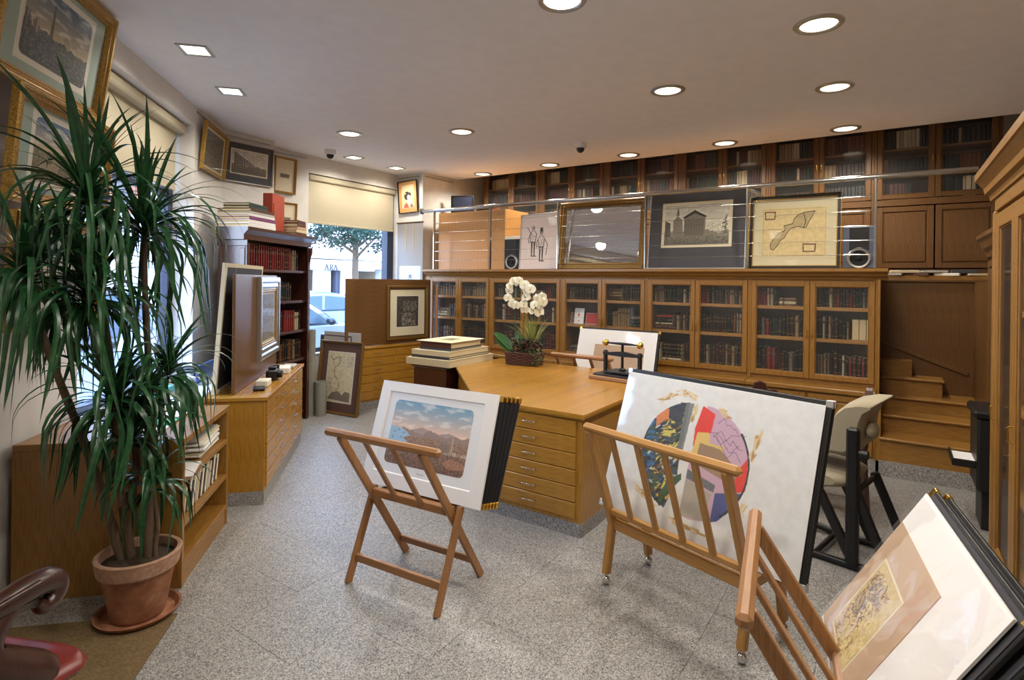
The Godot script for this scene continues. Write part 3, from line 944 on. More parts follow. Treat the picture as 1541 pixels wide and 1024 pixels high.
# a landscape in layers: sky, cloud, far hills, near ground
func scenery(w: int, h: int, top: Color, low: Color, ground: Color, dark: Color, horizon: float, seed_: int, busy := 1.0) -> Image:
	var im := Image.create(w, h, false, Image.FORMAT_RGB8)
	var f := FastNoiseLite.new()
	f.seed = seed_
	f.frequency = 0.018
	f.fractal_octaves = 4
	var g := FastNoiseLite.new()
	g.seed = seed_ + 9
	g.frequency = 0.11
	for y in h:
		var t := float(y) / h
		for x in w:
			var hz := horizon + f.get_noise_2d(x * 0.8, 7.0) * 0.10
			var col: Color
			if t < hz:
				col = top.lerp(low, clampf(t / horizon, 0, 1))
				var cl := clampf(f.get_noise_2d(x * 0.7, y * 2.2) * 2.2, 0.0, 1.0)
				col = col.lerp(Color(0.93, 0.90, 0.86), cl * 0.6)
			else:
				col = ground.lerp(dark, clampf((t - hz) / (1.0 - hz), 0, 1) * 0.7)
				var n := g.get_noise_2d(x, y * 1.6) + f.get_noise_2d(x * 3.0, y * 4.0) * 0.6
				col = col.lerp(dark if n > 0.0 else ground.lightened(0.25), clampf(absf(n) * 1.3 * busy, 0, 0.85))
			im.set_pixel(x, y, col)
	return im

func buildings(im: Image, x0: float, x1: float, base: float, hmax: float, col: Color, n: int) -> void:
	for i in n:
		var x := rng.randf_range(x0, x1)
		var w := rng.randf_range(3, 9)
		var hh := rng.randf_range(0.3, 1.0) * hmax
		var c := col.lightened(rng.randf_range(-0.1, 0.4))
		poly(im, [Vector2(x, base), Vector2(x, base - hh), Vector2(x + w / 2, base - hh - 3), Vector2(x + w, base - hh), Vector2(x + w, base)], c, 0.85, 0.15)
		line(im, Vector2(x, base), Vector2(x, base - hh), 1.0, col.darkened(0.5), 0.7)

func scribble(im: Image, x0: float, y0: float, x1: float, y1: float, n: int, col: Color, len_ := 8.0, k := 0.7, w := 1.0) -> void:
	for i in n:
		var p := Vector2(rng.randf_range(x0, x1), rng.randf_range(y0, y1))
		var q := p + Vector2.from_angle(rng.randf() * TAU) * rng.randf_range(0.3, 1.0) * len_
		line(im, p, q.clamp(Vector2(x0, y0), Vector2(x1, y1)), w, col, k)

func round_corners(im: Image, r: int) -> void:
	var w := im.get_width()
	var h := im.get_height()
	for y in r:
		for x in r:
			if Vector2(r - x, r - y).length() > r:
				for p in [[x, y], [w - 1 - x, y], [x, h - 1 - y], [w - 1 - x, h - 1 - y]]:
					im.set_pixel(p[0], p[1], Color8(228, 224, 216))

func draw_art(nm: String) -> Image:
	rng.seed = hash(nm)
	var ink := Color(0.14, 0.12, 0.10)
	var im: Image
	match nm:
		"harbour_tower":
			im = scenery(240, 190, Color(0.34, 0.42, 0.52), Color(0.74, 0.66, 0.52), Color(0.42, 0.42, 0.40), Color(0.20, 0.21, 0.23), 0.56, 3, 0.7)
			poly(im, [Vector2(88, 126), Vector2(91, 30), Vector2(94, 20), Vector2(97, 30), Vector2(100, 126)], Color(0.33, 0.34, 0.35), 0.9, 0.1)
			buildings(im, 2, 66, 120, 44, Color(0.34, 0.31, 0.29), 16)
			for i in 16:
				line(im, Vector2(140 + i * 4, 122), Vector2(140 + i * 4, 92 - 8 * sin(i * 0.7)), 1.0, Color(0.3, 0.27, 0.24), 0.7)
			scribble(im, 0, 130, 239, 189, 150, Color(0.62, 0.64, 0.62), 18, 0.35)
			round_corners(im, 14)
		"river_boats":
			im = scenery(240, 180, Color(0.36, 0.45, 0.60), Color(0.80, 0.70, 0.54), Color(0.52, 0.46, 0.34), Color(0.24, 0.21, 0.17), 0.5, 5, 0.8)
			poly(im, [Vector2(10, 150), Vector2(70, 96), Vector2(110, 110), Vector2(90, 165)], Color(0.62, 0.57, 0.46), 0.7, 0.1)
			for b in [[120, 150, 44], [170, 120, 26], [60, 118, 20]]:
				line(im, Vector2(b[0], b[1]), Vector2(b[0] + 2, b[1] - b[2]), 1.4, ink, 0.8)
				poly(im, [Vector2(b[0] - b[2] * 0.6, b[1]), Vector2(b[0] + b[2] * 0.7, b[1] - 4), Vector2(b[0] + b[2] * 0.4, b[1] + 7), Vector2(b[0] - b[2] * 0.4, b[1] + 7)], Color(0.36, 0.26, 0.18), 0.9)
			scribble(im, 0, 120, 239, 179, 120, Color(0.72, 0.62, 0.44), 14, 0.35)
			round_corners(im, 14)
		"sea_third":
			im = scenery(200, 150, Color(0.5, 0.58, 0.66), Color(0.80, 0.76, 0.66), Color(0.5, 0.52, 0.5), Color(0.3, 0.32, 0.33), 0.55, 15, 0.6)
		"bay_city":
			im = scenery(320, 220, Color(0.45, 0.62, 0.74), Color(0.90, 0.76, 0.68), Color(0.66, 0.54, 0.46), Color(0.34, 0.24, 0.19), 0.44, 21, 0.55)
			poly(im, [Vector2(0, 92), Vector2(50, 96), Vector2(92, 116), Vector2(60, 128), Vector2(84, 140), Vector2(40, 150), Vector2(0, 146)], Color(0.62, 0.76, 0.86), 0.95, 0.06)
			for b in [[20, 112], [36, 104], [52, 128], [16, 132], [60, 112]]:
				line(im, Vector2(b[0], b[1]), Vector2(b[0], b[1] - 7), 1.0, ink, 0.8)
				line(im, Vector2(b[0] - 4, b[1]), Vector2(b[0] + 4, b[1]), 1.2, ink, 0.8)
			poly(im, [Vector2(80, 100), Vector2(130, 84), Vector2(170, 92), Vector2(200, 98), Vector2(240, 88), Vector2(300, 102), Vector2(319, 106), Vector2(319, 116), Vector2(80, 116)], Color(0.60, 0.53, 0.52), 0.75)
			buildings(im, 96, 312, 158, 10, Color(0.66, 0.52, 0.42), 150)
			poly(im, [Vector2(214, 152), Vector2(214, 122), Vector2(232, 116), Vector2(252, 122), Vector2(252, 152)], Color(0.52, 0.45, 0.40), 0.9, 0.2)
			for i in 8:
				line(im, Vector2(218 + i * 4, 150), Vector2(218 + i * 4, 126), 1.2, Color(0.32, 0.28, 0.26), 0.7)
			poly(im, [Vector2(256, 150), Vector2(257, 106), Vector2(260, 92), Vector2(263, 106), Vector2(264, 150)], Color(0.70, 0.60, 0.50), 0.95, 0.15)
			poly(im, [Vector2(232, 184), Vector2(262, 168), Vector2(318, 176), Vector2(319, 196), Vector2(260, 204)], Color(0.70, 0.50, 0.40), 0.7, 0.1)
			scribble(im, 0, 160, 319, 219, 260, Color(0.26, 0.17, 0.13), 12, 0.4)
			round_corners(im, 16)
		"collage":
			im = canvas(440, 300, Color(0.86, 0.86, 0.86), 0.02, 4)
			draw_collage(im)
		"ochre_sketch":
			im = canvas(200, 240, Color(0.78, 0.68, 0.46), 0.05, 9)
			scribble(im, 8, 30, 150, 239, 260, Color(0.46, 0.26, 0.13), 30, 0.4, 2.0)
			scribble(im, 20, 20, 120, 160, 120, Color(0.22, 0.17, 0.16), 22, 0.5, 2.0)
			scribble(im, 80, 90, 190, 239, 80, Color(0.86, 0.80, 0.56), 30, 0.5, 3.0)
		"church":
			im = scenery(320, 200, Color(0.72, 0.70, 0.63), Color(0.86, 0.83, 0.74), Color(0.62, 0.59, 0.51), Color(0.26, 0.24, 0.21), 0.66, 33, 0.5)
			poly(im, [Vector2(100, 160), Vector2(100, 62), Vector2(152, 32), Vector2(206, 62), Vector2(206, 160)], Color(0.46, 0.43, 0.37), 1.0, 0.12)
			poly(im, [Vector2(92, 64), Vector2(152, 28), Vector2(214, 62), Vector2(204, 66), Vector2(152, 44), Vector2(104, 68)], Color(0.15, 0.14, 0.12))
			for i in 12:
				line(im, Vector2(106 + i * 8, 156), Vector2(106 + i * 8, 72), 1.6, Color(0.22, 0.20, 0.17), 0.7)
			line(im, Vector2(100, 104), Vector2(206, 102), 1.4, ink, 0.7)
			poly(im, [Vector2(44, 78), Vector2(66, 54), Vector2(90, 76), Vector2(98, 158), Vector2(44, 158)], Color(0.47, 0.44, 0.38), 1.0, 0.1)
			poly(im, [Vector2(60, 54), Vector2(62, 28), Vector2(67, 12), Vector2(72, 28), Vector2(74, 54)], Color(0.40, 0.38, 0.33))
			poly(im, [Vector2(2, 160), Vector2(2, 78), Vector2(30, 90), Vector2(32, 160)], Color(0.30, 0.28, 0.24), 1.0, 0.1)
			scribble(im, 210, 96, 312, 172, 240, Color(0.28, 0.26, 0.22), 10, 0.5)
			for i in 30:
				line(im, Vector2(304, 60 + i * 3), Vector2(304 + rng.randf_range(-16, 12), 64 + i * 3), 2.0, Color(0.22, 0.2, 0.17), 0.8)
			scribble(im, 0, 160, 319, 199, 200, Color(0.18, 0.16, 0.14), 16, 0.5)
			scribble(im, 4, 4, 316, 50, 120, Color(0.45, 0.43, 0.38), 26, 0.3)
		"island_map":
			im = canvas(300, 200, Color(0.80, 0.71, 0.50), 0.035, 6)
			var isl := [Vector2(44, 168), Vector2(42, 148), Vector2(62, 118), Vector2(90, 98), Vector2(106, 96), Vector2(112, 82), Vector2(104, 74), Vector2(146, 66), Vector2(152, 46), Vector2(176, 28), Vector2(200, 22), Vector2(248, 18), Vector2(216, 68), Vector2(206, 86), Vector2(170, 78), Vector2(140, 84), Vector2(118, 106), Vector2(108, 124), Vector2(88, 134), Vector2(74, 158), Vector2(56, 172)]
			poly(im, isl, Color(0.66, 0.57, 0.38), 0.9, 0.06)
			isl.append(isl[0])
			path(im, isl, 2.2, ink, 0.85)
			path(im, [Vector2(196, 24), Vector2(206, 60), Vector2(198, 82)], 3.0, ink, 0.6)
			scribble(im, 56, 100, 100, 160, 26, ink, 8, 0.4)
			scribble(im, 150, 34, 220, 76, 26, ink, 10, 0.4)
			for r in [[14, 14, 62, 44], [196, 150, 252, 180]]:
				path(im, [Vector2(r[0], r[1]), Vector2(r[2], r[1] + 2), Vector2(r[2] - 2, r[3]), Vector2(r[0] + 2, r[3]), Vector2(r[0], r[1])], 4.0, Color(0.40, 0.24, 0.18), 0.8)
				scribble(im, r[0] - 5, r[1] - 4, r[0] + 5, r[3] + 2, 14, ink, 6, 0.6)
				scribble(im, r[2] - 5, r[1] - 4, r[2] + 5, r[3] + 2, 14, ink, 6, 0.6)
			path(im, [Vector2(5, 5), Vector2(295, 5), Vector2(295, 195), Vector2(5, 195), Vector2(5, 5)], 1.4, Color(0.45, 0.36, 0.22), 0.7)
		"coast_map":
			im = canvas(160, 240, Color(0.82, 0.76, 0.62), 0.04, 8)
			poly(im, [Vector2(16, 230), Vector2(40, 196), Vector2(80, 188), Vector2(104, 206), Vector2(120, 186), Vector2(150, 192), Vector2(150, 236)], Color(0.36, 0.31, 0.26), 0.85, 0.1)
			var y := 18.0
			var pts := []
			while y < 190:
				pts.append(Vector2(60 + 18 * sin(y * 0.05) + rng.randf_range(-6, 6), y)); y += 7
			path(im, pts, 1.6, Color(0.42, 0.30, 0.18), 0.8)
			path(im, [Vector2(14, 20), Vector2(32, 40), Vector2(60, 22), Vector2(76, 30)], 1.6, ink, 0.7)
			scribble(im, 30, 30, 110, 190, 120, Color(0.45, 0.34, 0.22), 10, 0.6)
			scribble(im, 8, 120, 34, 186, 50, ink, 9, 0.6)
			scribble(im, 116, 16, 152, 70, 50, ink, 9, 0.6)
		"sketch_pair":
			im = canvas(180, 210, Color(0.84, 0.77, 0.74), 0.012, 10)
			for f in [[62.0, 54.0, 1.0], [104.0, 74.0, 0.92]]:
				var c := Vector2(f[0], f[1])
				oval(im, c, Vector2(8, 9), Color(0.55, 0.47, 0.42), 0.7)
				scribble(im, c.x - 9, c.y - 11, c.x + 9, c.y - 2, 26, ink, 6, 0.7)
				path(im, [c + Vector2(-6, 9), c + Vector2(-16, 22), c + Vector2(-14, 52), c + Vector2(12, 54), c + Vector2(17, 22), c + Vector2(6, 9)], 1.6, ink, 0.85)
				scribble(im, c.x - 14, c.y + 14, c.x + 14, c.y + 52, 40, ink, 9, 0.4)
				for s in [-8.0, 5.0]:
					poly(im, [c + Vector2(s - 2, 54), c + Vector2(s + 7, 54), c + Vector2(s + 6, 106), c + Vector2(s, 106)], ink, 0.75)
					line(im, c + Vector2(s, 107), c + Vector2(s + 12, 109), 3.0, ink, 0.8)
				path(im, [c + Vector2(-16, 22), c + Vector2(-26, 40), c + Vector2(-20, 56)], 1.8, ink, 0.8)
			line(im, Vector2(30, 46), Vector2(52, 76), 2.0, ink, 0.8)
			poly(im, [Vector2(96, 66), Vector2(98, 52), Vector2(110, 52), Vector2(112, 66)], ink, 0.9)
			path(im, [Vector2(120, 96), Vector2(136, 118), Vector2(130, 160)], 2.0, ink, 0.7)
		"lady_print":
			im = canvas(110, 170, Color(0.90, 0.80, 0.62), 0.02, 12)
			oval(im, Vector2(48, 78), Vector2(26, 32), Color(0.10, 0.09, 0.10))
			oval(im, Vector2(66, 70), Vector2(20, 16), Color(0.10, 0.09, 0.10))
			oval(im, Vector2(62, 90), Vector2(14, 19), Color(0.93, 0.86, 0.76))
			oval(im, Vector2(34, 62), Vector2(8, 7), Color(0.86, 0.56, 0.42))
			poly(im, [Vector2(52, 100), Vector2(70, 104), Vector2(84, 140), Vector2(40, 140)], Color(0.92, 0.85, 0.75))
			poly(im, [Vector2(14, 168), Vector2(24, 140), Vector2(44, 128), Vector2(60, 160), Vector2(62, 168)], Color(0.70, 0.24, 0.18), 0.9, 0.15)
			poly(im, [Vector2(72, 168), Vector2(78, 136), Vector2(98, 146), Vector2(104, 168)], Color(0.42, 0.34, 0.40), 0.9, 0.15)
			scribble(im, 84, 16, 102, 50, 14, Color(0.4, 0.32, 0.24), 7, 0.6)
		"bird_scroll":
			im = canvas(120, 130, Color(0.80, 0.84, 0.90), 0.02, 13)
			oval(im, Vector2(62, 50), Vector2(9, 10), Color(0.42, 0.45, 0.52), 0.9)
			path(im, [Vector2(56, 60), Vector2(44, 82), Vector2(48, 104), Vector2(78, 106), Vector2(84, 80), Vector2(70, 60)], 2.4, Color(0.28, 0.31, 0.38), 0.9)
			poly(im, [Vector2(74, 72), Vector2(96, 66), Vector2(100, 94), Vector2(80, 98)], Color(0.34, 0.40, 0.55), 0.85)
			scribble(im, 46, 62, 82, 104, 40, Color(0.3, 0.33, 0.4), 10, 0.5)
			path(im, [Vector2(48, 104), Vector2(22, 108), Vector2(30, 98), Vector2(18, 100)], 2.4, Color(0.24, 0.27, 0.36), 0.8)
			for x in [54, 74, 90]:
				line(im, Vector2(x, 104), Vector2(x + 3, 114), 2.0, Color(0.24, 0.27, 0.36), 0.8)
		"dark_etching":
			im = canvas(140, 200, Color(0.24, 0.22, 0.20), 0.06, 14)
			scribble(im, 4, 4, 136, 196, 700, Color(0.10, 0.09, 0.08), 22, 0.4)
			scribble(im, 30, 110, 120, 194, 160, Color(0.66, 0.61, 0.54), 12, 0.6, 2.0)
			scribble(im, 40, 30, 128, 100, 110, Color(0.56, 0.52, 0.46), 16, 0.5, 2.0)
		"garden_etching":
			im = canvas(150, 200, Color(0.46, 0.42, 0.35), 0.06, 16)
			scribble(im, 4, 4, 146, 196, 800, Color(0.20, 0.18, 0.15), 12, 0.5)
			scribble(im, 10, 120, 140, 194, 140, Color(0.64, 0.59, 0.48), 9, 0.5)
		"canal_print":
			im = scenery(260, 170, Color(0.70, 0.68, 0.64), Color(0.82, 0.78, 0.70), Color(0.52, 0.48, 0.42), Color(0.26, 0.24, 0.22), 0.62, 40, 0.5)
			for i in 9:
				var x := 18.0 + i * 17
				var hh := 92.0 - i * 9
				poly(im, [Vector2(x, 108), Vector2(x, 108 - hh), Vector2(x + 15, 112 - hh), Vector2(x + 15, 108)], Color(0.36, 0.33, 0.30).lightened(0.03 * i), 0.95, 0.1)
				scribble(im, x, 110 - hh, x + 14, 106, 12, ink, 6, 0.5)
			scribble(im, 40, 112, 240, 160, 80, Color(0.2, 0.18, 0.17), 12, 0.5)
		"vignette":
			im = canvas(140, 180, Color(0.87, 0.82, 0.70), 0.015, 18)
			for i in 6:
				var x := 34.0 + i * 12
				path(im, [Vector2(x, 100), Vector2(x + 9, 100), Vector2(x + 9, 84), Vector2(x, 84), Vector2(x, 100)], 1.8, ink, 0.7)
				line(im, Vector2(x + 2, 98), Vector2(x + 7, 86), 1.6, ink, 0.7)
			line(im, Vector2(30, 80), Vector2(110, 80), 1.4, ink, 0.7)
			line(im, Vector2(30, 104), Vector2(110, 104), 1.4, ink, 0.7)
		"old_plate":
			im = canvas(120, 100, Color(0.86, 0.80, 0.62), 0.02, 19)
			poly(im, [Vector2(30, 24), Vector2(90, 24), Vector2(96, 78), Vector2(24, 78)], Color(0.52, 0.47, 0.38), 0.9, 0.1)
			scribble(im, 30, 26, 90, 76, 90, ink, 12, 0.5)
		"card_white":
			im = canvas(60, 90, Color(0.88, 0.87, 0.85), 0.01, 20)
			poly(im, [Vector2(20, 46), Vector2(28, 24), Vector2(34, 46)], Color(0.80, 0.24, 0.18))
			oval(im, Vector2(28, 20), Vector2(4, 4), Color(0.85, 0.6, 0.3))
			scribble(im, 6, 10, 54, 44, 20, Color(0.6, 0.7, 0.5), 5, 0.7)
			line(im, Vector2(4, 54), Vector2(56, 54), 1.4, Color(0.7, 0.3, 0.3))
			for i in 6: oval(im, Vector2(26 + (i % 3) * 4, 72 + (i / 3) * 4), Vector2(1.6, 1.6), Color(0.75, 0.3, 0.25))
		"card_red":
			im = canvas(80, 64, Color(0.66, 0.20, 0.20), 0.02, 22)
			scribble(im, 6, 6, 74, 58, 30, Color(0.8, 0.4, 0.36), 6, 0.5)
		"card_multi":
			im = canvas(50, 70, Color(0.72, 0.62, 0.58), 0.03, 23)
			scribble(im, 2, 2, 48, 68, 60, Color(0.6, 0.2, 0.25), 8, 0.6, 2.0)
			scribble(im, 2, 2, 48, 68, 40, Color(0.25, 0.3, 0.45), 8, 0.6, 2.0)
		"card_blue":
			im = canvas(90, 90, Color(0.16, 0.30, 0.50), 0.02, 24)
			oval(im, Vector2(48, 90), Vector2(36, 38), Color(0.56, 0.44, 0.34), 0.95)
			path(im, [Vector2(2, 2), Vector2(87, 2), Vector2(87, 87), Vector2(2, 87), Vector2(2, 2)], 4.0, Color(0.8, 0.84, 0.86))
		"pattern":
			im = canvas(64, 64, Color(0.74, 0.66, 0.50), 0.01, 25)
			for y in range(0, 64, 8):
				for x in range(0, 64, 8):
					oval(im, Vector2(x + (4 if (y / 8) % 2 else 0), y + 3), Vector2(2, 2), Color(0.60, 0.50, 0.34), 0.8)
		"magazines":
			im = canvas(64, 64, Color(0.70, 0.66, 0.60), 0.05, 26)
			scribble(im, 2, 2, 62, 62, 60, Color(0.35, 0.2, 0.2), 18, 0.6, 2.0)
		_:
			im = canvas(64, 64, Color(0.8, 0.78, 0.74))
	return im

func draw_collage(im: Image) -> void:
	# two halves of a broken disc, painted left and pasted papers right, with strips of tape round them
	var c := Vector2(206, 152)
	var R := Vector2(112, 112)
	var half := func(a0: float, a1: float, r: float, o: Vector2) -> Array:
		var out := []
		for i in 25:
			var a := lerpf(a0, a1, i / 24.0)
			out.append(c + o + Vector2(cos(a) * R.x, sin(a) * R.y) * r)
		return out
	var left: Array = half.call(deg_to_rad(105), deg_to_rad(262), 1.0, Vector2(-14, 0))
	left.append_array([Vector2(176, 150), Vector2(180, 205)])
	poly(im, left, Color(0.16, 0.24, 0.30), 1.0, 0.1)
	var lp2 := PackedVector2Array(left)
	var dabs := [Color(0.10, 0.16, 0.22), Color(0.16, 0.40, 0.62), Color(0.82, 0.76, 0.36), Color(0.18, 0.30, 0.20), Color(0.74, 0.78, 0.78), Color(0.46, 0.34, 0.24), Color(0.85, 0.68, 0.30), Color(0.12, 0.12, 0.16)]
	for i in 620:
		var p := Vector2(rng.randf_range(74, 200), rng.randf_range(40, 262))
		var q := p + Vector2(rng.randf_range(4, 20), rng.randf_range(-18, 4))
		if Geometry2D.is_point_in_polygon(p, lp2) and Geometry2D.is_point_in_polygon(q, lp2):
			var pick: int = rng.randi() % dabs.size()
			if p.x < 112: pick = [1, 3, 0, 4, 1, 7][rng.randi() % 6]
			elif p.y < 130: pick = [2, 3, 5, 7, 2, 0][rng.randi() % 6]
			line(im, p, q, rng.randf_range(2.0, 6.0), dabs[pick], 0.55)
	poly(im, [Vector2(100, 84), Vector2(124, 62), Vector2(140, 74), Vector2(104, 106)], Color(0.86, 0.48, 0.26), 0.95, 0.1)
	poly(im, [Vector2(168, 44), Vector2(186, 41), Vector2(180, 150), Vector2(166, 150)], Color(0.38, 0.40, 0.40), 0.9, 0.2)
	poly(im, [Vector2(128, 60), Vector2(166, 44), Vector2(166, 86), Vector2(132, 84)], Color(0.09, 0.14, 0.24), 0.9, 0.1)
	poly(im, [Vector2(150, 262), Vector2(144, 236), Vector2(166, 200), Vector2(188, 184), Vector2(190, 196), Vector2(168, 226)], Color(0.14, 0.30, 0.18), 0.95, 0.1)
	var right: Array = half.call(deg_to_rad(-88), deg_to_rad(86), 1.0, Vector2(8, 0))
	right.append_array([Vector2(200, 262), Vector2(200, 150)])
	poly(im, right, Color(0.78, 0.64, 0.72), 1.0)
	poly(im, [Vector2(208, 42), Vector2(238, 54), Vector2(236, 92), Vector2(210, 100), Vector2(202, 128), Vector2(199, 90)], Color(0.86, 0.20, 0.16))
	poly(im, [Vector2(206, 96), Vector2(232, 92), Vector2(238, 112), Vector2(268, 112), Vector2(270, 140), Vector2(200, 160)], Color(0.86, 0.74, 0.42))
	poly(im, [Vector2(216, 116), Vector2(262, 118), Vector2(302, 146), Vector2(304, 178), Vector2(214, 158)], Color(0.60, 0.49, 0.37))
	poly(im, [Vector2(304, 150), Vector2(322, 118), Vector2(326, 180), Vector2(308, 188), Vector2(302, 170)], Color(0.86, 0.20, 0.16))
	poly(im, [Vector2(268, 200), Vector2(320, 186), Vector2(310, 214), Vector2(282, 248), Vector2(268, 254)], Color(0.20, 0.26, 0.52), 1.0, 0.08)
	poly(im, [Vector2(200, 172), Vector2(266, 186), Vector2(264, 200), Vector2(200, 190)], Color(0.30, 0.31, 0.34), 1.0, 0.3)
	poly(im, [Vector2(200, 192), Vector2(262, 204), Vector2(252, 258), Vector2(200, 262)], Color(0.66, 0.63, 0.58), 1.0, 0.06)
	path(im, half.call(deg_to_rad(-40), deg_to_rad(50), 1.0, Vector2(8, 0)), 3.0, ink_tone())
	path(im, half.call(deg_to_rad(110), deg_to_rad(200), 1.0, Vector2(-14, 0)), 2.4, ink_tone())
	for k in 5:
		var pts := []
		var p := Vector2(rng.randf_range(236, 250), rng.randf_range(70, 110))
		for i in 8:
			pts.append(p)
			p += Vector2(rng.randf_range(2, 15), rng.randf_range(-14, 16))
		path(im, pts, 1.0, Color(0.36, 0.30, 0.38), 0.7)
	for s in [[96, 52, 150, 22], [150, 22, 192, 30], [192, 44, 188, 86], [244, 42, 272, 56], [336, 60, 326, 130], [84, 240, 150, 266], [180, 276, 262, 284], [330, 196, 318, 262]]:
		var a2 := Vector2(s[0], s[1])
		var b2 := Vector2(s[2], s[3])
		for k in 26:
			var t0 := rng.randf() * 0.8
			var off := Vector2(rng.randf_range(-5, 5), rng.randf_range(-5, 5))
			line(im, a2.lerp(b2, t0) + off, a2.lerp(b2, t0 + rng.randf_range(0.08, 0.22)) + off + Vector2(rng.randf_range(-3, 3), rng.randf_range(-3, 3)), rng.randf_range(1.0, 5.0), Color(0.84, 0.74, 0.55) if k % 3 else Color(0.70, 0.54, 0.32), 0.4)

func ink_tone() -> Color:
	return Color(0.12, 0.11, 0.14)

# a framed picture: origin at the middle of its lower edge, facing +z
# o: w, h, f (frame width), d (depth), frame, mat, art, rect [x0, y0, x1, y1] in fractions, glass, border
func picture(nm: String, label: String, o: Dictionary) -> Node3D:
	var t := thing(nm, label, o.get("category", "picture"))
	var w: float = o.w
	var h: float = o.h
	var f: float = o.f
	var d: float = o.get("d", 0.025)
	part(t, "frame", MB.new().frame4(w, h, f, -0.004, d), M[o.frame])
	if o.has("slip"):
		var keep := MB.new()
		keep.xf = Transform3D(Basis(), Vector3(0, f * 0.98, 0))
		part(t, "frame_slip", keep.frame4(w - 2 * f * 0.98, h - 2 * f * 0.98, f * 0.35, 0.0, d * 0.5), M[o.slip])
	part(t, "backing", MB.new().bb(Vector3(-w / 2 + f * 0.5, f * 0.5, -0.004), Vector3(w / 2 - f * 0.5, h - f * 0.5, 0.0)), M[o.get("back", "kraft_board")])
	var iw := w - 2 * f
	var ih := h - 2 * f
	var r: Array = o.rect
	var x0: float = -iw / 2 + iw * r[0]
	var x1: float = -iw / 2 + iw * r[2]
	var y0: float = f + ih * r[1]
	var y1: float = f + ih * r[3]
	var q := MB.new()
	q.quad(Vector3(x0, y0, 0.0032), Vector3(x1, y0, 0.0032), Vector3(x1, y1, 0.0032), Vector3(x0, y1, 0.0032), Vector3(0, 0, 1))
	if o.has("mat"):
		part(t, "mount", MB.new().bb(Vector3(-iw / 2, f, 0.0), Vector3(iw / 2, h - f, 0.002)), M[o.mat])
	if o.has("border"):
		var b: float = o.border
		part(t, "print_margin", MB.new().bb(Vector3(x0 - b, y0 - b, 0.002), Vector3(x1 + b, y1 + b, 0.0028)), M[o.get("border_mat", "paper")])
	part(t, "print", q, M[o.material] if o.has("material") else art_mat(o.art))
	if o.get("glass", true):
		part(t, "pane", MB.new().bb(Vector3(-iw / 2, f, 0.007), Vector3(iw / 2, h - f, 0.009)), M.art_glass)
	return t

# stand a thing at p facing the direction n, leaning back by deg
func face(t: Node3D, p: Vector3, n: Vector3, deg := 0.0, roll := 0.0) -> void:
	var z := n.normalized()
	var x := Vector3.UP.cross(z).normalized()
	var b := Basis(x, Vector3.UP, z)
	t.transform = Transform3D(b * Basis(Vector3(0, 0, 1), deg_to_rad(roll)) * Basis(Vector3(1, 0, 0), -deg_to_rad(deg)), p)

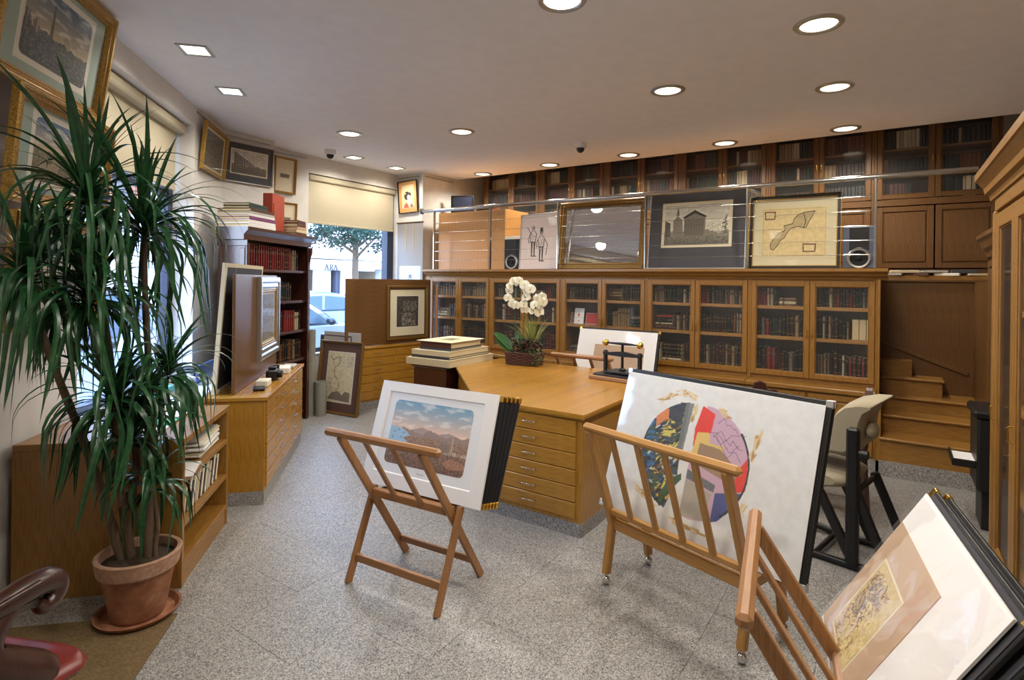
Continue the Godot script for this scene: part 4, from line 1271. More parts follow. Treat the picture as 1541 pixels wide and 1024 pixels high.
# ---------- gallery: floor, railing and what stands along its edge
func build_mezzanine_edge() -> void:
	struct("floor_gallery", MB.new().bb(Vector3(-5.47, 1.64, -7.35), Vector3(-0.08, 1.72, -6.16)).bb(Vector3(-0.08, 1.64, -7.35), Vector3(1.15, 1.70, -6.62)), M.oak_x)
	var t := thing("gallery_railing", "steel handrail with slim posts and stretched wires along the gallery", "railing", Vector3(0, 0, -5.79))
	part(t, "handrail", MB.new().tube([Vector3(-5.47, 2.56, 0), Vector3(-3.0, 2.553, 0), Vector3(-1.0, 2.547, 0), Vector3(0.56, 2.54, 0)], 0.024, 14), M.steel)
	part(t, "wall_flange", MB.new().tube([Vector3(-5.468, 2.56, 0), Vector3(-5.445, 2.56, 0)], 0.042, 18), M.steel)
	for x in [-5.22, -4.265, -3.275, -2.2, -1.172, -0.125]:
		part(t, "post", MB.new().bb(Vector3(x - 0.009, 1.75, -0.018), Vector3(x + 0.009, 2.54, 0.018), 0.003), M.steel)
	for y in [2.379, 2.253, 2.122, 1.996, 1.87]:
		part(t, "wire", MB.new().tube([Vector3(-5.22, y, 0), Vector3(-0.125, y, 0)], 0.0022, 6), M.steel)
		part(t, "turnbuckle", MB.new().tube([Vector3(-0.36, y, 0), Vector3(-0.14, y, 0)], 0.006, 8), M.chrome)
		part(t, "turnbuckle", MB.new().tube([Vector3(-5.21, y, 0), Vector3(-5.12, y, 0)], 0.006, 8), M.chrome)
	part(t, "return_rail", MB.new().tube([Vector3(-1.17, 2.53, 0), Vector3(-1.02, 2.42, -0.32)], 0.018, 10), M.steel)
	# plywood cabinet
	var c := thing("plywood_cabinet", "pale plywood cabinet standing at the street end of the gallery", "cabinet", Vector3(-4.73, 1.75, -5.97))
	part(c, "body", MB.new().bb(Vector3(-0.57, 0, -0.55), Vector3(0.57, 0.79, -0.02), 0.003), M.ply_v)
	part(c, "front_panel", MB.new().bb(Vector3(-0.57, 0, -0.02), Vector3(0.30, 0.79, 0.0), 0.002), M.ply_v)
	part(c, "front_panel", MB.new().bb(Vector3(0.303, 0, -0.02), Vector3(0.57, 0.79, 0.0), 0.002), M.ply_v)
	speaker(Vector3(-4.02, 1.75, -5.93), "black loudspeaker with grey cone ring beside the plywood cabinet", "black")
	speaker(Vector3(-0.25, 1.75, -5.93), "grey loudspeaker with black baffle at the gallery railing end beside the framed map", "speaker_blue")
	solo("paper_box", MB.new().bb(Vector3(-4.14, 2.137, -6.1), Vector3(-3.9, 2.175, -5.94), 0.003), M.paper, "flat white paper box lying on the black loudspeaker", "box")
	var n := Vector3(0, 0, 1)
	face(picture("ink_sketch", "thin framed ink sketch of two figures leaning in the gallery", {"w": 0.54, "h": 0.70, "f": 0.014, "d": 0.015, "frame": "silver_leaf", "mat": "white_board", "art": "sketch_pair", "rect": [0.0, 0.0, 1.0, 1.0]}), Vector3(-3.62, 1.75, -5.9), n, 6, 1.5)
	face(picture("gilt_mirror", "large mirror in an ornate old gilt frame leaning in the gallery", {"w": 1.08, "h": 0.80, "f": 0.055, "d": 0.045, "frame": "old_gold", "slip": "old_gold", "material": "mirror", "rect": [0.02, 0.02, 0.98, 0.98], "glass": false, "category": "mirror"}), Vector3(-2.79, 1.75, -5.9), n, 6.5)
	face(picture("framed_engraving", "church engraving in dark mount and silver frame leaning in the gallery", {"w": 1.01, "h": 0.85, "f": 0.014, "d": 0.02, "frame": "silver_leaf", "mat": "charcoal_board", "art": "church", "rect": [0.16, 0.30, 0.84, 0.82], "border": 0.03, "border_mat": "cream_board"}), Vector3(-1.71, 1.75, -5.9), n, 7)
	face(picture("framed_map", "old map of a long island in gold and black frame at the railing", {"w": 0.78, "h": 0.71, "f": 0.026, "d": 0.02, "frame": "black", "slip": "gold", "mat": "sand_board", "art": "island_map", "rect": [0.12, 0.14, 0.88, 0.86]}), Vector3(-0.785, 1.75, -5.9), n, 6)
	part(get_node("framed_map"), "gold_edge", MB.new().frame4(0.79, 0.72, 0.008, 0.0, 0.022, -0.005), M.gold)
	# screen and clutter at the far end
	var s := thing("monitor", "small black monitor standing in the dark far end of the gallery", "monitor", Vector3(-5.15, 2.54, -6.3), 0.45)
	part(s, "housing", MB.new().bb(Vector3(-0.17, 0.03, -0.05), Vector3(0.17, 0.29, 0.0), 0.012), M.black)
	part(s, "screen", MB.new().bb(Vector3(-0.14, 0.06, 0.0), Vector3(0.14, 0.265, 0.003)), M.screen)
	part(s, "stand", MB.new().bb(Vector3(-0.09, 0, -0.08), Vector3(0.09, 0.03, 0.06), 0.006), M.black)
	var b := thing("table_fan_base", "black device with round knob lying on top of the plywood cabinet", "device", Vector3(-4.62, 2.54, -6.2))
	part(b, "body", MB.new().bb(Vector3(-0.14, 0, -0.1), Vector3(0.14, 0.08, 0.1), 0.03), M.black)
	part(b, "knob", MB.new().ball(Vector3(0.17, 0.04, 0.04), Vector3(0.05, 0.04, 0.05)), M.brick_brown)

func speaker(at: Vector3, label: String, mat: String) -> void:
	var t := thing("loudspeaker", label, "speaker", at)
	part(t, "cabinet", MB.new().bb(Vector3(-0.125, 0, -0.2), Vector3(0.125, 0.385, 0.0), 0.01), M[mat])
	part(t, "baffle", MB.new().bb(Vector3(-0.075, 0.17, 0.0), Vector3(0.075, 0.375, 0.006), 0.004), M.black)
	part(t, "badge", MB.new().bb(Vector3(-0.018, 0.184, 0.006), Vector3(0.018, 0.192, 0.008)), M.silver_leaf)
	var ring := MB.new()
	ring.xf = Transform3D(Basis(Vector3(1, 0, 0), PI / 2), Vector3(0, 0.095, 0))
	ring.lathe([Vector2(0.068, 0.0), Vector2(0.072, 0.018), Vector2(0.086, 0.020), Vector2(0.094, 0.010), Vector2(0.096, 0.0)], 28)
	part(t, "cone_ring", ring, M.alu)
	var cone := MB.new()
	cone.xf = ring.xf
	cone.lathe([Vector2(0.0, 0.014), Vector2(0.022, 0.010), Vector2(0.026, 0.004), Vector2(0.07, 0.014)], 28)
	part(t, "cone", cone, M.rubber)

# ---------- stairs up to the gallery
func build_stairs() -> void:
	var t := thing("staircase", "oak staircase on a granite plinth climbing to the gallery beside the bookcase", "stairs", Vector3(-0.08, 0, -5.66))
	part(t, "plinth", MB.new().bb(Vector3(0, 0, -0.9), Vector3(0.70, 0.13, -0.004)), M.plinth)
	var top := [0.325, 0.475, 0.60]
	for i in 3:
		var z := -0.25 * i
		part(t, "riser", MB.new().bb(Vector3(0.0, 0.13 if i == 0 else top[i - 1], z - 0.9 + 0.25 * i), Vector3(0.70, top[i] - 0.02, z - 0.012)), M.oak_x)
		part(t, "tread", MB.new().bb(Vector3(0.0, top[i] - 0.022, z - 0.9 + 0.25 * i), Vector3(0.70, top[i], z + 0.012), 0.006), M.oak_x)
	part(t, "riser", MB.new().bb(Vector3(0.0, 0.60, -0.9), Vector3(0.46, 0.735, -0.64)), M.oak_x)
	part(t, "tread", MB.new().bb(Vector3(0.0, 0.735, -0.9), Vector3(0.475, 0.757, -0.62), 0.006), M.oak_x)
	part(t, "riser", MB.new().bb(Vector3(0.0, 0.757, -0.9), Vector3(0.24, 0.90, -0.72)), M.oak_x)
	part(t, "wall_panel", MB.new().bb(Vector3(-0.02, 0.13, -0.955), Vector3(0.98, 1.64, -0.92)), M.walnut_v)
	part(t, "stair_string", MB.new().bar(Vector3(-0.02, 1.06, -0.91), Vector3(0.66, 0.80, -0.91), 0.02, 0.03, Vector3(0, 0, 1)), M.walnut_x)
	part(t, "side_panel", MB.new().bb(Vector3(0.70, 0.0, -0.92), Vector3(0.73, 1.64, 0.0)), M.walnut_v)
	part(t, "capping", MB.new().bb(Vector3(-0.02, 1.64, -0.99), Vector3(1.0, 1.665, -0.90), 0.004), M.walnut_x)
	# papers left lying on the capping
	var r := RandomNumberGenerator.new()
	r.seed = 9
	var tones := ["paper_grey", "pages", "brown_board", "paper_grey", "paper", "charcoal_board", "pages"]
	for i in 7:
		var w := r.randf_range(0.14, 0.24)
		var mb := MB.new().box(Vector3(0, 0.012, 0), Vector3(w, 0.02 + 0.006 * (i % 3), 0.16), 0.004)
		var o := solo("paper_bundle", mb, M[tones[i]], "bundle of loose old papers lying on the ledge above the staircase", "papers", "paper bundles above the stairs")
		o.position = Vector3(-0.02 + i * 0.115, 1.70 + (0.028 if i % 2 else 0.0), -6.70)
		o.rotation.y = r.randf_range(-0.3, 0.3)

# ---------- tall cabinets on the right
func build_right_cabinets() -> void:
	var t := thing("display_cabinet", "tall oak display cabinet with heavy cornice and glazed doors by the staircase", "cabinet", Vector3(0.49, 0, -4.1), -PI / 2)
	# local x runs towards the room's front, local z towards the room
	var W := 1.75
	part(t, "plinth", MB.new().bb(Vector3(0, 0, -0.45), Vector3(W, 0.1, -0.01)), M.oak_x)
	part(t, "end_panel", MB.new().bb(Vector3(0, 0.1, -0.45), Vector3(0.025, 2.02, 0.0)), M.oak_v)
	part(t, "end_panel", MB.new().bb(Vector3(W - 0.025, 0.1, -0.45), Vector3(W, 2.02, 0.0)), M.oak_v)
	part(t, "back_panel", MB.new().bb(Vector3(0.025, 0.1, -0.45), Vector3(W - 0.025, 2.02, -0.43)), M.walnut_v)
	part(t, "corner_post", MB.new().bb(Vector3(0, 0.0, -0.02), Vector3(0.05, 2.02, 0.03), 0.008).tube([Vector3(0.062, 0.1, 0.018), Vector3(0.062, 2.0, 0.018)], 0.012, 10), M.oak_v)
	for y in [0.5, 0.95, 1.45, 1.85]:
		part(t, "shelf", MB.new().bb(Vector3(0.025, y, -0.43), Vector3(W - 0.025, y + 0.025, -0.05), 0.002), M.oak_x)
	part(t, "frieze", MB.new().bb(Vector3(0, 2.02, -0.45), Vector3(W, 2.09, 0.02), 0.003), M.oak_x)
	for k in 3:
		var x0 := 0.075 + k * 0.55
		glazed_door(t, x0, x0 + 0.545, 0.12, 2.0, 0.07, 0.08, 0.08, "oak", x0 + 0.035, 0.92)
	var co := PackedVector2Array([Vector2(-0.5, 2.09), Vector2(0.03, 2.09), Vector2(0.035, 2.12), Vector2(0.055, 2.13), Vector2(0.06, 2.16), Vector2(0.09, 2.20), Vector2(0.10, 2.205), Vector2(0.10, 2.245), Vector2(-0.5, 2.245)])
	part(t, "cornice", xprism(MB.new(), co, -0.10, W + 0.1), M.oak_x)
	for k in 5:
		var o := solo("display_box", MB.new().bb(Vector3(0, 0, 0), Vector3(0.16, 0.18 + 0.02 * (k % 3), 0.12), 0.004), M[["brown_board", "pages", "charcoal_board", "kraft_board", "paper_grey"][k]], "box file shown behind the glass of the tall display cabinet", "box", "box files in the display cabinet")
		o.position = Vector3(0.60, [1.475, 0.975, 0.525, 1.475, 0.975][k], -3.98 + 0.14 * k + (0.1 if k > 2 else 0.0))
	var b := thing("low_cabinet", "lower oak cabinet with moulded top standing between display cabinet and staircase", "cabinet", Vector3(0.62, 0, -5.60), -PI / 2)
	part(b, "plinth", MB.new().bb(Vector3(0, 0, -0.42), Vector3(1.35, 0.1, 0.0)), M.oak_x)
	part(b, "body", MB.new().bb(Vector3(0, 0.1, -0.42), Vector3(1.35, 1.83, 0.0), 0.003), M.walnut_v)
	for k in 2:
		panel_door(b, 0.04 + k * 0.65, 0.66 + k * 0.65, 0.14, 1.8, 0.0, "walnut")
	var co2 := PackedVector2Array([Vector2(-0.42, 1.83), Vector2(0.02, 1.83), Vector2(0.025, 1.87), Vector2(0.05, 1.89), Vector2(0.07, 1.95), Vector2(0.085, 1.96), Vector2(0.085, 1.99), Vector2(-0.42, 1.99)])
	part(b, "cornice", xprism(MB.new(), co2, -0.02, 1.35), M.walnut_x)
	var p := thing("printer", "black upright office printer with white paper in its tray beside the stairs", "printer", Vector3(0.5, 0.0, -4.95))
	part(p, "body", MB.new().bb(Vector3(-0.03, 0.26, -0.2), Vector3(0.09, 0.74, 0.2), 0.015), M.black)
	part(p, "lid", MB.new().bb(Vector3(-0.05, 0.74, -0.22), Vector3(0.095, 0.79, 0.22), 0.015), M.black_metal)
	part(p, "stand", MB.new().bb(Vector3(0.0, 0.0, -0.15), Vector3(0.09, 0.26, 0.15), 0.006), M.black)
	part(p, "tray", MB.new().bb(Vector3(-0.15, 0.40, -0.16), Vector3(-0.03, 0.415, 0.16), 0.004).bb(Vector3(-0.155, 0.40, -0.16), Vector3(-0.145, 0.45, 0.16), 0.003).bb(Vector3(-0.15, 0.40, 0.155), Vector3(-0.03, 0.45, 0.165), 0.003), M.black)
	part(p, "paper_stack", MB.new().bb(Vector3(-0.14, 0.415, -0.12), Vector3(-0.03, 0.435, 0.13)), M.white_board)

# ---------- plan chests
# local frame: front at z = 0, left end at x = 0; drawers from the rows' heights
func drawer_front(par: Node, x0: float, x1: float, y0: float, y1: float, timber: String, handles: Array) -> void:
	var d := part(par, "drawer", MB.new().bb(Vector3(x0 + 0.003, y0 + 0.003, -0.006), Vector3(x1 - 0.003, y1 - 0.003, 0.014), 0.003), M[timber + "_x"])
	for hx in handles:
		bow_handle(d, Vector3(hx, (y0 + y1) / 2 + 0.006, 0.012), 0.045)

func plan_chest(t: Node3D, W: float, D: float, H: float, plinth: float, rows: int, timber: String, hx: Array) -> void:
	part(t, "plinth", MB.new().bb(Vector3(0.0, 0, -D), Vector3(W, plinth, 0.0)), M.plinth)
	part(t, "body", MB.new().bb(Vector3(0, plinth, -D), Vector3(W, H - 0.03, 0.0), 0.002), M[timber + "_v"])
	part(t, "top_board", MB.new().bb(Vector3(-0.015, H - 0.03, -D), Vector3(W + 0.015, H, 0.022), 0.004), M[timber + "_x"])
	var y0 := plinth + 0.02
	var dy := (H - 0.04 - y0) / rows
	for r in rows:
		if r == rows - 1:
			drawer_front(t, 0.02, W / 2, y0 + r * dy, y0 + (r + 1) * dy, timber, [hx[0]])
			drawer_front(t, W / 2, W - 0.02, y0 + r * dy, y0 + (r + 1) * dy, timber, [hx[1]])
		else:
			drawer_front(t, 0.02, W - 0.02, y0 + r * dy, y0 + (r + 1) * dy, timber, hx)

func build_desk() -> void:
	var t := thing("plan_desk", "large honey oak desk with cut corner and shallow drawers on granite plinth", "desk", Vector3(-3.46, 0, -3.13))
	var L := 1.89
	var B := -1.78
	var sh := func(e: float) -> PackedVector2Array:
		return PackedVector2Array([Vector2(1.04 + e * 0.41, -e), Vector2(L - e, -e), Vector2(L - e, B + e), Vector2(e, B + e), Vector2(e, -1.04 - e * 0.41)])
	part(t, "plinth", slab(MB.new(), sh.call(0.02), 0.0, 0.085), M.plinth)
	part(t, "body", slab(MB.new(), sh.call(0.022), 0.085, 0.742), M.desk_v)
	part(t, "desk_top", slab(MB.new(), sh.call(0.0), 0.742, 0.775), M.desk_x)
	part(t, "edge_band", slab(MB.new(), sh.call(-0.004), 0.75, 0.768), M.desk_x)
	for r in 6:
		var y := 0.113 + r * 0.103
		var d := part(t, "drawer", MB.new().bb(Vector3(1.10, y, -0.026), Vector3(1.83, y + 0.098, -0.010), 0.003), M.desk_x)
		bow_handle(d, Vector3(1.49, y + 0.053, -0.010), 0.05)

func build_left_furniture() -> void:
	# long chest of drawers under the window
	var c := thing("drawer_chest", "long oak chest of shallow drawers on granite plinth below the window", "drawer chest", lp(0.447, 0.865, 0), LYAW)
	plan_chest(c, 1.57, 0.42, 0.765, 0.095, 6, "desk", [0.52, 1.12])
	solo("window_platform", lmb().bb(Vector3(0.21, 0.0, 0.01), Vector3(1.60, 0.755, 0.42), 0.004), M.wall, "low white display platform inside the left shop window", "platform")
	var bd := solo("display_board", MB.new().bb(Vector3(0, 0, -0.02), Vector3(1.42, 0.86, 0.0), 0.003), M.walnut_v, "upright brown wooden display board standing on the long drawer chest", "board")
	bd.position = lp(0.52, 0.645, 0.767)
	bd.rotation.y = LYAW
	var n := NL
	face(picture("silver_frame", "silvery framed etching with gold inner frame hung on the upright board", {"w": 0.78, "h": 0.70, "f": 0.10, "d": 0.03, "frame": "silver_leaf", "slip": "gold", "mat": "sand_board", "art": "garden_etching", "rect": [0.10, 0.10, 0.90, 0.90]}), lp(1.54, 0.65, 0.91), n, 0)
	# large canvas leaning behind the board, its pale edge towards the room
	var cv := thing("stretched_canvas", "large stretched canvas with pale edge leaning behind the upright display board", "canvas")
	face(cv, lp(1.08, 0.52, 0.768), n, -4)
	part(cv, "canvas_edge", MB.new().frame4(1.12, 0.94, 0.03, -0.028, 0.0), M.cream_board)
	part(cv, "canvas_face", MB.new().bb(Vector3(-0.556, 0.004, -0.026), Vector3(0.556, 0.936, -0.004)), M.charcoal_board)
	# small things along the chest's front edge
	var s := func(nm: String, label: String, cat: String, a: float, nn: float, size: Vector3, mat: String, turn := 0.0) -> void:
		var o := solo(nm, MB.new().bb(Vector3(-size.x / 2, 0, -size.z / 2), Vector3(size.x / 2, size.y, size.z / 2), minf(0.006, size.y * 0.3)), M[mat], label, cat)
		o.position = lp(a, nn, 0.766)
		o.rotation.y = LYAW + turn
	s.call("flat_case", "small flat black case at the near corner of the drawer chest", "case", 0.70, 0.77, Vector3(0.12, 0.02, 0.08), "black", 0.2)
	s.call("card_box", "small white cardboard box behind the flat black case on drawer chest", "box", 0.86, 0.765, Vector3(0.14, 0.05, 0.09), "paper")
	s.call("paper_pad", "thick pad of white paper beside the black camera on drawer chest", "paper pad", 1.52, 0.78, Vector3(0.2, 0.05, 0.13), "white_board", 0.1)
	s.call("calculator", "grey desk calculator at the far end of the drawer chest", "calculator", 1.80, 0.79, Vector3(0.16, 0.025, 0.11), "paper_grey")
	var cam := thing("compact_camera", "black camera with round lens lying on the drawer chest", "camera", lp(1.14, 0.775, 0.766), LYAW)
	part(cam, "body", MB.new().bb(Vector3(-0.07, 0, -0.04), Vector3(0.07, 0.085, 0.04), 0.012), M.black)
	part(cam, "viewfinder", MB.new().bb(Vector3(-0.03, 0.085, -0.03), Vector3(0.03, 0.11, 0.03), 0.008), M.black)
	part(cam, "lens", MB.new().tube([Vector3(0, 0.045, 0.04), Vector3(0, 0.045, 0.075)], 0.03, 16), M.black_metal)
	var pen := thing("pen_pot", "black pen pot beside the camera on the drawer chest", "pot", lp(1.32, 0.76, 0.766), LYAW)
	part(pen, "pot", MB.new().lathe([Vector2(0.0, 0.003), Vector2(0.03, 0.0), Vector2(0.034, 0.09), Vector2(0.029, 0.09), Vector2(0.027, 0.01), Vector2(0, 0.01)], 18), M.black)
	# open shelf unit in front of it
	var sh := thing("open_shelf_unit", "low oak unit with open shelves of papers beside the potted plant", "shelf unit", lp(-0.62, 0.70, 0), LYAW)
	var W := 0.80
	var D := 0.76
	part(sh, "kick_board", MB.new().bb(Vector3(0.02, 0, -D), Vector3(W - 0.02, 0.10, -0.006)), M.oak_x)
	for x in [0.0, W - 0.03]:
		part(sh, "side_panel", MB.new().bb(Vector3(x, 0.0, -D), Vector3(x + 0.03, 0.735, 0.0), 0.002), M.oak_v)
	part(sh, "back_panel", MB.new().bb(Vector3(0.03, 0.10, -D), Vector3(W - 0.03, 0.735, -D + 0.015)), M.walnut_v)
	part(sh, "top_board", MB.new().bb(Vector3(0, 0.735, -D), Vector3(W, 0.77, 0.006), 0.003), M.oak_x)
	for y in [0.10, 0.30, 0.525]:
		part(sh, "shelf", MB.new().bb(Vector3(0.03, y, -D + 0.015), Vector3(W - 0.03, y + 0.03, 0.0), 0.002), M.oak_x)
	var r := RandomNumberGenerator.new()
	r.seed = 4
	var tones := ["paper_grey", "paper", "pages", "paper_grey", "white_board"]
	for k in 9:
		var o := solo("newspaper", MB.new().bb(Vector3(-0.19, 0, -0.28), Vector3(0.19, 0.012, 0.0), 0.003), M[tones[k % 5]], "folded newspaper in the pile on the top shelf of open unit", "newspaper", "newspapers in the open shelf unit")
		o.position = lp(-0.08 + r.randf_range(-0.02, 0.02), 0.67 + r.randf_range(-0.02, 0.02), 0.555 + k * 0.0125)
		o.rotation.y = LYAW + r.randf_range(-0.08, 0.08)
	var loose := solo("loose_sheet", MB.new().bb(Vector3(-0.13, 0, -0.3), Vector3(0.13, 0.003, 0.0)), M.white_board, "single white sheet sticking out of the open shelf unit", "paper")
	loose.position = lp(-0.44, 0.71, 0.556)
	loose.rotation.y = LYAW + 0.15
	for k in 18:
		var o := solo("magazine", MB.new().bb(Vector3(-0.008, 0, -0.22), Vector3(0.008, 0.145 + 0.012 * (k % 4), 0.0), 0.002), M[["paper_grey", "pages", "brown_board", "paper", "charcoal_board", "cream_board"][k % 6]], "thin magazine standing in the row on the unit's middle shelf", "magazine", "magazines in the open shelf unit")
		o.position = lp(-0.54 + k * 0.034, 0.67, 0.331)
		o.transform.basis = Basis(Vector3.UP, LYAW) * Basis(Vector3(0, 0, 1), -0.32)
	for k in 6:
		var o := solo("leaflet", MB.new().bb(Vector3(-0.1, 0, -0.07), Vector3(0.1, 0.004, 0.07)), M[["white_board", "box_red", "paper", "white_board", "card_tint", "white_board"][k]], ["white leaflet", "red leaflet", "buff leaflet", "white leaflet", "green leaflet", "white leaflet"][k] + " lying on top of the open shelf unit", "leaflet", "leaflets on the open shelf unit")
		o.position = lp(-0.42 + (k % 3) * 0.17, 0.30 + (k / 3) * 0.17, 0.7715 + 0.0045 * (k % 3))
		o.rotation.y = LYAW + r.randf_range(-0.7, 0.7)
	# shop window display
	var d1 := solo("blue_print", MB.new().bb(Vector3(-0.2, 0, -0.02), Vector3(0.2, 0.14, 0.0), 0.003), M.blue_sea, "blue picture lying behind the canvas in the shop window", "picture")
	d1.position = lp(1.2, 0.26, 0.767)
	d1.rotation.y = LYAW
	for k in 4:
		var o := solo("display_book", MB.new().bb(Vector3(-0.1, 0, -0.07), Vector3(0.1, 0.05 + 0.03 * (k % 2), 0.07), 0.004), M[["teal", "kraft_board", "white_board", "charcoal_board"][k]], ["teal", "brown", "white", "dark"][k] + " book lying in the shop window behind the plant", "book", "books in the shop window")
		o.position = lp(0.62 + 0.24 * k, 0.12, 0.766)
		o.rotation.y = LYAW + 0.3 * k

# ---------- chest and board below the window facing the tree
func build_window_cabinet() -> void:
	var dir := Vector3(0.14, 0, -0.99).normalized()
	var yaw := atan2(-dir.z, dir.x)
	var nz := Vector3(-dir.z, 0, dir.x)
	var o := Vector3(-5.345, 0, -4.52)
	var t := thing("drawer_chest", "oak chest of shallow drawers below the window facing the tree", "drawer chest", o, yaw)
	plan_chest(t, 1.22, 0.50, 0.775, 0.10, 6, "desk", [0.34, 0.96])
	var b := solo("display_board", MB.new().bb(Vector3(0, 0, -0.025), Vector3(1.30, 0.83, 0.0), 0.003), M.walnut_x, "wide brown wooden display board standing before the window facing the tree", "board")
	b.position = o + dir * (-0.08) - nz * 0.05 + Vector3(0, 0.777, 0)
	b.rotation.y = yaw
	face(picture("framed_etching", "dark etching in cream mount and brown gilt frame hung on wide board", {"w": 0.66, "h": 0.70, "f": 0.038, "d": 0.03, "frame": "old_gold", "slip": "mahogany_v", "mat": "cream_board", "art": "dark_etching", "rect": [0.20, 0.20, 0.80, 0.84], "border": 0.012}), o + dir * 0.83 - nz * 0.046 + Vector3(0, 0.825, 0), nz, 0)
	# things on the floor in the corner
	face(picture("framed_coast_map", "framed brown coastal map leaning on the floor against the drawer chest", {"w": 0.68, "h": 0.86, "f": 0.03, "d": 0.03, "frame": "old_gold", "mat": "brown_board", "art": "coast_map", "rect": [0.16, 0.14, 0.84, 0.87], "border": 0.008}), Vector3(-5.44, 0.0, -4.35), Vector3(0.10, 0, 1), 7)
	face(picture("framed_drawing", "brown framed drawing standing half hidden behind the coastal map", {"w": 0.52, "h": 0.92, "f": 0.035, "d": 0.025, "frame": "mahogany_v", "mat": "white_board", "art": "bird_scroll", "rect": [0.3, 0.4, 0.8, 0.7]}), Vector3(-5.60, 0.0, -4.44), Vector3(0.10, 0, 1), 3)
	var g := solo("plastic_sheet", MB.new().bb(Vector3(-0.30, 0, -0.006), Vector3(0.30, 0.96, 0.0), 0.003), M.paper_grey, "pale grey plastic sheet standing behind the framed coastal map", "sheet")
	face(g, Vector3(-5.50, 0, -4.475), Vector3(0.10, 0, 1), 0)
	solo("cardboard_tube", MB.new().lathe([Vector2(0.0, 0.0), Vector2(0.058, 0.0), Vector2(0.058, 1.0), Vector2(0.05, 1.0), Vector2(0.05, 0.98), Vector2(0, 0.98)], 20, Vector3(-5.64, 0, -4.13)), M.tube_card, "thick grey cardboard tube standing upright in the corner by the window", "tube")
	solo("cardboard_tube", MB.new().lathe([Vector2(0.0, 0.0), Vector2(0.03, 0.0), Vector2(0.03, 1.12), Vector2(0.024, 1.12), Vector2(0.024, 1.1), Vector2(0, 1.1)], 20, Vector3(-5.75, 0, -4.16)), M.tube_card, "taller thin cardboard tube standing behind the thick grey tube", "tube")
	solo("waste_bin", MB.new().lathe([Vector2(0.0, 0.0), Vector2(0.062, 0.0), Vector2(0.074, 0.40), Vector2(0.068, 0.40), Vector2(0.057, 0.02), Vector2(0, 0.02)], 24, Vector3(-5.53, 0, -4.20)), M.tube_card, "grey round bin on the floor beside the framed coastal map", "bin")
	var pr := []
	for i in 24:
		var y := i * 0.045
		pr.append(Vector2(0.012 + 0.006 * absf(sin(i * 1.9)) + (0.012 if i < 2 else 0.0), y))
	pr.append(Vector2(0.016, 1.10)); pr.append(Vector2(0.012, 1.14)); pr.append(Vector2(0.0, 1.15))
	var post := solo("turned_post", MB.new().lathe(pr, 14), M.beech2_v, "slender turned wooden post rising behind the pile of old volumes", "post")
	post.position = Vector3(-4.72, 0.40, -5.30)
	var pb := solo("post_stool", MB.new().bb(Vector3(-4.87, 0.0, -5.45), Vector3(-4.57, 0.40, -5.15), 0.01), M.walnut_v, "small wooden block holding the slender turned post", "block")

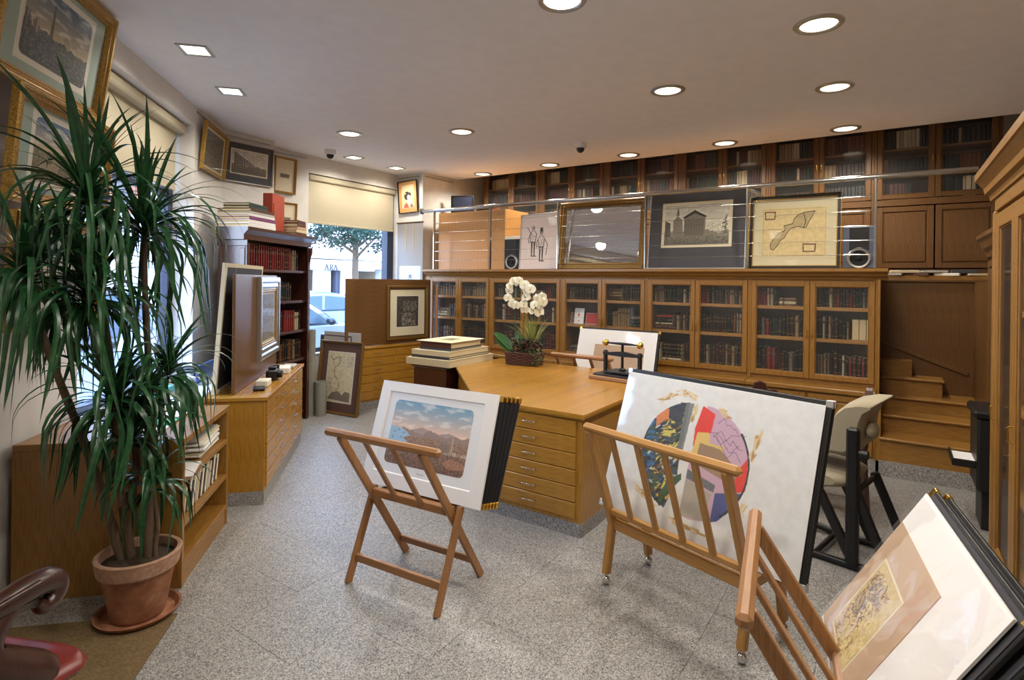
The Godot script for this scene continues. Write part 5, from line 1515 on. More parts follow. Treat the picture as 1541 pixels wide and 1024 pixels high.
# ---------- dark bookcase in the left corner
func build_dark_bookcase() -> void:
	var f := Vector3(-0.45, 0, -0.893)
	var yaw := atan2(-f.z, f.x)
	var o := Vector3(-5.0, 0, -2.94)
	var t := thing("mahogany_bookcase", "tall dark mahogany bookcase with moulded top in the left corner", "bookcase", o, yaw)
	var W := 1.22
	var D := 0.27
	for x in [0.0, W - 0.03]:
		part(t, "side_panel", MB.new().bb(Vector3(x, 0, -D), Vector3(x + 0.03, 1.99, 0.0), 0.003), M.mahogany_v)
	part(t, "back_panel", MB.new().bb(Vector3(0.03, 0.0, -D), Vector3(W - 0.03, 1.99, -D + 0.015)), M.mahogany_v)
	for y in [0.08, 0.36, 0.68, 1.00, 1.33, 1.66]:
		part(t, "shelf", MB.new().bb(Vector3(0.03, y, -D + 0.015), Vector3(W - 0.03, y + 0.028, -0.01), 0.002), M.mahogany_x)
	var co := PackedVector2Array([Vector2(-D, 1.96), Vector2(0.01, 1.96), Vector2(0.012, 2.01), Vector2(0.03, 2.03), Vector2(0.05, 2.05), Vector2(0.05, 2.08), Vector2(-D, 2.08)])
	part(t, "cornice", xprism(MB.new(), co, -0.04, W + 0.03), M.mahogany_x)
	part(t, "pilaster", MB.new().bb(Vector3(0.0, 0, 0.0), Vector3(0.05, 1.93, 0.02), 0.004), M.mahogany_v)
	part(t, "pilaster", MB.new().bb(Vector3(W - 0.05, 0, 0.0), Vector3(W, 1.93, 0.02), 0.004), M.mahogany_v)
	part(t, "bracket", MB.new().tube([Vector3(W - 0.025, 1.95, 0.03), Vector3(W - 0.025, 1.90, 0.035), Vector3(W - 0.025, 1.84, 0.024), Vector3(W - 0.025, 1.78, 0.022)], [0.024, 0.022, 0.014, 0.008], 10), M.mahogany_v)
	part(t, "side_board", MB.new().bb(Vector3(-0.012, 1.90, -D - 0.01), Vector3(0.0, 1.96, 0.03), 0.004).bb(Vector3(-0.008, 0.0, -D), Vector3(0.0, 1.88, -D + 0.05), 0.003).bb(Vector3(-0.008, 0.0, -0.05), Vector3(0.0, 1.88, 0.0), 0.003), M.mahogany_v)
	var lv := [[1.69, "rrrrrrrrrrrrrrrrrrrr_tyk", 0.235, "top"], [1.36, "kkkgkbkkgkbkkkgkkbk", 0.22, "second"], [1.03, "kbkbkkbkbkkbkbk_rrrrrcck", 0.22, "third"], [0.71, "kbkobkkbobtkbkobkkobtkkb", 0.22, "fourth"]]
	for L in lv:
		var x := 0.06
		var h: float = L[2]
		for ch in L[1]:
			if ch == "_":
				x += 0.03; continue
			var w := 0.045 if ch != "r" or L[3] != "top" else 0.0415
			if x + w > W - 0.05: break
			var at: Vector3 = t.transform * Vector3(x + w / 2, L[0], -0.05)
			place_book("m" if ch == "r" and L[3] == "top" and rng.randf() < 0.3 else ch, at, Vector3(w * 0.96, h * (1.0 if ch == "r" else rng.randf_range(0.8, 1.0)), 0.17), false, BOOKS[ch][0] + " volume on the %s shelf of the dark mahogany bookcase" % L[3], "books in the mahogany bookcase", 0.0, yaw)
			x += w
	# books and box piled on its top
	var pile := [["white_board", 0.034], ["white_board", 0.03], ["violet_board", 0.034], ["white_board", 0.022], ["paper_grey", 0.022], ["brown_board", 0.03]]
	var y := 2.082
	for k in pile.size():
		var p := folio(pile[k][0], 0.46 - 0.012 * k, pile[k][1], 0.34, "large flat %s volume in the pile on top of mahogany bookcase" % ["white", "pale", "violet", "thin white", "grey", "brown"][k], "books piled on the mahogany bookcase")
		p.transform = t.transform * Transform3D(Basis(Vector3.UP, 0.0), Vector3(0.22, y, -0.13))
		y += pile[k][1] + 0.001
	for k in 2:
		var p := folio("green_board", 0.34, 0.026, 0.26, "dark green flat book at the top of the pile on mahogany bookcase", "books piled on the mahogany bookcase")
		p.transform = t.transform * Transform3D(Basis(Vector3.UP, 0.05), Vector3(0.21, y, -0.13))
		y += 0.027
	var bx := thing("archive_box", "upright orange red archive box standing on the mahogany bookcase", "box")
	bx.transform = t.transform * Transform3D(Basis(Vector3.UP, 0.12), Vector3(0.70, 2.082, -0.13))
	part(bx, "case", MB.new().bb(Vector3(-0.15, 0, -0.05), Vector3(0.15, 0.40, 0.05), 0.004), M.box_red)
	part(bx, "spine_panel", MB.new().bb(Vector3(-0.13, 0.02, 0.05), Vector3(0.08, 0.30, 0.058), 0.003), M.box_red)
	var pile2 := [["brown_board", 0.03], ["pages", 0.03], ["kraft_board", 0.032], ["brown_board", 0.04], ["maroon_board", 0.028]]
	y = 2.082
	for k in pile2.size():
		var p := folio(pile2[k][0], 0.24, pile2[k][1], 0.24, "old %s book in the low pile beside orange box" % ["brown", "buff", "tan", "thick brown", "maroon"][k], "books piled beside the orange box")
		p.transform = t.transform * Transform3D(Basis(Vector3.UP, 0.04 * k), Vector3(1.06, y, -0.13))
		y += pile2[k][1] + 0.001

# a flat-lying volume: covers with the pages set in
func folio(mat: String, w: float, h: float, d: float, label: String, group: String) -> Node3D:
	var t := thing("folio", label, "book", Vector3.ZERO, 0.0, group)
	var c := minf(0.005, h * 0.2)
	part(t, "cover", MB.new().bb(Vector3(-w / 2, 0, -d / 2), Vector3(w / 2, c, d / 2)).bb(Vector3(-w / 2, h - c, -d / 2), Vector3(w / 2, h, d / 2)).bb(Vector3(-w / 2, c, d / 2 - 0.006), Vector3(w / 2, h - c, d / 2), 0.002), M[mat])
	part(t, "page_block", MB.new().bb(Vector3(-w / 2 + 0.006, c, -d / 2 + 0.006), Vector3(w / 2 - 0.006, h - c, d / 2 - 0.007)), M.pages)
	return t

# ---------- pictures on the walls
func build_wall_pictures() -> void:
	var n := NL
	var sage := {"w": 0.92, "h": 0.62, "f": 0.05, "d": 0.035, "frame": "gold", "slip": "gold", "mat": "sage_board", "rect": [0.17, 0.17, 0.83, 0.86], "border": 0.03}
	var g := sage.duplicate()
	g.art = "harbour_tower"
	face(picture("framed_print", "gold framed harbour print with tall column in pale green mount by ceiling", g), lp(-0.54, 0.03, 2.49), n, -8)
	g = sage.duplicate()
	g.art = "river_boats"
	g.h = 0.54
	g.w = 0.87
	face(picture("framed_print", "gold framed print of boats on a river in pale green mount", g), lp(-0.44, 0.03, 1.94), n, -5)
	g = sage.duplicate()
	g.art = "sea_third"
	g.h = 0.56
	g.w = 0.84
	face(picture("framed_print", "gold framed pale seascape hanging lowest, half hidden by plant leaves", g), lp(-0.44, 0.03, 1.34), n, -3)
	solo("picture_wire", lmb().tube([Vector3(-0.54, 1.88, 0.012), Vector3(-0.54, 2.96, 0.012)], 0.0015, 5), M.steel, "thin wire carrying the three gold framed prints by the window", "wire")
	face(picture("small_etching", "gold framed garden etching in the corner beside the left window", {"w": 0.68, "h": 0.44, "f": 0.032, "d": 0.03, "frame": "gold", "mat": "sand_board", "art": "garden_etching", "rect": [0.08, 0.06, 0.92, 0.94]}), lp(2.06, 0.02, 2.585), n, -5)
	face(picture("canal_engraving", "canal engraving in dark mount and silver frame on the corner pillar", {"w": 0.54, "h": 0.42, "f": 0.012, "d": 0.02, "frame": "silver_leaf", "mat": "charcoal_board", "art": "canal_print", "rect": [0.12, 0.22, 0.88, 0.82], "border": 0.012, "border_mat": "cream_board"}), Vector3(-5.685, 2.60, -3.37), Vector3(1, 0, 0), -4)
	face(picture("vignette_print", "gold framed small vignette on white paper beside the window facing the tree", {"w": 0.29, "h": 0.42, "f": 0.024, "d": 0.025, "frame": "gold", "mat": "paper", "art": "vignette", "rect": [0.02, 0.02, 0.98, 0.98]}), Vector3(-5.955, 2.605, -3.97), Vector3(1, 0, 0), -4)
	face(picture("vignette_print", "lower gold framed vignette partly hidden behind the pile of books", {"w": 0.26, "h": 0.38, "f": 0.022, "d": 0.025, "frame": "gold", "mat": "paper", "art": "vignette", "rect": [0.02, 0.02, 0.98, 0.98]}), Vector3(-5.955, 2.12, -4.0), Vector3(1, 0, 0), -3)
	face(picture("portrait_print", "small portrait print of a lady with black hair in thin dark frame", {"w": 0.37, "h": 0.46, "f": 0.012, "d": 0.018, "frame": "black", "mat": "peach_board", "art": "lady_print", "rect": [0.16, 0.14, 0.84, 0.88]}), Vector3(-5.72, 2.555, -5.80), Vector3(0, 0, 1), -3, 2.0)
	var sc := thing("hanging_scroll", "grey hanging scroll with bird drawing below the small portrait print", "scroll")
	face(sc, Vector3(-5.695, 1.30, -5.81), Vector3(0, 0, 1), 0)
	part(sc, "scroll_cloth", MB.new().bb(Vector3(-0.25, 0.0, 0.0), Vector3(0.25, 1.12, 0.004)), M.scroll_grey)
	part(sc, "ribbon", MB.new().bb(Vector3(-0.09, 0.70, 0.004), Vector3(-0.07, 1.11, 0.008)), M.kraft_board)
	part(sc, "ribbon", MB.new().bb(Vector3(0.06, 0.70, 0.004), Vector3(0.08, 1.11, 0.008)), M.kraft_board)
	var q := MB.new()
	q.quad(Vector3(-0.2, 0.12, 0.006), Vector3(0.21, 0.12, 0.006), Vector3(0.21, 0.50, 0.006), Vector3(-0.2, 0.50, 0.006), Vector3(0, 0, 1))
	part(sc, "print", q, art_mat("bird_scroll"))
	part(sc, "rod", MB.new().tube([Vector3(-0.26, 1.12, 0.008), Vector3(0.26, 1.12, 0.008)], 0.008, 8), M.walnut_x)

# ---------- print stands
# local frame: x along the stand, z towards the side with the rail; w half width
func folding_stand(label: String, at: Vector3, yaw: float, x0: float, x1: float) -> Node3D:
	var t := thing("print_stand", label, "print stand", at, yaw)
	for s in [-1, 1]:
		var x = s * 0.262
		part(t, "arm", MB.new().bar(Vector3(x, 0.0, -0.215), Vector3(x, 0.80, 0.31), 0.022, 0.042, Vector3.RIGHT), M.beech2_v)
		var x2 = s * 0.292
		part(t, "leg", MB.new().bar(Vector3(x2, 0.0, 0.215), Vector3(x2, 0.46, 0.025), 0.022, 0.042, Vector3.RIGHT), M.beech2_v)
		part(t, "back_arm", MB.new().bar(Vector3(x2 - s * 0.06, 0.40, 0.0), Vector3(x2 - s * 0.06, 0.74, -0.23), 0.022, 0.036, Vector3.RIGHT), M.beech2_v)
		part(t, "slat", MB.new().bar(Vector3(s * 0.088, 0.45, 0.085), Vector3(s * 0.088, 0.80, 0.312), 0.03, 0.016, Vector3.RIGHT), M.beech2_v)
	part(t, "top_rail", MB.new().bb(Vector3(x0, 0.795, 0.295), Vector3(x1, 0.835, 0.335), 0.012), M.beech2_x)
	part(t, "lower_rail", MB.new().bb(Vector3(-0.25, 0.425, 0.06), Vector3(0.25, 0.468, 0.09), 0.004), M.beech2_x)
	part(t, "seat_rail", MB.new().bb(Vector3(-0.25, 0.43, -0.03), Vector3(0.25, 0.452, 0.035), 0.003), M.beech2_x)
	part(t, "back_rail", MB.new().bb(Vector3(-0.24, 0.68, -0.235), Vector3(0.24, 0.72, -0.21), 0.004), M.beech2_x)
	part(t, "stretcher", MB.new().bb(Vector3(-0.283, 0.10, 0.155), Vector3(0.283, 0.14, 0.175), 0.003), M.beech2_x)
	part(t, "stretcher", MB.new().bb(Vector3(-0.252, 0.09, -0.16), Vector3(0.252, 0.125, -0.142), 0.003), M.beech2_x)
	return t

func wheeled_stand(label: String, at: Vector3, yaw: float) -> Node3D:
	var t := thing("print_stand", label, "print stand", at, yaw)
	for s in [-1, 1]:
		var x = s * 0.385
		part(t, "arm", MB.new().bar(Vector3(x, 0.30, 0.125), Vector3(x, 0.84, 0.31), 0.032, 0.048, Vector3.RIGHT, 0.006), M.beech_v)
		for z in [0.175, -0.175]:
			var g := part(t, "leg", MB.new().bar(Vector3(x, 0.055, z), Vector3(x, 0.34, z * 0.72), 0.036, 0.045, Vector3.RIGHT, 0.006), M.beech_v)
			var cs := MB.new().ball(Vector3(x, 0.024, z), Vector3(0.022, 0.024, 0.022), 14, 10)
			cs.tube([Vector3(x, 0.03, z), Vector3(x, 0.058, z)], 0.008, 8)
			part(g, "caster", cs, M.chrome)
		part(t, "side_rail", MB.new().bb(Vector3(x - 0.014, 0.29, -0.13), Vector3(x + 0.014, 0.335, 0.13), 0.004), M.beech_z)
		part(t, "back_arm", MB.new().bar(Vector3(s * 0.36, 0.33, -0.06), Vector3(s * 0.36, 0.92, -0.34), 0.026, 0.04, Vector3.RIGHT), M.beech_v)
	for k in 4:
		var x := -0.235 + k * 0.157
		part(t, "slat", MB.new().bar(Vector3(x, 0.385, 0.155), Vector3(x, 0.84, 0.312), 0.034, 0.016, Vector3.RIGHT), M.beech_v)
	part(t, "top_rail", MB.new().bb(Vector3(-0.425, 0.83, 0.29), Vector3(0.455, 0.872, 0.335), 0.016), M.beech_x)
	part(t, "lower_rail", MB.new().bb(Vector3(-0.37, 0.372, 0.135), Vector3(0.37, 0.402, 0.165), 0.004), M.beech_x)
	part(t, "front_rail", MB.new().bb(Vector3(-0.37, 0.285, 0.115), Vector3(0.37, 0.345, 0.14), 0.005), M.beech_x)
	part(t, "seat_board", MB.new().bb(Vector3(-0.37, 0.345, -0.10), Vector3(0.37, 0.362, 0.115), 0.003), M.beech_x)
	part(t, "back_rail", MB.new().bb(Vector3(-0.35, 0.86, -0.345), Vector3(0.35, 0.90, -0.32), 0.004), M.beech_x)
	return t

# black portfolio with metal corners: origin mid lower edge, facing +z
func portfolio(label: String, w: float, h: float, tf: Transform3D, corner := "brass", sleeve := "charcoal_board") -> Node3D:
	var t := thing("portfolio", label, "portfolio", Vector3.ZERO, 0.0, "")
	t.transform = tf
	part(t, "cover", MB.new().bb(Vector3(-w / 2, 0, -0.012), Vector3(w / 2, h, 0.0), 0.002), M.black)
	part(t, "sleeve", MB.new().bb(Vector3(-w / 2 + 0.01, 0.01, 0.0), Vector3(w / 2 - 0.01, h - 0.012, 0.002)), M[sleeve])
	for s in [[-1, 0], [1, 0], [-1, 1], [1, 1]]:
		var cx: float = s[0] * (w / 2 - 0.012)
		var cy: float = s[1] * h + (0.012 if s[1] == 0 else -0.012)
		part(t, "corner_clip", MB.new().box(Vector3(cx, cy, -0.005), Vector3(0.032, 0.032, 0.018), 0.003), M[corner])
	return t

func lean(o: Transform3D, x: float, y: float, z: float, deg: float) -> Transform3D:
	return o * Transform3D(Basis(Vector3(1, 0, 0), -deg_to_rad(deg)), Vector3(x, y, z))

# a window mount: outer w x h, opening with a sloping cut edge
func mount_window(w: float, h: float, x0: float, x1: float, y0: float, y1: float) -> MB:
	var mb := MB.new()
	var o := [Vector2(-w / 2, 0), Vector2(w / 2, 0), Vector2(w / 2, h), Vector2(-w / 2, h)]
	var i := [Vector2(x0, y0), Vector2(x1, y0), Vector2(x1, y1), Vector2(x0, y1)]
	var c := Vector2((x0 + x1) / 2, (y0 + y1) / 2)
	for k in 4:
		var j := (k + 1) % 4
		mb.quad(Vector3(o[k].x, o[k].y, 0.007), Vector3(o[j].x, o[j].y, 0.007), Vector3(i[j].x, i[j].y, 0.007), Vector3(i[k].x, i[k].y, 0.007), Vector3(0, 0, 1))
		mb.quad(Vector3(o[k].x, o[k].y, 0.001), Vector3(o[j].x, o[j].y, 0.001), Vector3(o[j].x, o[j].y, 0.007), Vector3(o[k].x, o[k].y, 0.007), Vector3((o[k] + o[j]).x / 2 - c.x, (o[k] + o[j]).y / 2 - c.y, 0))
		var a: Vector2 = i[k] + (c - i[k]).sign() * 0.006
		var b: Vector2 = i[j] + (c - i[j]).sign() * 0.006
		var m: Vector2 = c - (i[k] + i[j]) / 2.0
		mb.quad(Vector3(i[k].x, i[k].y, 0.007), Vector3(i[j].x, i[j].y, 0.007), Vector3(b.x, b.y, 0.001), Vector3(a.x, a.y, 0.001), Vector3(m.x, m.y, 0.3))
	return mb

func art_quad(x0: float, x1: float, y0: float, y1: float, z: float) -> MB:
	var q := MB.new()
	q.quad(Vector3(x0, y0, z), Vector3(x1, y0, z), Vector3(x1, y1, z), Vector3(x0, y1, z), Vector3(0, 0, 1))
	return q

func build_print_stands() -> void:
	# folding stand with a matted town view in front of five portfolios
	var s1 := folding_stand("folding brown wooden print stand holding the matted town view", Vector3(-2.08, 0, -2.21), deg_to_rad(4.0), -0.36, 0.38)
	var T := s1.transform
	for k in 5:
		portfolio("black portfolio with brass corners, %s behind the matted town view" % ordinal(k), 0.80, 0.56, lean(T, 0.004 + 0.01 * k, 0.456, -0.012 - 0.014 * k, 18.5 + 1.6 * k))
	var m := thing("matted_print", "coloured town and bay view in a white mount on the folding stand", "print")
	m.transform = lean(T, 0.0, 0.462, 0.016, 18.3)
	part(m, "backing", MB.new().bb(Vector3(-0.40, 0, -0.006), Vector3(0.40, 0.57, 0.0)), M.white_board)
	part(m, "print_sheet", MB.new().bb(Vector3(-0.34, 0.05, 0.0), Vector3(0.33, 0.53, 0.001)), M.print_paper)
	part(m, "print", art_quad(-0.275, 0.265, 0.125, 0.472, 0.0016), art_mat("bay_city"))
	part(m, "mount", mount_window(0.80, 0.57, -0.335, 0.325, 0.072, 0.515), M.white_board)
	var cap := TextMesh.new()
	cap.text = "MALAGA"
	cap.font_size = 16
	cap.pixel_size = 0.0007
	cap.depth = 0.0004
	cap.material = M.paper_grey
	var ct := inst("caption", cap, m)
	ct.position = Vector3(-0.005, 0.098, 0.0018)
	# wheeled stand with the large collage
	var s2 := wheeled_stand("large wheeled beech print stand holding the big collage", Vector3(-0.82, 0, -2.80), deg_to_rad(-18.3))
	T = s2.transform
	for k in 2:
		portfolio("large black portfolio with silver corners, %s behind the big collage" % ordinal(k), 1.115, 0.772, lean(T, 0.043, 0.368, 0.094 - 0.017 * k, 18.3 + 0.5 * k), "silver_leaf", "black")
	var c := thing("collage_sheet", "large collage of a broken coloured disc under clear film on wheeled stand", "artwork")
	c.transform = lean(T, 0.04, 0.378, 0.105, 18.3)
	part(c, "board", MB.new().bb(Vector3(-0.54, 0, -0.006), Vector3(0.54, 0.745, 0.0)), M.white_board)
	part(c, "print", art_quad(-0.536, 0.536, 0.004, 0.741, 0.0008), art_mat("collage"))
	part(c, "clear_film", film(1.07, 0.738, 0.004, 0.0035, 3), M.acetate)
	# stand at the right edge with a sketch in a brown mount
	var s3 := folding_stand("beech print stand turned sideways holding the brown mounted sketch", Vector3(-0.0155, 0, -1.768), deg_to_rad(-81.4), -0.35, 0.35)
	T = s3.transform
	for k in 2:
		portfolio("black portfolio with brass corners, %s behind the brown mounted sketch" % ordinal(k), 0.82, 0.60, lean(T, -0.14 + 0.03 * k, 0.412, 0.088 - 0.02 * k, 31.4 + 0.8 * k))
	var sk := thing("mounted_sketch", "ochre sketch in a brown mount under crumpled clear film on sideways stand", "print")
	sk.transform = lean(T, -0.15, 0.418, 0.10, 31.4)
	part(sk, "board", MB.new().bb(Vector3(-0.39, 0, -0.006), Vector3(0.39, 0.575, 0.0)), M.white_board)
	part(sk, "mount", MB.new().bb(Vector3(-0.385, 0.01, 0.0), Vector3(0.12, 0.45, 0.002)), M.kraft_board)
	part(sk, "print_margin", MB.new().bb(Vector3(-0.29, 0.05, 0.002), Vector3(0.0, 0.34, 0.0026)), M.cream_board)
	part(sk, "print", art_quad(-0.282, -0.008, 0.057, 0.333, 0.003), art_mat("ochre_sketch"))
	part(sk, "clear_film", film(0.77, 0.565, 0.006, 0.009, 8), M.acetate)
	# stand behind the desk
	var s4 := folding_stand("beech print stand behind the desk in front of the bookcase", Vector3(-2.53, 0, -5.31), 0.0, -0.33, 0.32)
	s4.scale = Vector3.ONE * 1.06
	T = s4.transform
	portfolio("black portfolio holding the pale board behind the desk", 0.86, 0.62, lean(T, 0.14, 0.456, -0.03, 18.0), "brass")
	var pb := thing("mounted_print", "pale grey mounted sheet on the print stand behind the desk", "print")
	pb.transform = lean(T, 0.14, 0.462, 0.0, 18.0)
	part(pb, "board", MB.new().bb(Vector3(-0.41, 0, -0.006), Vector3(0.41, 0.60, 0.0)), M.white_board)
	part(pb, "mount", MB.new().bb(Vector3(-0.22, 0.0, 0.0), Vector3(0.30, 0.45, 0.002)), M.kraft_board)
	part(pb, "clear_film", film(0.80, 0.59, 0.004, 0.002, 12), M.acetate)

# a slightly creased sheet of clear film
func film(w: float, h: float, z: float, wave: float, seed_: int) -> MB:
	var f := FastNoiseLite.new()
	f.seed = seed_
	f.frequency = 2.2
	var mb := MB.new()
	var nx := 24
	var ny := 18
	var p := func(i: int, j: int) -> Vector3:
		var x := -w / 2 + w * i / nx
		var y := 0.004 + h * j / ny
		return Vector3(x, y, z + wave * (0.6 + f.get_noise_2d(x, y)))
	var nn := func(i: int, j: int) -> Vector3:
		var a: Vector3 = p.call(mini(i + 1, nx), j) - p.call(maxi(i - 1, 0), j)
		var b: Vector3 = p.call(i, mini(j + 1, ny)) - p.call(i, maxi(j - 1, 0))
		return a.cross(b).normalized()
	for i in nx:
		for j in ny:
			var a: Vector3 = p.call(i, j)
			var b: Vector3 = p.call(i + 1, j)
			var c: Vector3 = p.call(i + 1, j + 1)
			var d: Vector3 = p.call(i, j + 1)
			mb.tris(a, b, c, nn.call(i, j), nn.call(i + 1, j), nn.call(i + 1, j + 1))
			mb.tris(a, c, d, nn.call(i, j), nn.call(i + 1, j + 1), nn.call(i, j + 1))
	return mb

# ---------- seats
func build_seats() -> void:
	# rocking desk chair: black frame, beige seat and saddle-shaped back
	var t := thing("desk_chair", "beige upholstered desk chair with black bent wood rocker frame", "chair", Vector3(-0.14, 0, -3.90), deg_to_rad(-12))
	for s in [-1, 1]:
		var z = s * 0.2
		part(t, "runner", MB.new().tube([Vector3(-0.36, 0.045, z), Vector3(-0.2, 0.022, z), Vector3(0.0, 0.02, z), Vector3(0.16, 0.03, z), Vector3(0.22, 0.05, z)], 0.021, 10), M.black)
		part(t, "leg", MB.new().bar(Vector3(0.02, 0.03, z), Vector3(-0.17, 0.41, z), 0.03, 0.055, Vector3(0, 0, 1), 0.008), M.black)
		part(t, "leg", MB.new().bar(Vector3(0.19, 0.04, z), Vector3(0.02, 0.46, z), 0.03, 0.05, Vector3(0, 0, 1), 0.008), M.black)
	part(t, "cross_bar", MB.new().tube([Vector3(-0.17, 0.41, -0.2), Vector3(-0.17, 0.41, 0.2)], 0.016, 10).tube([Vector3(0.02, 0.43, -0.2), Vector3(0.02, 0.43, 0.2)], 0.016, 10).tube([Vector3(-0.18, 0.03, -0.2), Vector3(-0.18, 0.03, 0.2)], 0.016, 10), M.black)
	part(t, "back_post", MB.new().bb(Vector3(-0.02, 0.03, 0.19), Vector3(0.045, 0.80, 0.235), 0.012), M.black)
	part(t, "adjusting_knob", MB.new().tube([Vector3(0.045, 0.66, 0.21), Vector3(0.085, 0.66, 0.21)], 0.026, 14), M.black)
	var seat := [Vector2(-0.36, 0.475), Vector2(-0.32, 0.515), Vector2(-0.2, 0.525), Vector2(-0.05, 0.515), Vector2(0.0, 0.49), Vector2(-0.02, 0.45), Vector2(-0.12, 0.425), Vector2(-0.26, 0.42), Vector2(-0.34, 0.44)]
	part(t, "seat", MB.new().puff(seat, [-0.23, -0.215, -0.17, 0.0, 0.17, 0.215, 0.23], [0.62, 0.85, 0.98, 1.0, 0.98, 0.85, 0.62]), M.beige_cloth)
	var back := [Vector2(-0.34, 0.70), Vector2(-0.30, 0.715), Vector2(-0.20, 0.72), Vector2(-0.15, 0.745), Vector2(-0.12, 0.80), Vector2(-0.085, 0.87), Vector2(-0.03, 0.925), Vector2(0.05, 0.95), Vector2(0.12, 0.955), Vector2(0.13, 0.945), Vector2(0.075, 0.90), Vector2(0.05, 0.83), Vector2(0.04, 0.74), Vector2(0.02, 0.66), Vector2(-0.04, 0.61), Vector2(-0.18, 0.605), Vector2(-0.34, 0.62)]
	part(t, "backrest", MB.new().puff(back, [-0.21, -0.195, -0.15, 0.0, 0.13, 0.17, 0.185], [0.8, 0.92, 0.99, 1.0, 0.99, 0.92, 0.8]), M.beige_cloth)
	part(t, "lumbar_roll", MB.new().ball(Vector3(0.07, 0.77, 0.06), Vector3(0.032, 0.05, 0.07)), M.beige_cloth)
	# carved side chairs behind the stands
	carved_chair("dark carved chair with scrolled crest behind the big collage", Vector3(-0.80, 0, -4.42), deg_to_rad(12), 0.93)
	carved_chair("dark carved chair seen edge on between collage and bookcase", Vector3(-0.36, 0, -4.72), deg_to_rad(96), 0.87)
	# carved armchair with red leather at the left edge
	var a := thing("carved_armchair", "carved mahogany armchair with scrolled arms and red leather seat on the mat", "armchair", Vector3(-2.358, 0.006, -0.332), deg_to_rad(-149.8))
	for s in [-1, 1]:
		var x = s * 0.29
		var pts := [Vector3(x, 0.68, -0.30), Vector3(x * 1.04, 0.655, -0.16), Vector3(x * 1.07, 0.645, 0.0), Vector3(x * 1.08, 0.65, 0.10), Vector3(x * 1.08, 0.645, 0.17), Vector3(x * 1.08, 0.617, 0.21), Vector3(x * 1.08, 0.58, 0.20), Vector3(x * 1.08, 0.57, 0.165), Vector3(x * 1.08, 0.59, 0.145)]
		part(a, "arm", MB.new().bent(pts, [0.026, 0.03, 0.035, 0.04, 0.04, 0.036, 0.03, 0.026, 0.016], 12), M.carved_x)
		part(a, "arm_groove", MB.new().tube([Vector3(x * 1.14, 0.668, -0.16), Vector3(x * 1.18, 0.664, 0.0), Vector3(x * 1.20, 0.668, 0.12)], 0.009, 8), M.carved_x)
		part(a, "arm_post", MB.new().bent([Vector3(x * 1.06, 0.63, 0.06), Vector3(x * 1.06, 0.575, 0.0), Vector3(x * 1.10, 0.525, -0.02), Vector3(x * 1.16, 0.465, 0.03), Vector3(x * 1.2, 0.40, 0.10), Vector3(x * 1.16, 0.33, 0.13)], [0.034, 0.04, 0.05, 0.06, 0.066, 0.055], 14), M.carved_v)
		part(a, "front_leg", MB.new().bent([Vector3(x * 0.92, 0.36, 0.22), Vector3(x * 0.94, 0.27, 0.245), Vector3(x * 0.92, 0.14, 0.215), Vector3(x * 0.93, 0.04, 0.24), Vector3(x * 0.94, 0.0, 0.25)], [0.04, 0.036, 0.022, 0.026, 0.03], 12), M.carved_v)
		part(a, "rear_leg", MB.new().tube([Vector3(x * 0.85, 0.40, -0.24), Vector3(x * 0.85, 0.2, -0.26), Vector3(x * 0.85, 0.0, -0.32)], [0.026, 0.022, 0.02], 10), M.carved_v)
		part(a, "back_stile", MB.new().tube([Vector3(x * 0.9, 0.36, -0.24), Vector3(x * 0.9, 0.7, -0.27), Vector3(x * 0.85, 1.0, -0.33)], 0.024, 10), M.carved_v)
	part(a, "seat_rail", MB.new().bb(Vector3(-0.36, 0.31, -0.24), Vector3(0.36, 0.375, 0.19), 0.02), M.carved_x)
	var cu := [Vector2(-0.42, 0.0), Vector2(-0.44, 0.025), Vector2(-0.40, 0.055), Vector2(0.0, 0.08), Vector2(0.40, 0.055), Vector2(0.44, 0.025), Vector2(0.42, 0.0)]
	var cm := MB.new()
	cm.xf = Transform3D(Basis(), Vector3(0, 0.358, 0.015))
	part(a, "cushion", cm.puff(cu, [-0.24, -0.22, -0.1, 0.05, 0.16, 0.20, 0.22], [0.60, 0.66, 0.74, 0.94, 1.0, 0.96, 0.80]), M.red_leather)
	part(a, "back_panel", MB.new().bar(Vector3(0, 0.50, -0.255), Vector3(0, 0.98, -0.325), 0.44, 0.03, Vector3.RIGHT, 0.012), M.red_leather)
	part(a, "crest_rail", MB.new().bent([Vector3(-0.27, 0.99, -0.33), Vector3(-0.12, 1.05, -0.335), Vector3(0, 1.07, -0.335), Vector3(0.12, 1.05, -0.335), Vector3(0.27, 0.99, -0.33)], [0.024, 0.03, 0.036, 0.03, 0.024], 10), M.carved_x)
	# mat under plant and armchair
	var q := [Vector3(-2.789, 0, -1.328), Vector3(-3.55, 0, -0.58), Vector3(-2.35, 0, 0.6), Vector3(-1.62, 0, -0.17)]
	var pl := PackedVector2Array()
	for p in q: pl.append(Vector2(p.x, p.z))
	solo("floor_mat", slab(MB.new(), pl, 0.0005, 0.006), M.mat_rug, "flat brown floor mat under the plant pot and carved armchair", "mat")

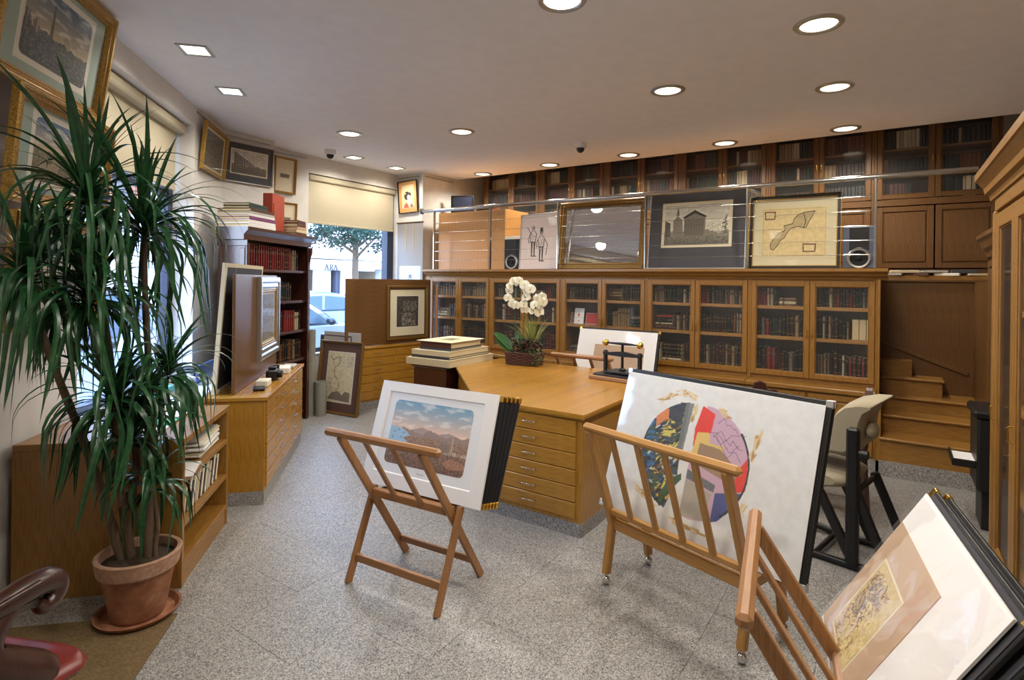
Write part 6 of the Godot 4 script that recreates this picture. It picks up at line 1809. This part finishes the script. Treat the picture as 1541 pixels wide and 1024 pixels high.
func carved_chair(label: String, at: Vector3, yaw: float, top: float) -> void:
	var t := thing("carved_chair", label, "chair", at, yaw)
	for s in [-1, 1]:
		part(t, "back_stile", MB.new().tube([Vector3(s * 0.19, 0.0, 0.22), Vector3(s * 0.18, 0.45, 0.19), Vector3(s * 0.16, top - 0.12, 0.235)], [0.018, 0.022, 0.02], 10), M.mahogany_v)
		part(t, "front_leg", MB.new().tube([Vector3(s * 0.2, 0.0, -0.2), Vector3(s * 0.2, 0.2, -0.19), Vector3(s * 0.205, 0.42, -0.2)], [0.018, 0.02, 0.028], 10), M.mahogany_v)
	part(t, "seat", MB.new().bb(Vector3(-0.23, 0.41, -0.23), Vector3(0.23, 0.465, 0.21), 0.018), M.mahogany_x)
	var cr := [Vector2(-0.2, -0.13), Vector2(-0.21, -0.09), Vector2(-0.17, -0.07), Vector2(-0.13, -0.085), Vector2(-0.1, -0.05), Vector2(-0.05, -0.055), Vector2(-0.035, -0.015), Vector2(0, 0.0), Vector2(0.035, -0.015), Vector2(0.05, -0.055), Vector2(0.1, -0.05), Vector2(0.13, -0.085), Vector2(0.17, -0.07), Vector2(0.21, -0.09), Vector2(0.2, -0.13), Vector2(0.1, -0.15), Vector2(0, -0.14), Vector2(-0.1, -0.15)]
	var m := MB.new()
	m.xf = Transform3D(Basis(), Vector3(0, top, 0.235))
	part(t, "carved_crest", m.prism(PackedVector2Array(cr), -0.02, 0.02), M.mahogany_x)
	var sp := MB.new()
	sp.xf = Transform3D(Basis(Vector3(1, 0, 0), 0.1), Vector3(0, 0.47, 0.19))
	var sl := [Vector2(-0.05, 0), Vector2(0.05, 0), Vector2(0.09, 0.12), Vector2(0.06, 0.22), Vector2(0.085, top - 0.62), Vector2(-0.085, top - 0.62), Vector2(-0.06, 0.22), Vector2(-0.09, 0.12)]
	part(t, "splat", sp.prism(PackedVector2Array(sl), -0.009, 0.009), M.mahogany_v)

# ---------- tall dracaena in a clay pot
func build_plant() -> void:
	var at := Vector3(-2.94, 0.0, -1.22)
	var pot := thing("potted_dracaena", "tall dracaena with long drooping leaves in a terracotta pot and saucer", "potted plant", at)
	part(pot, "saucer", MB.new().lathe([Vector2(0, 0.007), Vector2(0.15, 0.007), Vector2(0.168, 0.03), Vector2(0.178, 0.032), Vector2(0.172, 0.022), Vector2(0.155, 0.0065), Vector2(0, 0.0065)], 40), M.terracotta)
	part(pot, "pot", MB.new().lathe([Vector2(0.0, 0.009), Vector2(0.108, 0.009), Vector2(0.113, 0.02), Vector2(0.15, 0.225)], 40), M.terracotta)
	part(pot, "pot_rim", MB.new().lathe([Vector2(0.15, 0.225), Vector2(0.163, 0.227), Vector2(0.168, 0.235), Vector2(0.178, 0.30), Vector2(0.172, 0.305), Vector2(0.158, 0.302), Vector2(0.152, 0.27), Vector2(0.152, 0.26)], 40), M.limed_clay, "pale lime-stained rim")
	part(pot, "soil", MB.new().lathe([Vector2(0.0, 0.275), Vector2(0.08, 0.272), Vector2(0.153, 0.262)], 30), M.soil)
	var heads := [
		{"p": Vector3(-0.07, 1.93, 0.20), "n": 105, "l": 0.62, "up": 0.85}, {"p": Vector3(-0.01, 1.80, -0.01), "n": 105, "l": 0.62, "up": 0.75}, {"p": Vector3(-0.12, 1.58, 0.40), "n": 100, "l": 0.62, "up": 0.5},
		{"p": Vector3(-0.05, 1.50, 0.20), "n": 95, "l": 0.62, "up": 0.3}, {"p": Vector3(0.03, 1.12, -0.10), "n": 60, "l": 0.48, "up": 0.45}, {"p": Vector3(0.02, 1.02, 0.12), "n": 75, "l": 0.55, "up": 0.35}, {"p": Vector3(-0.02, 0.84, 0.02), "n": 60, "l": 0.42, "up": 0.3}, {"p": Vector3(0.01, 0.60, -0.05), "n": 43, "l": 0.36, "up": 0.5}]
	var base := [Vector3(-0.03, 0.26, 0.02), Vector3(0.03, 0.26, -0.03), Vector3(-0.05, 0.26, 0.05), Vector3(-0.02, 0.9, 0.08), Vector3(0.0, 0.7, -0.03), Vector3(-0.01, 0.6, 0.05), Vector3(-0.02, 0.5, 0.02), Vector3(0.05, 0.26, -0.05)]
	for i in heads.size():
		var a: Vector3 = base[i]
		var b: Vector3 = heads[i].p
		var pts := []
		var rad := []
		for k in 13:
			var t := k / 12.0
			pts.append(a.lerp(b, t) + Vector3(sin(t * 5.0 + i) * 0.018, 0, cos(t * 4.0 + i) * 0.018) * sin(PI * t))
			rad.append(lerpf(0.021 if i != 7 else 0.01, 0.012, t) * (1.06 if k % 2 else 0.95))
		part(pot, "stem", MB.new().tube(pts, rad, 10), M.bark)
	# leaf shapes: x runs outward, drooping more from one to the next
	var shapes := []
	var lines := []
	for k in 8:
		var pts := []
		var hw := []
		var dir := deg_to_rad(76.0 - k * 11.0)
		var droop := [0.06, 0.14, 0.20, 0.25, 0.29, 0.32, 0.33, 0.30][k] as float
		var p := Vector3.ZERO
		for i in 13:
			pts.append(p)
			var t := i / 12.0
			hw.append(0.0125 * minf(1.0, 0.5 + 2.4 * t) * (1.0 - pow(t, 3.0)) if i < 12 else 0.0)
			p += Vector3(cos(dir), sin(dir), 0) / 12.0
			dir = maxf(dir - droop * (0.7 + t * 0.9), deg_to_rad(-87))
		lines.append([pts, hw])
		shapes.append(MB.new().ribbon(pts, hw, Vector3(0, 0, 1), 0.35).mesh(M.leaf))
	var r := RandomNumberGenerator.new()
	r.seed = 21
	var count := 0
	var rest := MB.new()
	for pass_ in 2:
		for hd in heads:
			var half: int = 37 if pass_ == 0 else maxi(0, hd.n - 37)
			for k in half:
				var u := r.randf()
				var pick := clampi(int(u * 8.5 - (hd.up - 0.4) * 1.6), 0, 7)
				var az: float = k * 2.39996 + r.randf_range(-0.3, 0.3)
				var ln: float = hd.l * r.randf_range(0.7, 1.15)
				# leaves that grow towards the wall stay short of it
				var out := Vector3(cos(az), 0, -sin(az))
				var room: float = (Vector3(at + hd.p) - WALL_A).dot(NL)
				var toward := -out.dot(NL)
				if toward > 0.1: ln = minf(ln, maxf(0.22, (room - 0.06) / toward * 1.3))
				var tf := Transform3D(Basis(Vector3.UP, az) * Basis(Vector3(1, 0, 0), r.randf_range(-0.3, 0.3)) * Basis.from_scale(Vector3(ln, ln, 0.85 + 0.3 * r.randf())), hd.p + Vector3(0, 0.07 * (0.5 - u), 0))
				if pass_ == 0:
					inst("leaf", shapes[pick], pot).transform = tf
				else:
					rest.xf = tf
					rest.ribbon(lines[pick][0], lines[pick][1], Vector3(0, 0, 1), 0.35)
	part(pot, "leaf_mass", rest, M.leaf).set_meta("kind", "stuff")

# ---------- things on the desk and beside it
func build_desk_things() -> void:
	var Y := 0.776
	# orchid basket
	var o := thing("orchid_basket", "white orchid with grasses and moss in a brown wicker basket", "flower basket", Vector3(-3.02, Y, -4.70), 0.15)
	var bw := MB.new()
	for i in 8:
		var y := 0.008 + i * 0.016
		var e := 1.0 + 0.012 * i
		var pts := []
		for k in 41:
			var a := TAU * k / 40.0
			var wv := 0.006 * (1 if (k + i) % 2 else -1)
			var sx := signf(cos(a)) * pow(absf(cos(a)), 0.45)
			var sz := signf(sin(a)) * pow(absf(sin(a)), 0.45)
			pts.append(Vector3((0.165 * e + wv) * sx, y, (0.105 * e + wv) * sz))
		bw.tube(pts, 0.009, 6, false)
	part(o, "basket", bw, M.wicker)
	part(o, "basket_lining", MB.new().box(Vector3(0, 0.062, 0), Vector3(0.31, 0.12, 0.19), 0.02), M.moss_dark)
	var stems := [[Vector3(-0.07, 0.12, 0.0), Vector3(-0.10, 0.40, 0.02), Vector3(-0.10, 0.62, 0.05), Vector3(-0.02, 0.74, 0.08), Vector3(0.05, 0.66, 0.10)], [Vector3(-0.02, 0.12, 0.0), Vector3(-0.02, 0.36, 0.0), Vector3(0.02, 0.58, 0.04), Vector3(0.10, 0.63, 0.08), Vector3(0.16, 0.60, 0.1)]]
	for s in stems:
		part(o, "flower_stem", MB.new().tube(s, 0.0035, 6), M.fern)
	var fl := MB.new()
	for k in 3:
		fl_petal(fl, TAU * k / 3.0 + PI / 2, 0.05, 0.028)
	for k in 2:
		fl_petal(fl, PI * k, 0.054, 0.044)
	var fm := fl.mesh(M.petal)
	MB.new().ball(Vector3(0, -0.006, 0.010), Vector3(0.006, 0.009, 0.009), 8, 6).mesh(M.petal_heart, fm)
	var spots := [[-0.12, 0.74], [-0.07, 0.79], [-0.02, 0.80], [0.03, 0.76], [0.05, 0.70], [-0.15, 0.70], [-0.14, 0.63], [0.04, 0.64], [-0.10, 0.58], [-0.05, 0.56], [0.02, 0.57], [0.02, 0.52], [0.10, 0.72], [0.22, 0.65], [0.17, 0.63], [0.15, 0.57], [0.20, 0.57], [0.12, 0.51], [0.18, 0.50], [0.24, 0.60]]
	var r := RandomNumberGenerator.new()
	r.seed = 31
	for s in spots:
		var f := inst("flower", fm, o)
		f.transform = Transform3D(Basis.from_euler(Vector3(r.randf_range(-0.4, 0.3), r.randf_range(-0.2, 1.2), r.randf_range(-0.5, 0.5))) * Basis.from_scale(Vector3.ONE * r.randf_range(0.8, 1.0)), Vector3(s[0], s[1] + 0.03, 0.09 + r.randf_range(-0.03, 0.03)))
	for L in [[-0.9, 0.30, -0.10], [-0.35, 0.34, 0.02], [-1.0, 0.2, -0.14]]:
		var pts := []
		var hw := []
		for k in 10:
			var t := k / 9.0
			pts.append(Vector3(L[2] + sin(L[0]) * L[1] * t, 0.12 + L[1] * (0.95 * t - 0.35 * t * t), 0.03))
			hw.append(0.042 * pow(sin(PI * clampf(0.12 + 0.88 * t, 0, 1)), 0.7) if k < 9 else 0.0)
		part(o, "orchid_leaf", MB.new().ribbon(pts, hw, Vector3(pts[5] - pts[4]).cross(Vector3(0.5, 0.35, 0.79)).normalized(), 0.15), M.orchid_leaf)
	for k in 84:
		var a := r.randf() * TAU
		var ln := r.randf_range(0.32, 0.50)
		var spread := r.randf_range(0.1, 0.9)
		var pts := []
		var hw := []
		for i in 6:
			var t := i / 5.0
			pts.append(Vector3(0.08 + cos(a) * ln * spread * t * (0.5 + t * 0.5), 0.13 + ln * (t - 0.42 * spread * t * t), -0.01 + sin(a) * ln * spread * t * 0.7))
			hw.append(0.006 * (1.0 - t))
		part(o, "grass_blade", MB.new().ribbon(pts, hw, Vector3(-sin(a), 0, cos(a)), 0.2), M.grass_blade)
	var moss := MB.new()
	for k in 150:
		var p := Vector3(r.randf_range(-0.10, 0.17), 0.13 + r.randf_range(0.0, 0.12), r.randf_range(-0.08, 0.12))
		moss.ball(p, Vector3.ONE * r.randf_range(0.008, 0.018), 6, 4)
	var mo := part(o, "moss_clump", moss, M.moss_dark)
	mo.set_meta("kind", "stuff")
	var fern := MB.new()
	for k in 240:
		var p := Vector3(r.randf_range(-0.12, 0.2), r.randf_range(0.12, 0.30), r.randf_range(0.0, 0.14))
		if k > 160: p = Vector3(r.randf_range(0.12, 0.22), r.randf_range(0.02, 0.16), r.randf_range(0.06, 0.15))
		var d := Vector3(r.randf_range(-1, 1), r.randf_range(-0.3, 1), r.randf_range(-1, 1)).normalized() * 0.024
		fern.ribbon([p, p + d * 0.5, p + d], [0.0, 0.007, 0.0], d.cross(Vector3(0.3, 1, 0.2)).normalized())
	var fo := part(o, "fern_leaves", fern, M.fern)
	fo.set_meta("kind", "stuff")
	# copying press
	var p := thing("copying_press", "old black iron copying press with two brass balls on a wooden base", "press", Vector3(-1.90, Y, -4.50), -0.12)
	part(p, "wooden_base", MB.new().bb(Vector3(-0.23, 0, -0.17), Vector3(0.23, 0.032, 0.17), 0.005), M.beech2_x)
	part(p, "bed_plate", MB.new().bb(Vector3(-0.20, 0.032, -0.15), Vector3(0.20, 0.048, 0.15), 0.004), M.black_metal)
	for s in [-1, 1]:
		part(p, "pillar", MB.new().bb(Vector3(s * 0.165 - 0.014, 0.048, -0.016), Vector3(s * 0.165 + 0.014, 0.235, 0.016), 0.004).bb(Vector3(s * 0.165 - 0.02, 0.20, -0.02), Vector3(s * 0.165 + 0.02, 0.225, 0.02), 0.004), M.black_metal)
		part(p, "brass_ball", MB.new().ball(Vector3(s * 0.165, 0.30, 0.0), Vector3(0.029, 0.029, 0.029), 20, 14), M.brass)
	part(p, "bridge", MB.new().prism(PackedVector2Array([Vector2(-0.165, 0.195), Vector2(0, 0.19), Vector2(0.165, 0.195), Vector2(0.165, 0.215), Vector2(0.03, 0.232), Vector2(-0.03, 0.232), Vector2(-0.165, 0.215)]), -0.013, 0.013), M.black_metal)
	part(p, "screw", MB.new().tube([Vector3(0, 0.075, 0), Vector3(0, 0.31, 0)], 0.0115, 14), M.black_metal)
	part(p, "lever", MB.new().tube([Vector3(-0.15, 0.30, 0), Vector3(0, 0.30, 0), Vector3(0.15, 0.30, 0)], [0.007, 0.013, 0.007], 10), M.black_metal)
	part(p, "platen", MB.new().bb(Vector3(-0.12, 0.056, -0.1), Vector3(0.12, 0.07, 0.1), 0.003).lathe([Vector2(0.03, 0.07), Vector2(0.028, 0.085), Vector2(0.016, 0.095), Vector2(0, 0.095)], 16), M.black_metal)
	# pedestal with old volumes
	var d := thing("pedestal", "dark wooden pedestal beside the desk carrying old volumes", "pedestal", Vector3(-3.73, 0, -4.42))
	part(d, "plinth", MB.new().bb(Vector3(-0.20, 0, -0.32), Vector3(0.20, 0.08, 0.32), 0.004), M.mahogany_x)
	part(d, "body", MB.new().bb(Vector3(-0.21, 0.08, -0.33), Vector3(0.21, 0.745, 0.33), 0.006), M.mahogany_v)
	part(d, "top_board", MB.new().bb(Vector3(-0.23, 0.745, -0.35), Vector3(0.23, 0.77, 0.35), 0.006), M.mahogany_x)
	var y := 0.771
	for f in [["pages", 0.55, 0.066, 0.74, "thick parchment bound atlas at the bottom of the pedestal pile"], ["charcoal_board", 0.48, 0.026, 0.66, "black bound folio tied with cord in the pedestal pile"], ["pages", 0.48, 0.048, 0.66, "pale paper folio above the black folio on the pedestal"], ["slate_board", 0.40, 0.016, 0.52, "thin slate blue folio in the pile on the pedestal"], ["brown_board", 0.39, 0.062, 0.50, "thick worn brown volume near the top of the pedestal pile"]]:
		var b := folio(f[0], f[1], f[2], f[3], f[4], "old volumes on the pedestal")
		b.position = Vector3(-3.735, y, -4.42)
		b.rotation.y = PI / 2 * 0 + 0.03
		y += f[2] + 0.001
	var top := thing("loose_print", "loose cream sheet with small grey plate on top of old volumes", "print", Vector3(-3.735, y, -4.42), 0.03)
	part(top, "sheet", MB.new().bb(Vector3(-0.22, 0, -0.28), Vector3(0.22, 0.004, 0.28)), M.cream_board)
	var q := MB.new()
	q.quad(Vector3(-0.14, 0.0046, 0.18), Vector3(0.14, 0.0046, 0.18), Vector3(0.14, 0.0046, -0.18), Vector3(-0.14, 0.0046, -0.18), Vector3.UP)
	part(top, "print", q, art_mat("old_plate"))

func fl_petal(mb: MB, a: float, ln: float, hw: float) -> void:
	var d := Vector3(cos(a), sin(a), 0)
	var s := Vector3(-sin(a), cos(a), 0)
	var pts := []
	var ws := []
	for i in 6:
		var t := i / 5.0
		pts.append(d * ln * t + Vector3(0, 0, 0.012 * sin(PI * t) - 0.010 * t))
		ws.append(hw * sin(PI * clampf(0.08 + 0.86 * t, 0, 1)) if i < 5 else hw * 0.25)
	for i in 5:
		var n0 := Vector3(0, 0, 1)
		mb.quad(pts[i] - s * ws[i], pts[i] + s * ws[i], pts[i + 1] + s * ws[i + 1], pts[i + 1] - s * ws[i + 1], n0)

# ---------- the street outside
func build_street() -> void:
	solo("street_ground", MB.new().bb(Vector3(-60, -0.35, -60), Vector3(-6.3, -0.15, 30)), M.asphalt, "pale grey street surface outside the shop windows", "street").set_meta("kind", "structure")
	solo("far_pavement", MB.new().bb(Vector3(-20.0, -0.15, -40), Vector3(-17.6, -0.02, 10)), M.stucco, "light pavement along the shops across the street", "pavement").set_meta("kind", "structure")
	# white building across the street with the shop
	var b := thing("shop_building", "white building across the street with a shop front under its fascia", "building", Vector3(-20, 0, 0))
	part(b, "upper_wall", MB.new().bb(Vector3(-6, 2.72, -32), Vector3(0, 9.0, -9.6)), M.stucco)
	part(b, "fascia", MB.new().bb(Vector3(-0.1, 1.98, -18.0), Vector3(0.12, 2.42, -13.2)), M.stucco)
	part(b, "cornice", MB.new().bb(Vector3(-0.1, 2.46, -32), Vector3(0.2, 2.72, -9.6), 0.02), M.stucco)
	part(b, "pier", MB.new().bb(Vector3(-0.5, -0.02, -17.1), Vector3(0.0, 2.46, -16.2)), M.stucco)
	part(b, "pier", MB.new().bb(Vector3(-0.5, -0.02, -22), Vector3(0.0, 2.46, -18.6)), M.stucco)
	part(b, "pier", MB.new().bb(Vector3(-0.5, -0.02, -13.6), Vector3(0.0, 2.46, -9.6)), M.stucco)
	part(b, "shop_interior", MB.new().bb(Vector3(-4.2, -0.02, -16.3), Vector3(-4.0, 2.46, -13.5)).bb(Vector3(-4.0, -0.02, -13.7), Vector3(-0.5, 2.46, -13.6)), M.shop_cream)
	part(b, "shop_floor", MB.new().bb(Vector3(-4.0, -0.1, -16.3), Vector3(-0.5, -0.02, -13.6)), M.shop_cream)
	part(b, "passage", MB.new().bb(Vector3(-5.2, -0.02, -18.7), Vector3(-5.0, 2.72, -17.0)).bb(Vector3(-5.0, -0.02, -18.75), Vector3(-0.5, 2.72, -18.6)).bb(Vector3(-5.0, -0.02, -17.1), Vector3(-0.5, 2.72, -16.95)), M.shop_cream)
	part(b, "lintel", MB.new().bb(Vector3(-0.5, 2.08, -18.6), Vector3(0.0, 2.46, -17.1)), M.stucco)
	part(b, "shop_door", MB.new().bb(Vector3(-0.4, -0.02, -15.9), Vector3(-0.34, 1.98, -15.0)), M.white_board)
	part(b, "door_poster", MB.new().bb(Vector3(-0.34, 0.6, -15.75), Vector3(-0.32, 1.3, -15.25)), M.paper_grey)
	part(b, "door_post", MB.new().bb(Vector3(-0.45, -0.02, -16.25), Vector3(-0.1, 1.98, -15.98)), M.frame_dark)
	part(b, "roof_line", MB.new().bb(Vector3(-6, 2.9, -32), Vector3(0.02, 3.5, -14.0)), M.stucco_pink)
	for k in 4:
		var w := part(b, "window_opening", MB.new().bb(Vector3(-0.02, 4.0, -14.2 - 2.2 * k), Vector3(0.04, 5.8, -13.0 - 2.2 * k)), M.brick_brown)
		part(w, "pane", MB.new().bb(Vector3(0.04, 4.1, -14.1 - 2.2 * k), Vector3(0.05, 5.7, -13.1 - 2.2 * k)), M.dark_glass)
	var tx := TextMesh.new()
	tx.text = "ARA"
	var sf := SystemFont.new()
	sf.font_names = PackedStringArray(["Droid Serif"])
	tx.font = sf
	tx.font_size = 40
	tx.pixel_size = 0.0085
	tx.depth = 0.03
	tx.material = M.charcoal_board
	var s := inst("shop_lettering", tx, b)
	s.position = Vector3(0.14, 2.10, -15.55)
	s.rotation.y = PI / 2
	for k in 3:
		var g := thing("clothes_stand", "teal garment on a stand inside the shop across the street", "garment", Vector3(-21.2, -0.02, -14.05 - 0.42 * k), 0.0, "garments in the shop across the street")
		part(g, "garment", MB.new().lathe([Vector2(0.0, 1.5), Vector2(0.1, 1.45), Vector2(0.18, 1.3), Vector2(0.2, 0.7), Vector2(0.0, 0.7)], 10), M.teal if k != 1 else M.charcoal_board)
		part(g, "stand_pole", MB.new().tube([Vector3(0, 0, 0), Vector3(0, 1.6, 0)], 0.02, 6), M.black)
	# white house across from the left window
	var h := thing("white_house", "white house across the street with a brown framed window and shutters", "building", Vector3(-20, 0, 0))
	part(h, "wall", MB.new().bb(Vector3(-6, -0.02, -9.5), Vector3(0, 9.5, 2.0)), M.stucco)
	part(h, "eave", MB.new().bb(Vector3(0.0, 5.45, -8.3), Vector3(0.5, 5.62, -4.0), 0.03), M.stucco_pink)
	for z in [-8.0, -5.9]:
		var w := part(h, "window_frame", MB.new().bb(Vector3(0, 3.6, z), Vector3(0.08, 5.2, z + 1.25)), M.brick_brown)
		part(w, "pane", MB.new().bb(Vector3(0.08, 3.7, z + 0.1), Vector3(0.09, 5.1, z + 0.6)), M.dark_glass)
		part(w, "pane", MB.new().bb(Vector3(0.08, 3.7, z + 0.66), Vector3(0.09, 5.1, z + 1.15)), M.dark_glass)
		for sx in [-0.5, 1.28]:
			var sh := part(h, "shutter", MB.new().bb(Vector3(0, 3.6, z + sx), Vector3(0.04, 5.2, z + sx + 0.45)), M.brick_brown)
			for k in 12:
				part(sh, "slat", MB.new().bb(Vector3(0.04, 3.66 + k * 0.125, z + sx + 0.05), Vector3(0.06, 3.74 + k * 0.125, z + sx + 0.40)), M.brick_brown)
	# cars
	car("silver hatchback parked nearest outside the window facing the tree", Vector3(-8.95, -0.15, -5.67), deg_to_rad(-90), "car_silver")
	car("pale car parked beyond the silver hatchback below the tree", Vector3(-12.3, -0.15, -9.2), deg_to_rad(-90), "car_silver")
	car("grey car with alloy wheels seen through the plant leaves", Vector3(-16.3, -0.15, -5.8), deg_to_rad(-90), "car_grey")
	tree("street tree with broad green crown outside the window", Vector3(-14.0, -0.15, -11.86), 5.6)

# side profile along x, wheels at the axles; body of two lofts
func car(label: String, at: Vector3, yaw: float, paint: String) -> void:
	var t := thing("car", label, "car", at, yaw)
	var body := [Vector2(-2.0, 0.32), Vector2(-2.05, 0.55), Vector2(-1.98, 0.78), Vector2(-1.3, 0.92), Vector2(-0.9, 0.95), Vector2(1.6, 0.97), Vector2(1.95, 0.92), Vector2(2.0, 0.6), Vector2(1.95, 0.32), Vector2(1.62, 0.26), Vector2(-1.6, 0.26)]
	part(t, "body", MB.new().puff(body, [-0.86, -0.84, -0.74, 0.0, 0.74, 0.84, 0.86], [0.94, 0.98, 1.0, 1.02, 1.0, 0.98, 0.94]), M[paint])
	var cab := [Vector2(-1.05, 0.93), Vector2(-0.35, 1.36), Vector2(0.2, 1.44), Vector2(0.9, 1.42), Vector2(1.5, 1.22), Vector2(1.85, 0.95)]
	part(t, "cabin", MB.new().puff(cab, [-0.76, -0.68, -0.55, 0.0, 0.55, 0.68, 0.76], [0.80, 0.96, 1.0, 1.02, 1.0, 0.96, 0.80]), M[paint])
	for s in [-1, 1]:
		var sg := 1.0 if s > 0 else -1.0
		part(t, "side_window", MB.new().prism(PackedVector2Array([Vector2(-0.72, 0.99), Vector2(-0.25, 1.29), Vector2(0.35, 1.34), Vector2(0.35, 0.99)]), sg * 0.70, sg * 0.762), M.car_glass)
		part(t, "side_window", MB.new().prism(PackedVector2Array([Vector2(0.42, 0.99), Vector2(0.42, 1.34), Vector2(0.9, 1.32), Vector2(1.35, 1.16), Vector2(1.5, 0.99)]), sg * 0.70, sg * 0.762), M.car_glass)
		part(t, "door_mirror", MB.new().ball(Vector3(-0.62, 1.02, sg * 0.93), Vector3(0.07, 0.07, 0.11), 10, 8), M.dark_glass)
		for x in [-1.28, 1.25]:
			var w := part(t, "wheel", MB.new().tube([Vector3(x, 0.31, sg * 0.66), Vector3(x, 0.31, sg * 0.87)], 0.31, 24), M.rubber)
			var rim := MB.new().tube([Vector3(x, 0.31, sg * 0.862), Vector3(x, 0.31, sg * 0.874)], 0.06, 14)
			for k in 9:
				var a := TAU * k / 9.0
				rim.bar(Vector3(x, 0.31, sg * 0.874), Vector3(x + cos(a) * 0.21, 0.31 + sin(a) * 0.21, sg * 0.874), 0.035, 0.012, Vector3(-sin(a), cos(a), 0))
			part(w, "rim", rim, M.alu)
	part(t, "windscreen", MB.new().bar(Vector3(-0.98, 0.985, 0), Vector3(-0.40, 1.352, 0), 1.2, 0.02, Vector3(0, 0, 1)), M.car_glass)
	part(t, "rear_window", MB.new().bar(Vector3(1.80, 1.0, 0), Vector3(1.50, 1.24, 0), 1.15, 0.02, Vector3(0, 0, 1)), M.car_glass)
	part(t, "steering_wheel", MB.new().tube(circle(Vector3(-0.45, 1.0, 0.35), 0.17), 0.014, 6, false), M.black)

func circle(c: Vector3, r: float) -> Array:
	var out := []
	for k in 21:
		var a := TAU * k / 20.0
		out.append(c + Vector3(sin(a) * r * 0.4, cos(a) * r, sin(a) * r * 0.9))
	return out

func tree(label: String, at: Vector3, height: float) -> void:
	var t := thing("street_tree", label, "tree", at)
	part(t, "trunk", MB.new().tube([Vector3(0, 0, 0), Vector3(0.03, 1.2, 0.02), Vector3(-0.02, 2.4, -0.03), Vector3(0.05, 3.6, 0.02)], [0.13, 0.11, 0.10, 0.06], 12), M.bark)
	var r := RandomNumberGenerator.new()
	r.seed = 12
	for k in 9:
		var a := k * 2.4
		var y := 2.4 + 0.16 * k
		part(t, "branch", MB.new().tube([Vector3(0, y, 0), Vector3(cos(a) * 0.5, y + 0.35, sin(a) * 0.5), Vector3(cos(a) * 1.1, y + 0.75, sin(a) * 1.1)], [0.05, 0.03, 0.012], 8), M.bark)
	var leaf := MB.new()
	leaf.ribbon([Vector3(0, 0, 0), Vector3(0.04, 0.015, 0), Vector3(0.09, 0.01, 0), Vector3(0.13, -0.02, 0)], [0.004, 0.036, 0.03, 0.0], Vector3(0, 0, 1), 0.2)
	var mm := MultiMesh.new()
	mm.transform_format = MultiMesh.TRANSFORM_3D
	mm.mesh = leaf.mesh(M.tree_leaf)
	var tfs := []
	for c in 90:
		var th := r.randf() * TAU
		var rr := sqrt(r.randf()) * 1.75
		var cy := r.randf_range(2.85, height)
		var k := 1.0 - pow(absf(cy - 3.9) / 2.4, 2.0)
		var ce := Vector3(cos(th) * rr * maxf(0.3, k), cy, sin(th) * rr * maxf(0.3, k))
		for i in 90:
			var p := ce + Vector3(r.randfn(), r.randfn() * 0.6, r.randfn()) * 0.19
			tfs.append(Transform3D(Basis.from_euler(Vector3(r.randf_range(-0.9, 0.9), r.randf() * TAU, r.randf_range(-0.9, 0.9))) * Basis.from_scale(Vector3.ONE * r.randf_range(0.7, 1.2)), p))
	mm.instance_count = tfs.size()
	for i in tfs.size(): mm.set_instance_transform(i, tfs[i])
	var f := MultiMeshInstance3D.new()
	f.name = "foliage"
	f.multimesh = mm
	f.set_meta("kind", "stuff")
	t.add_child(f)
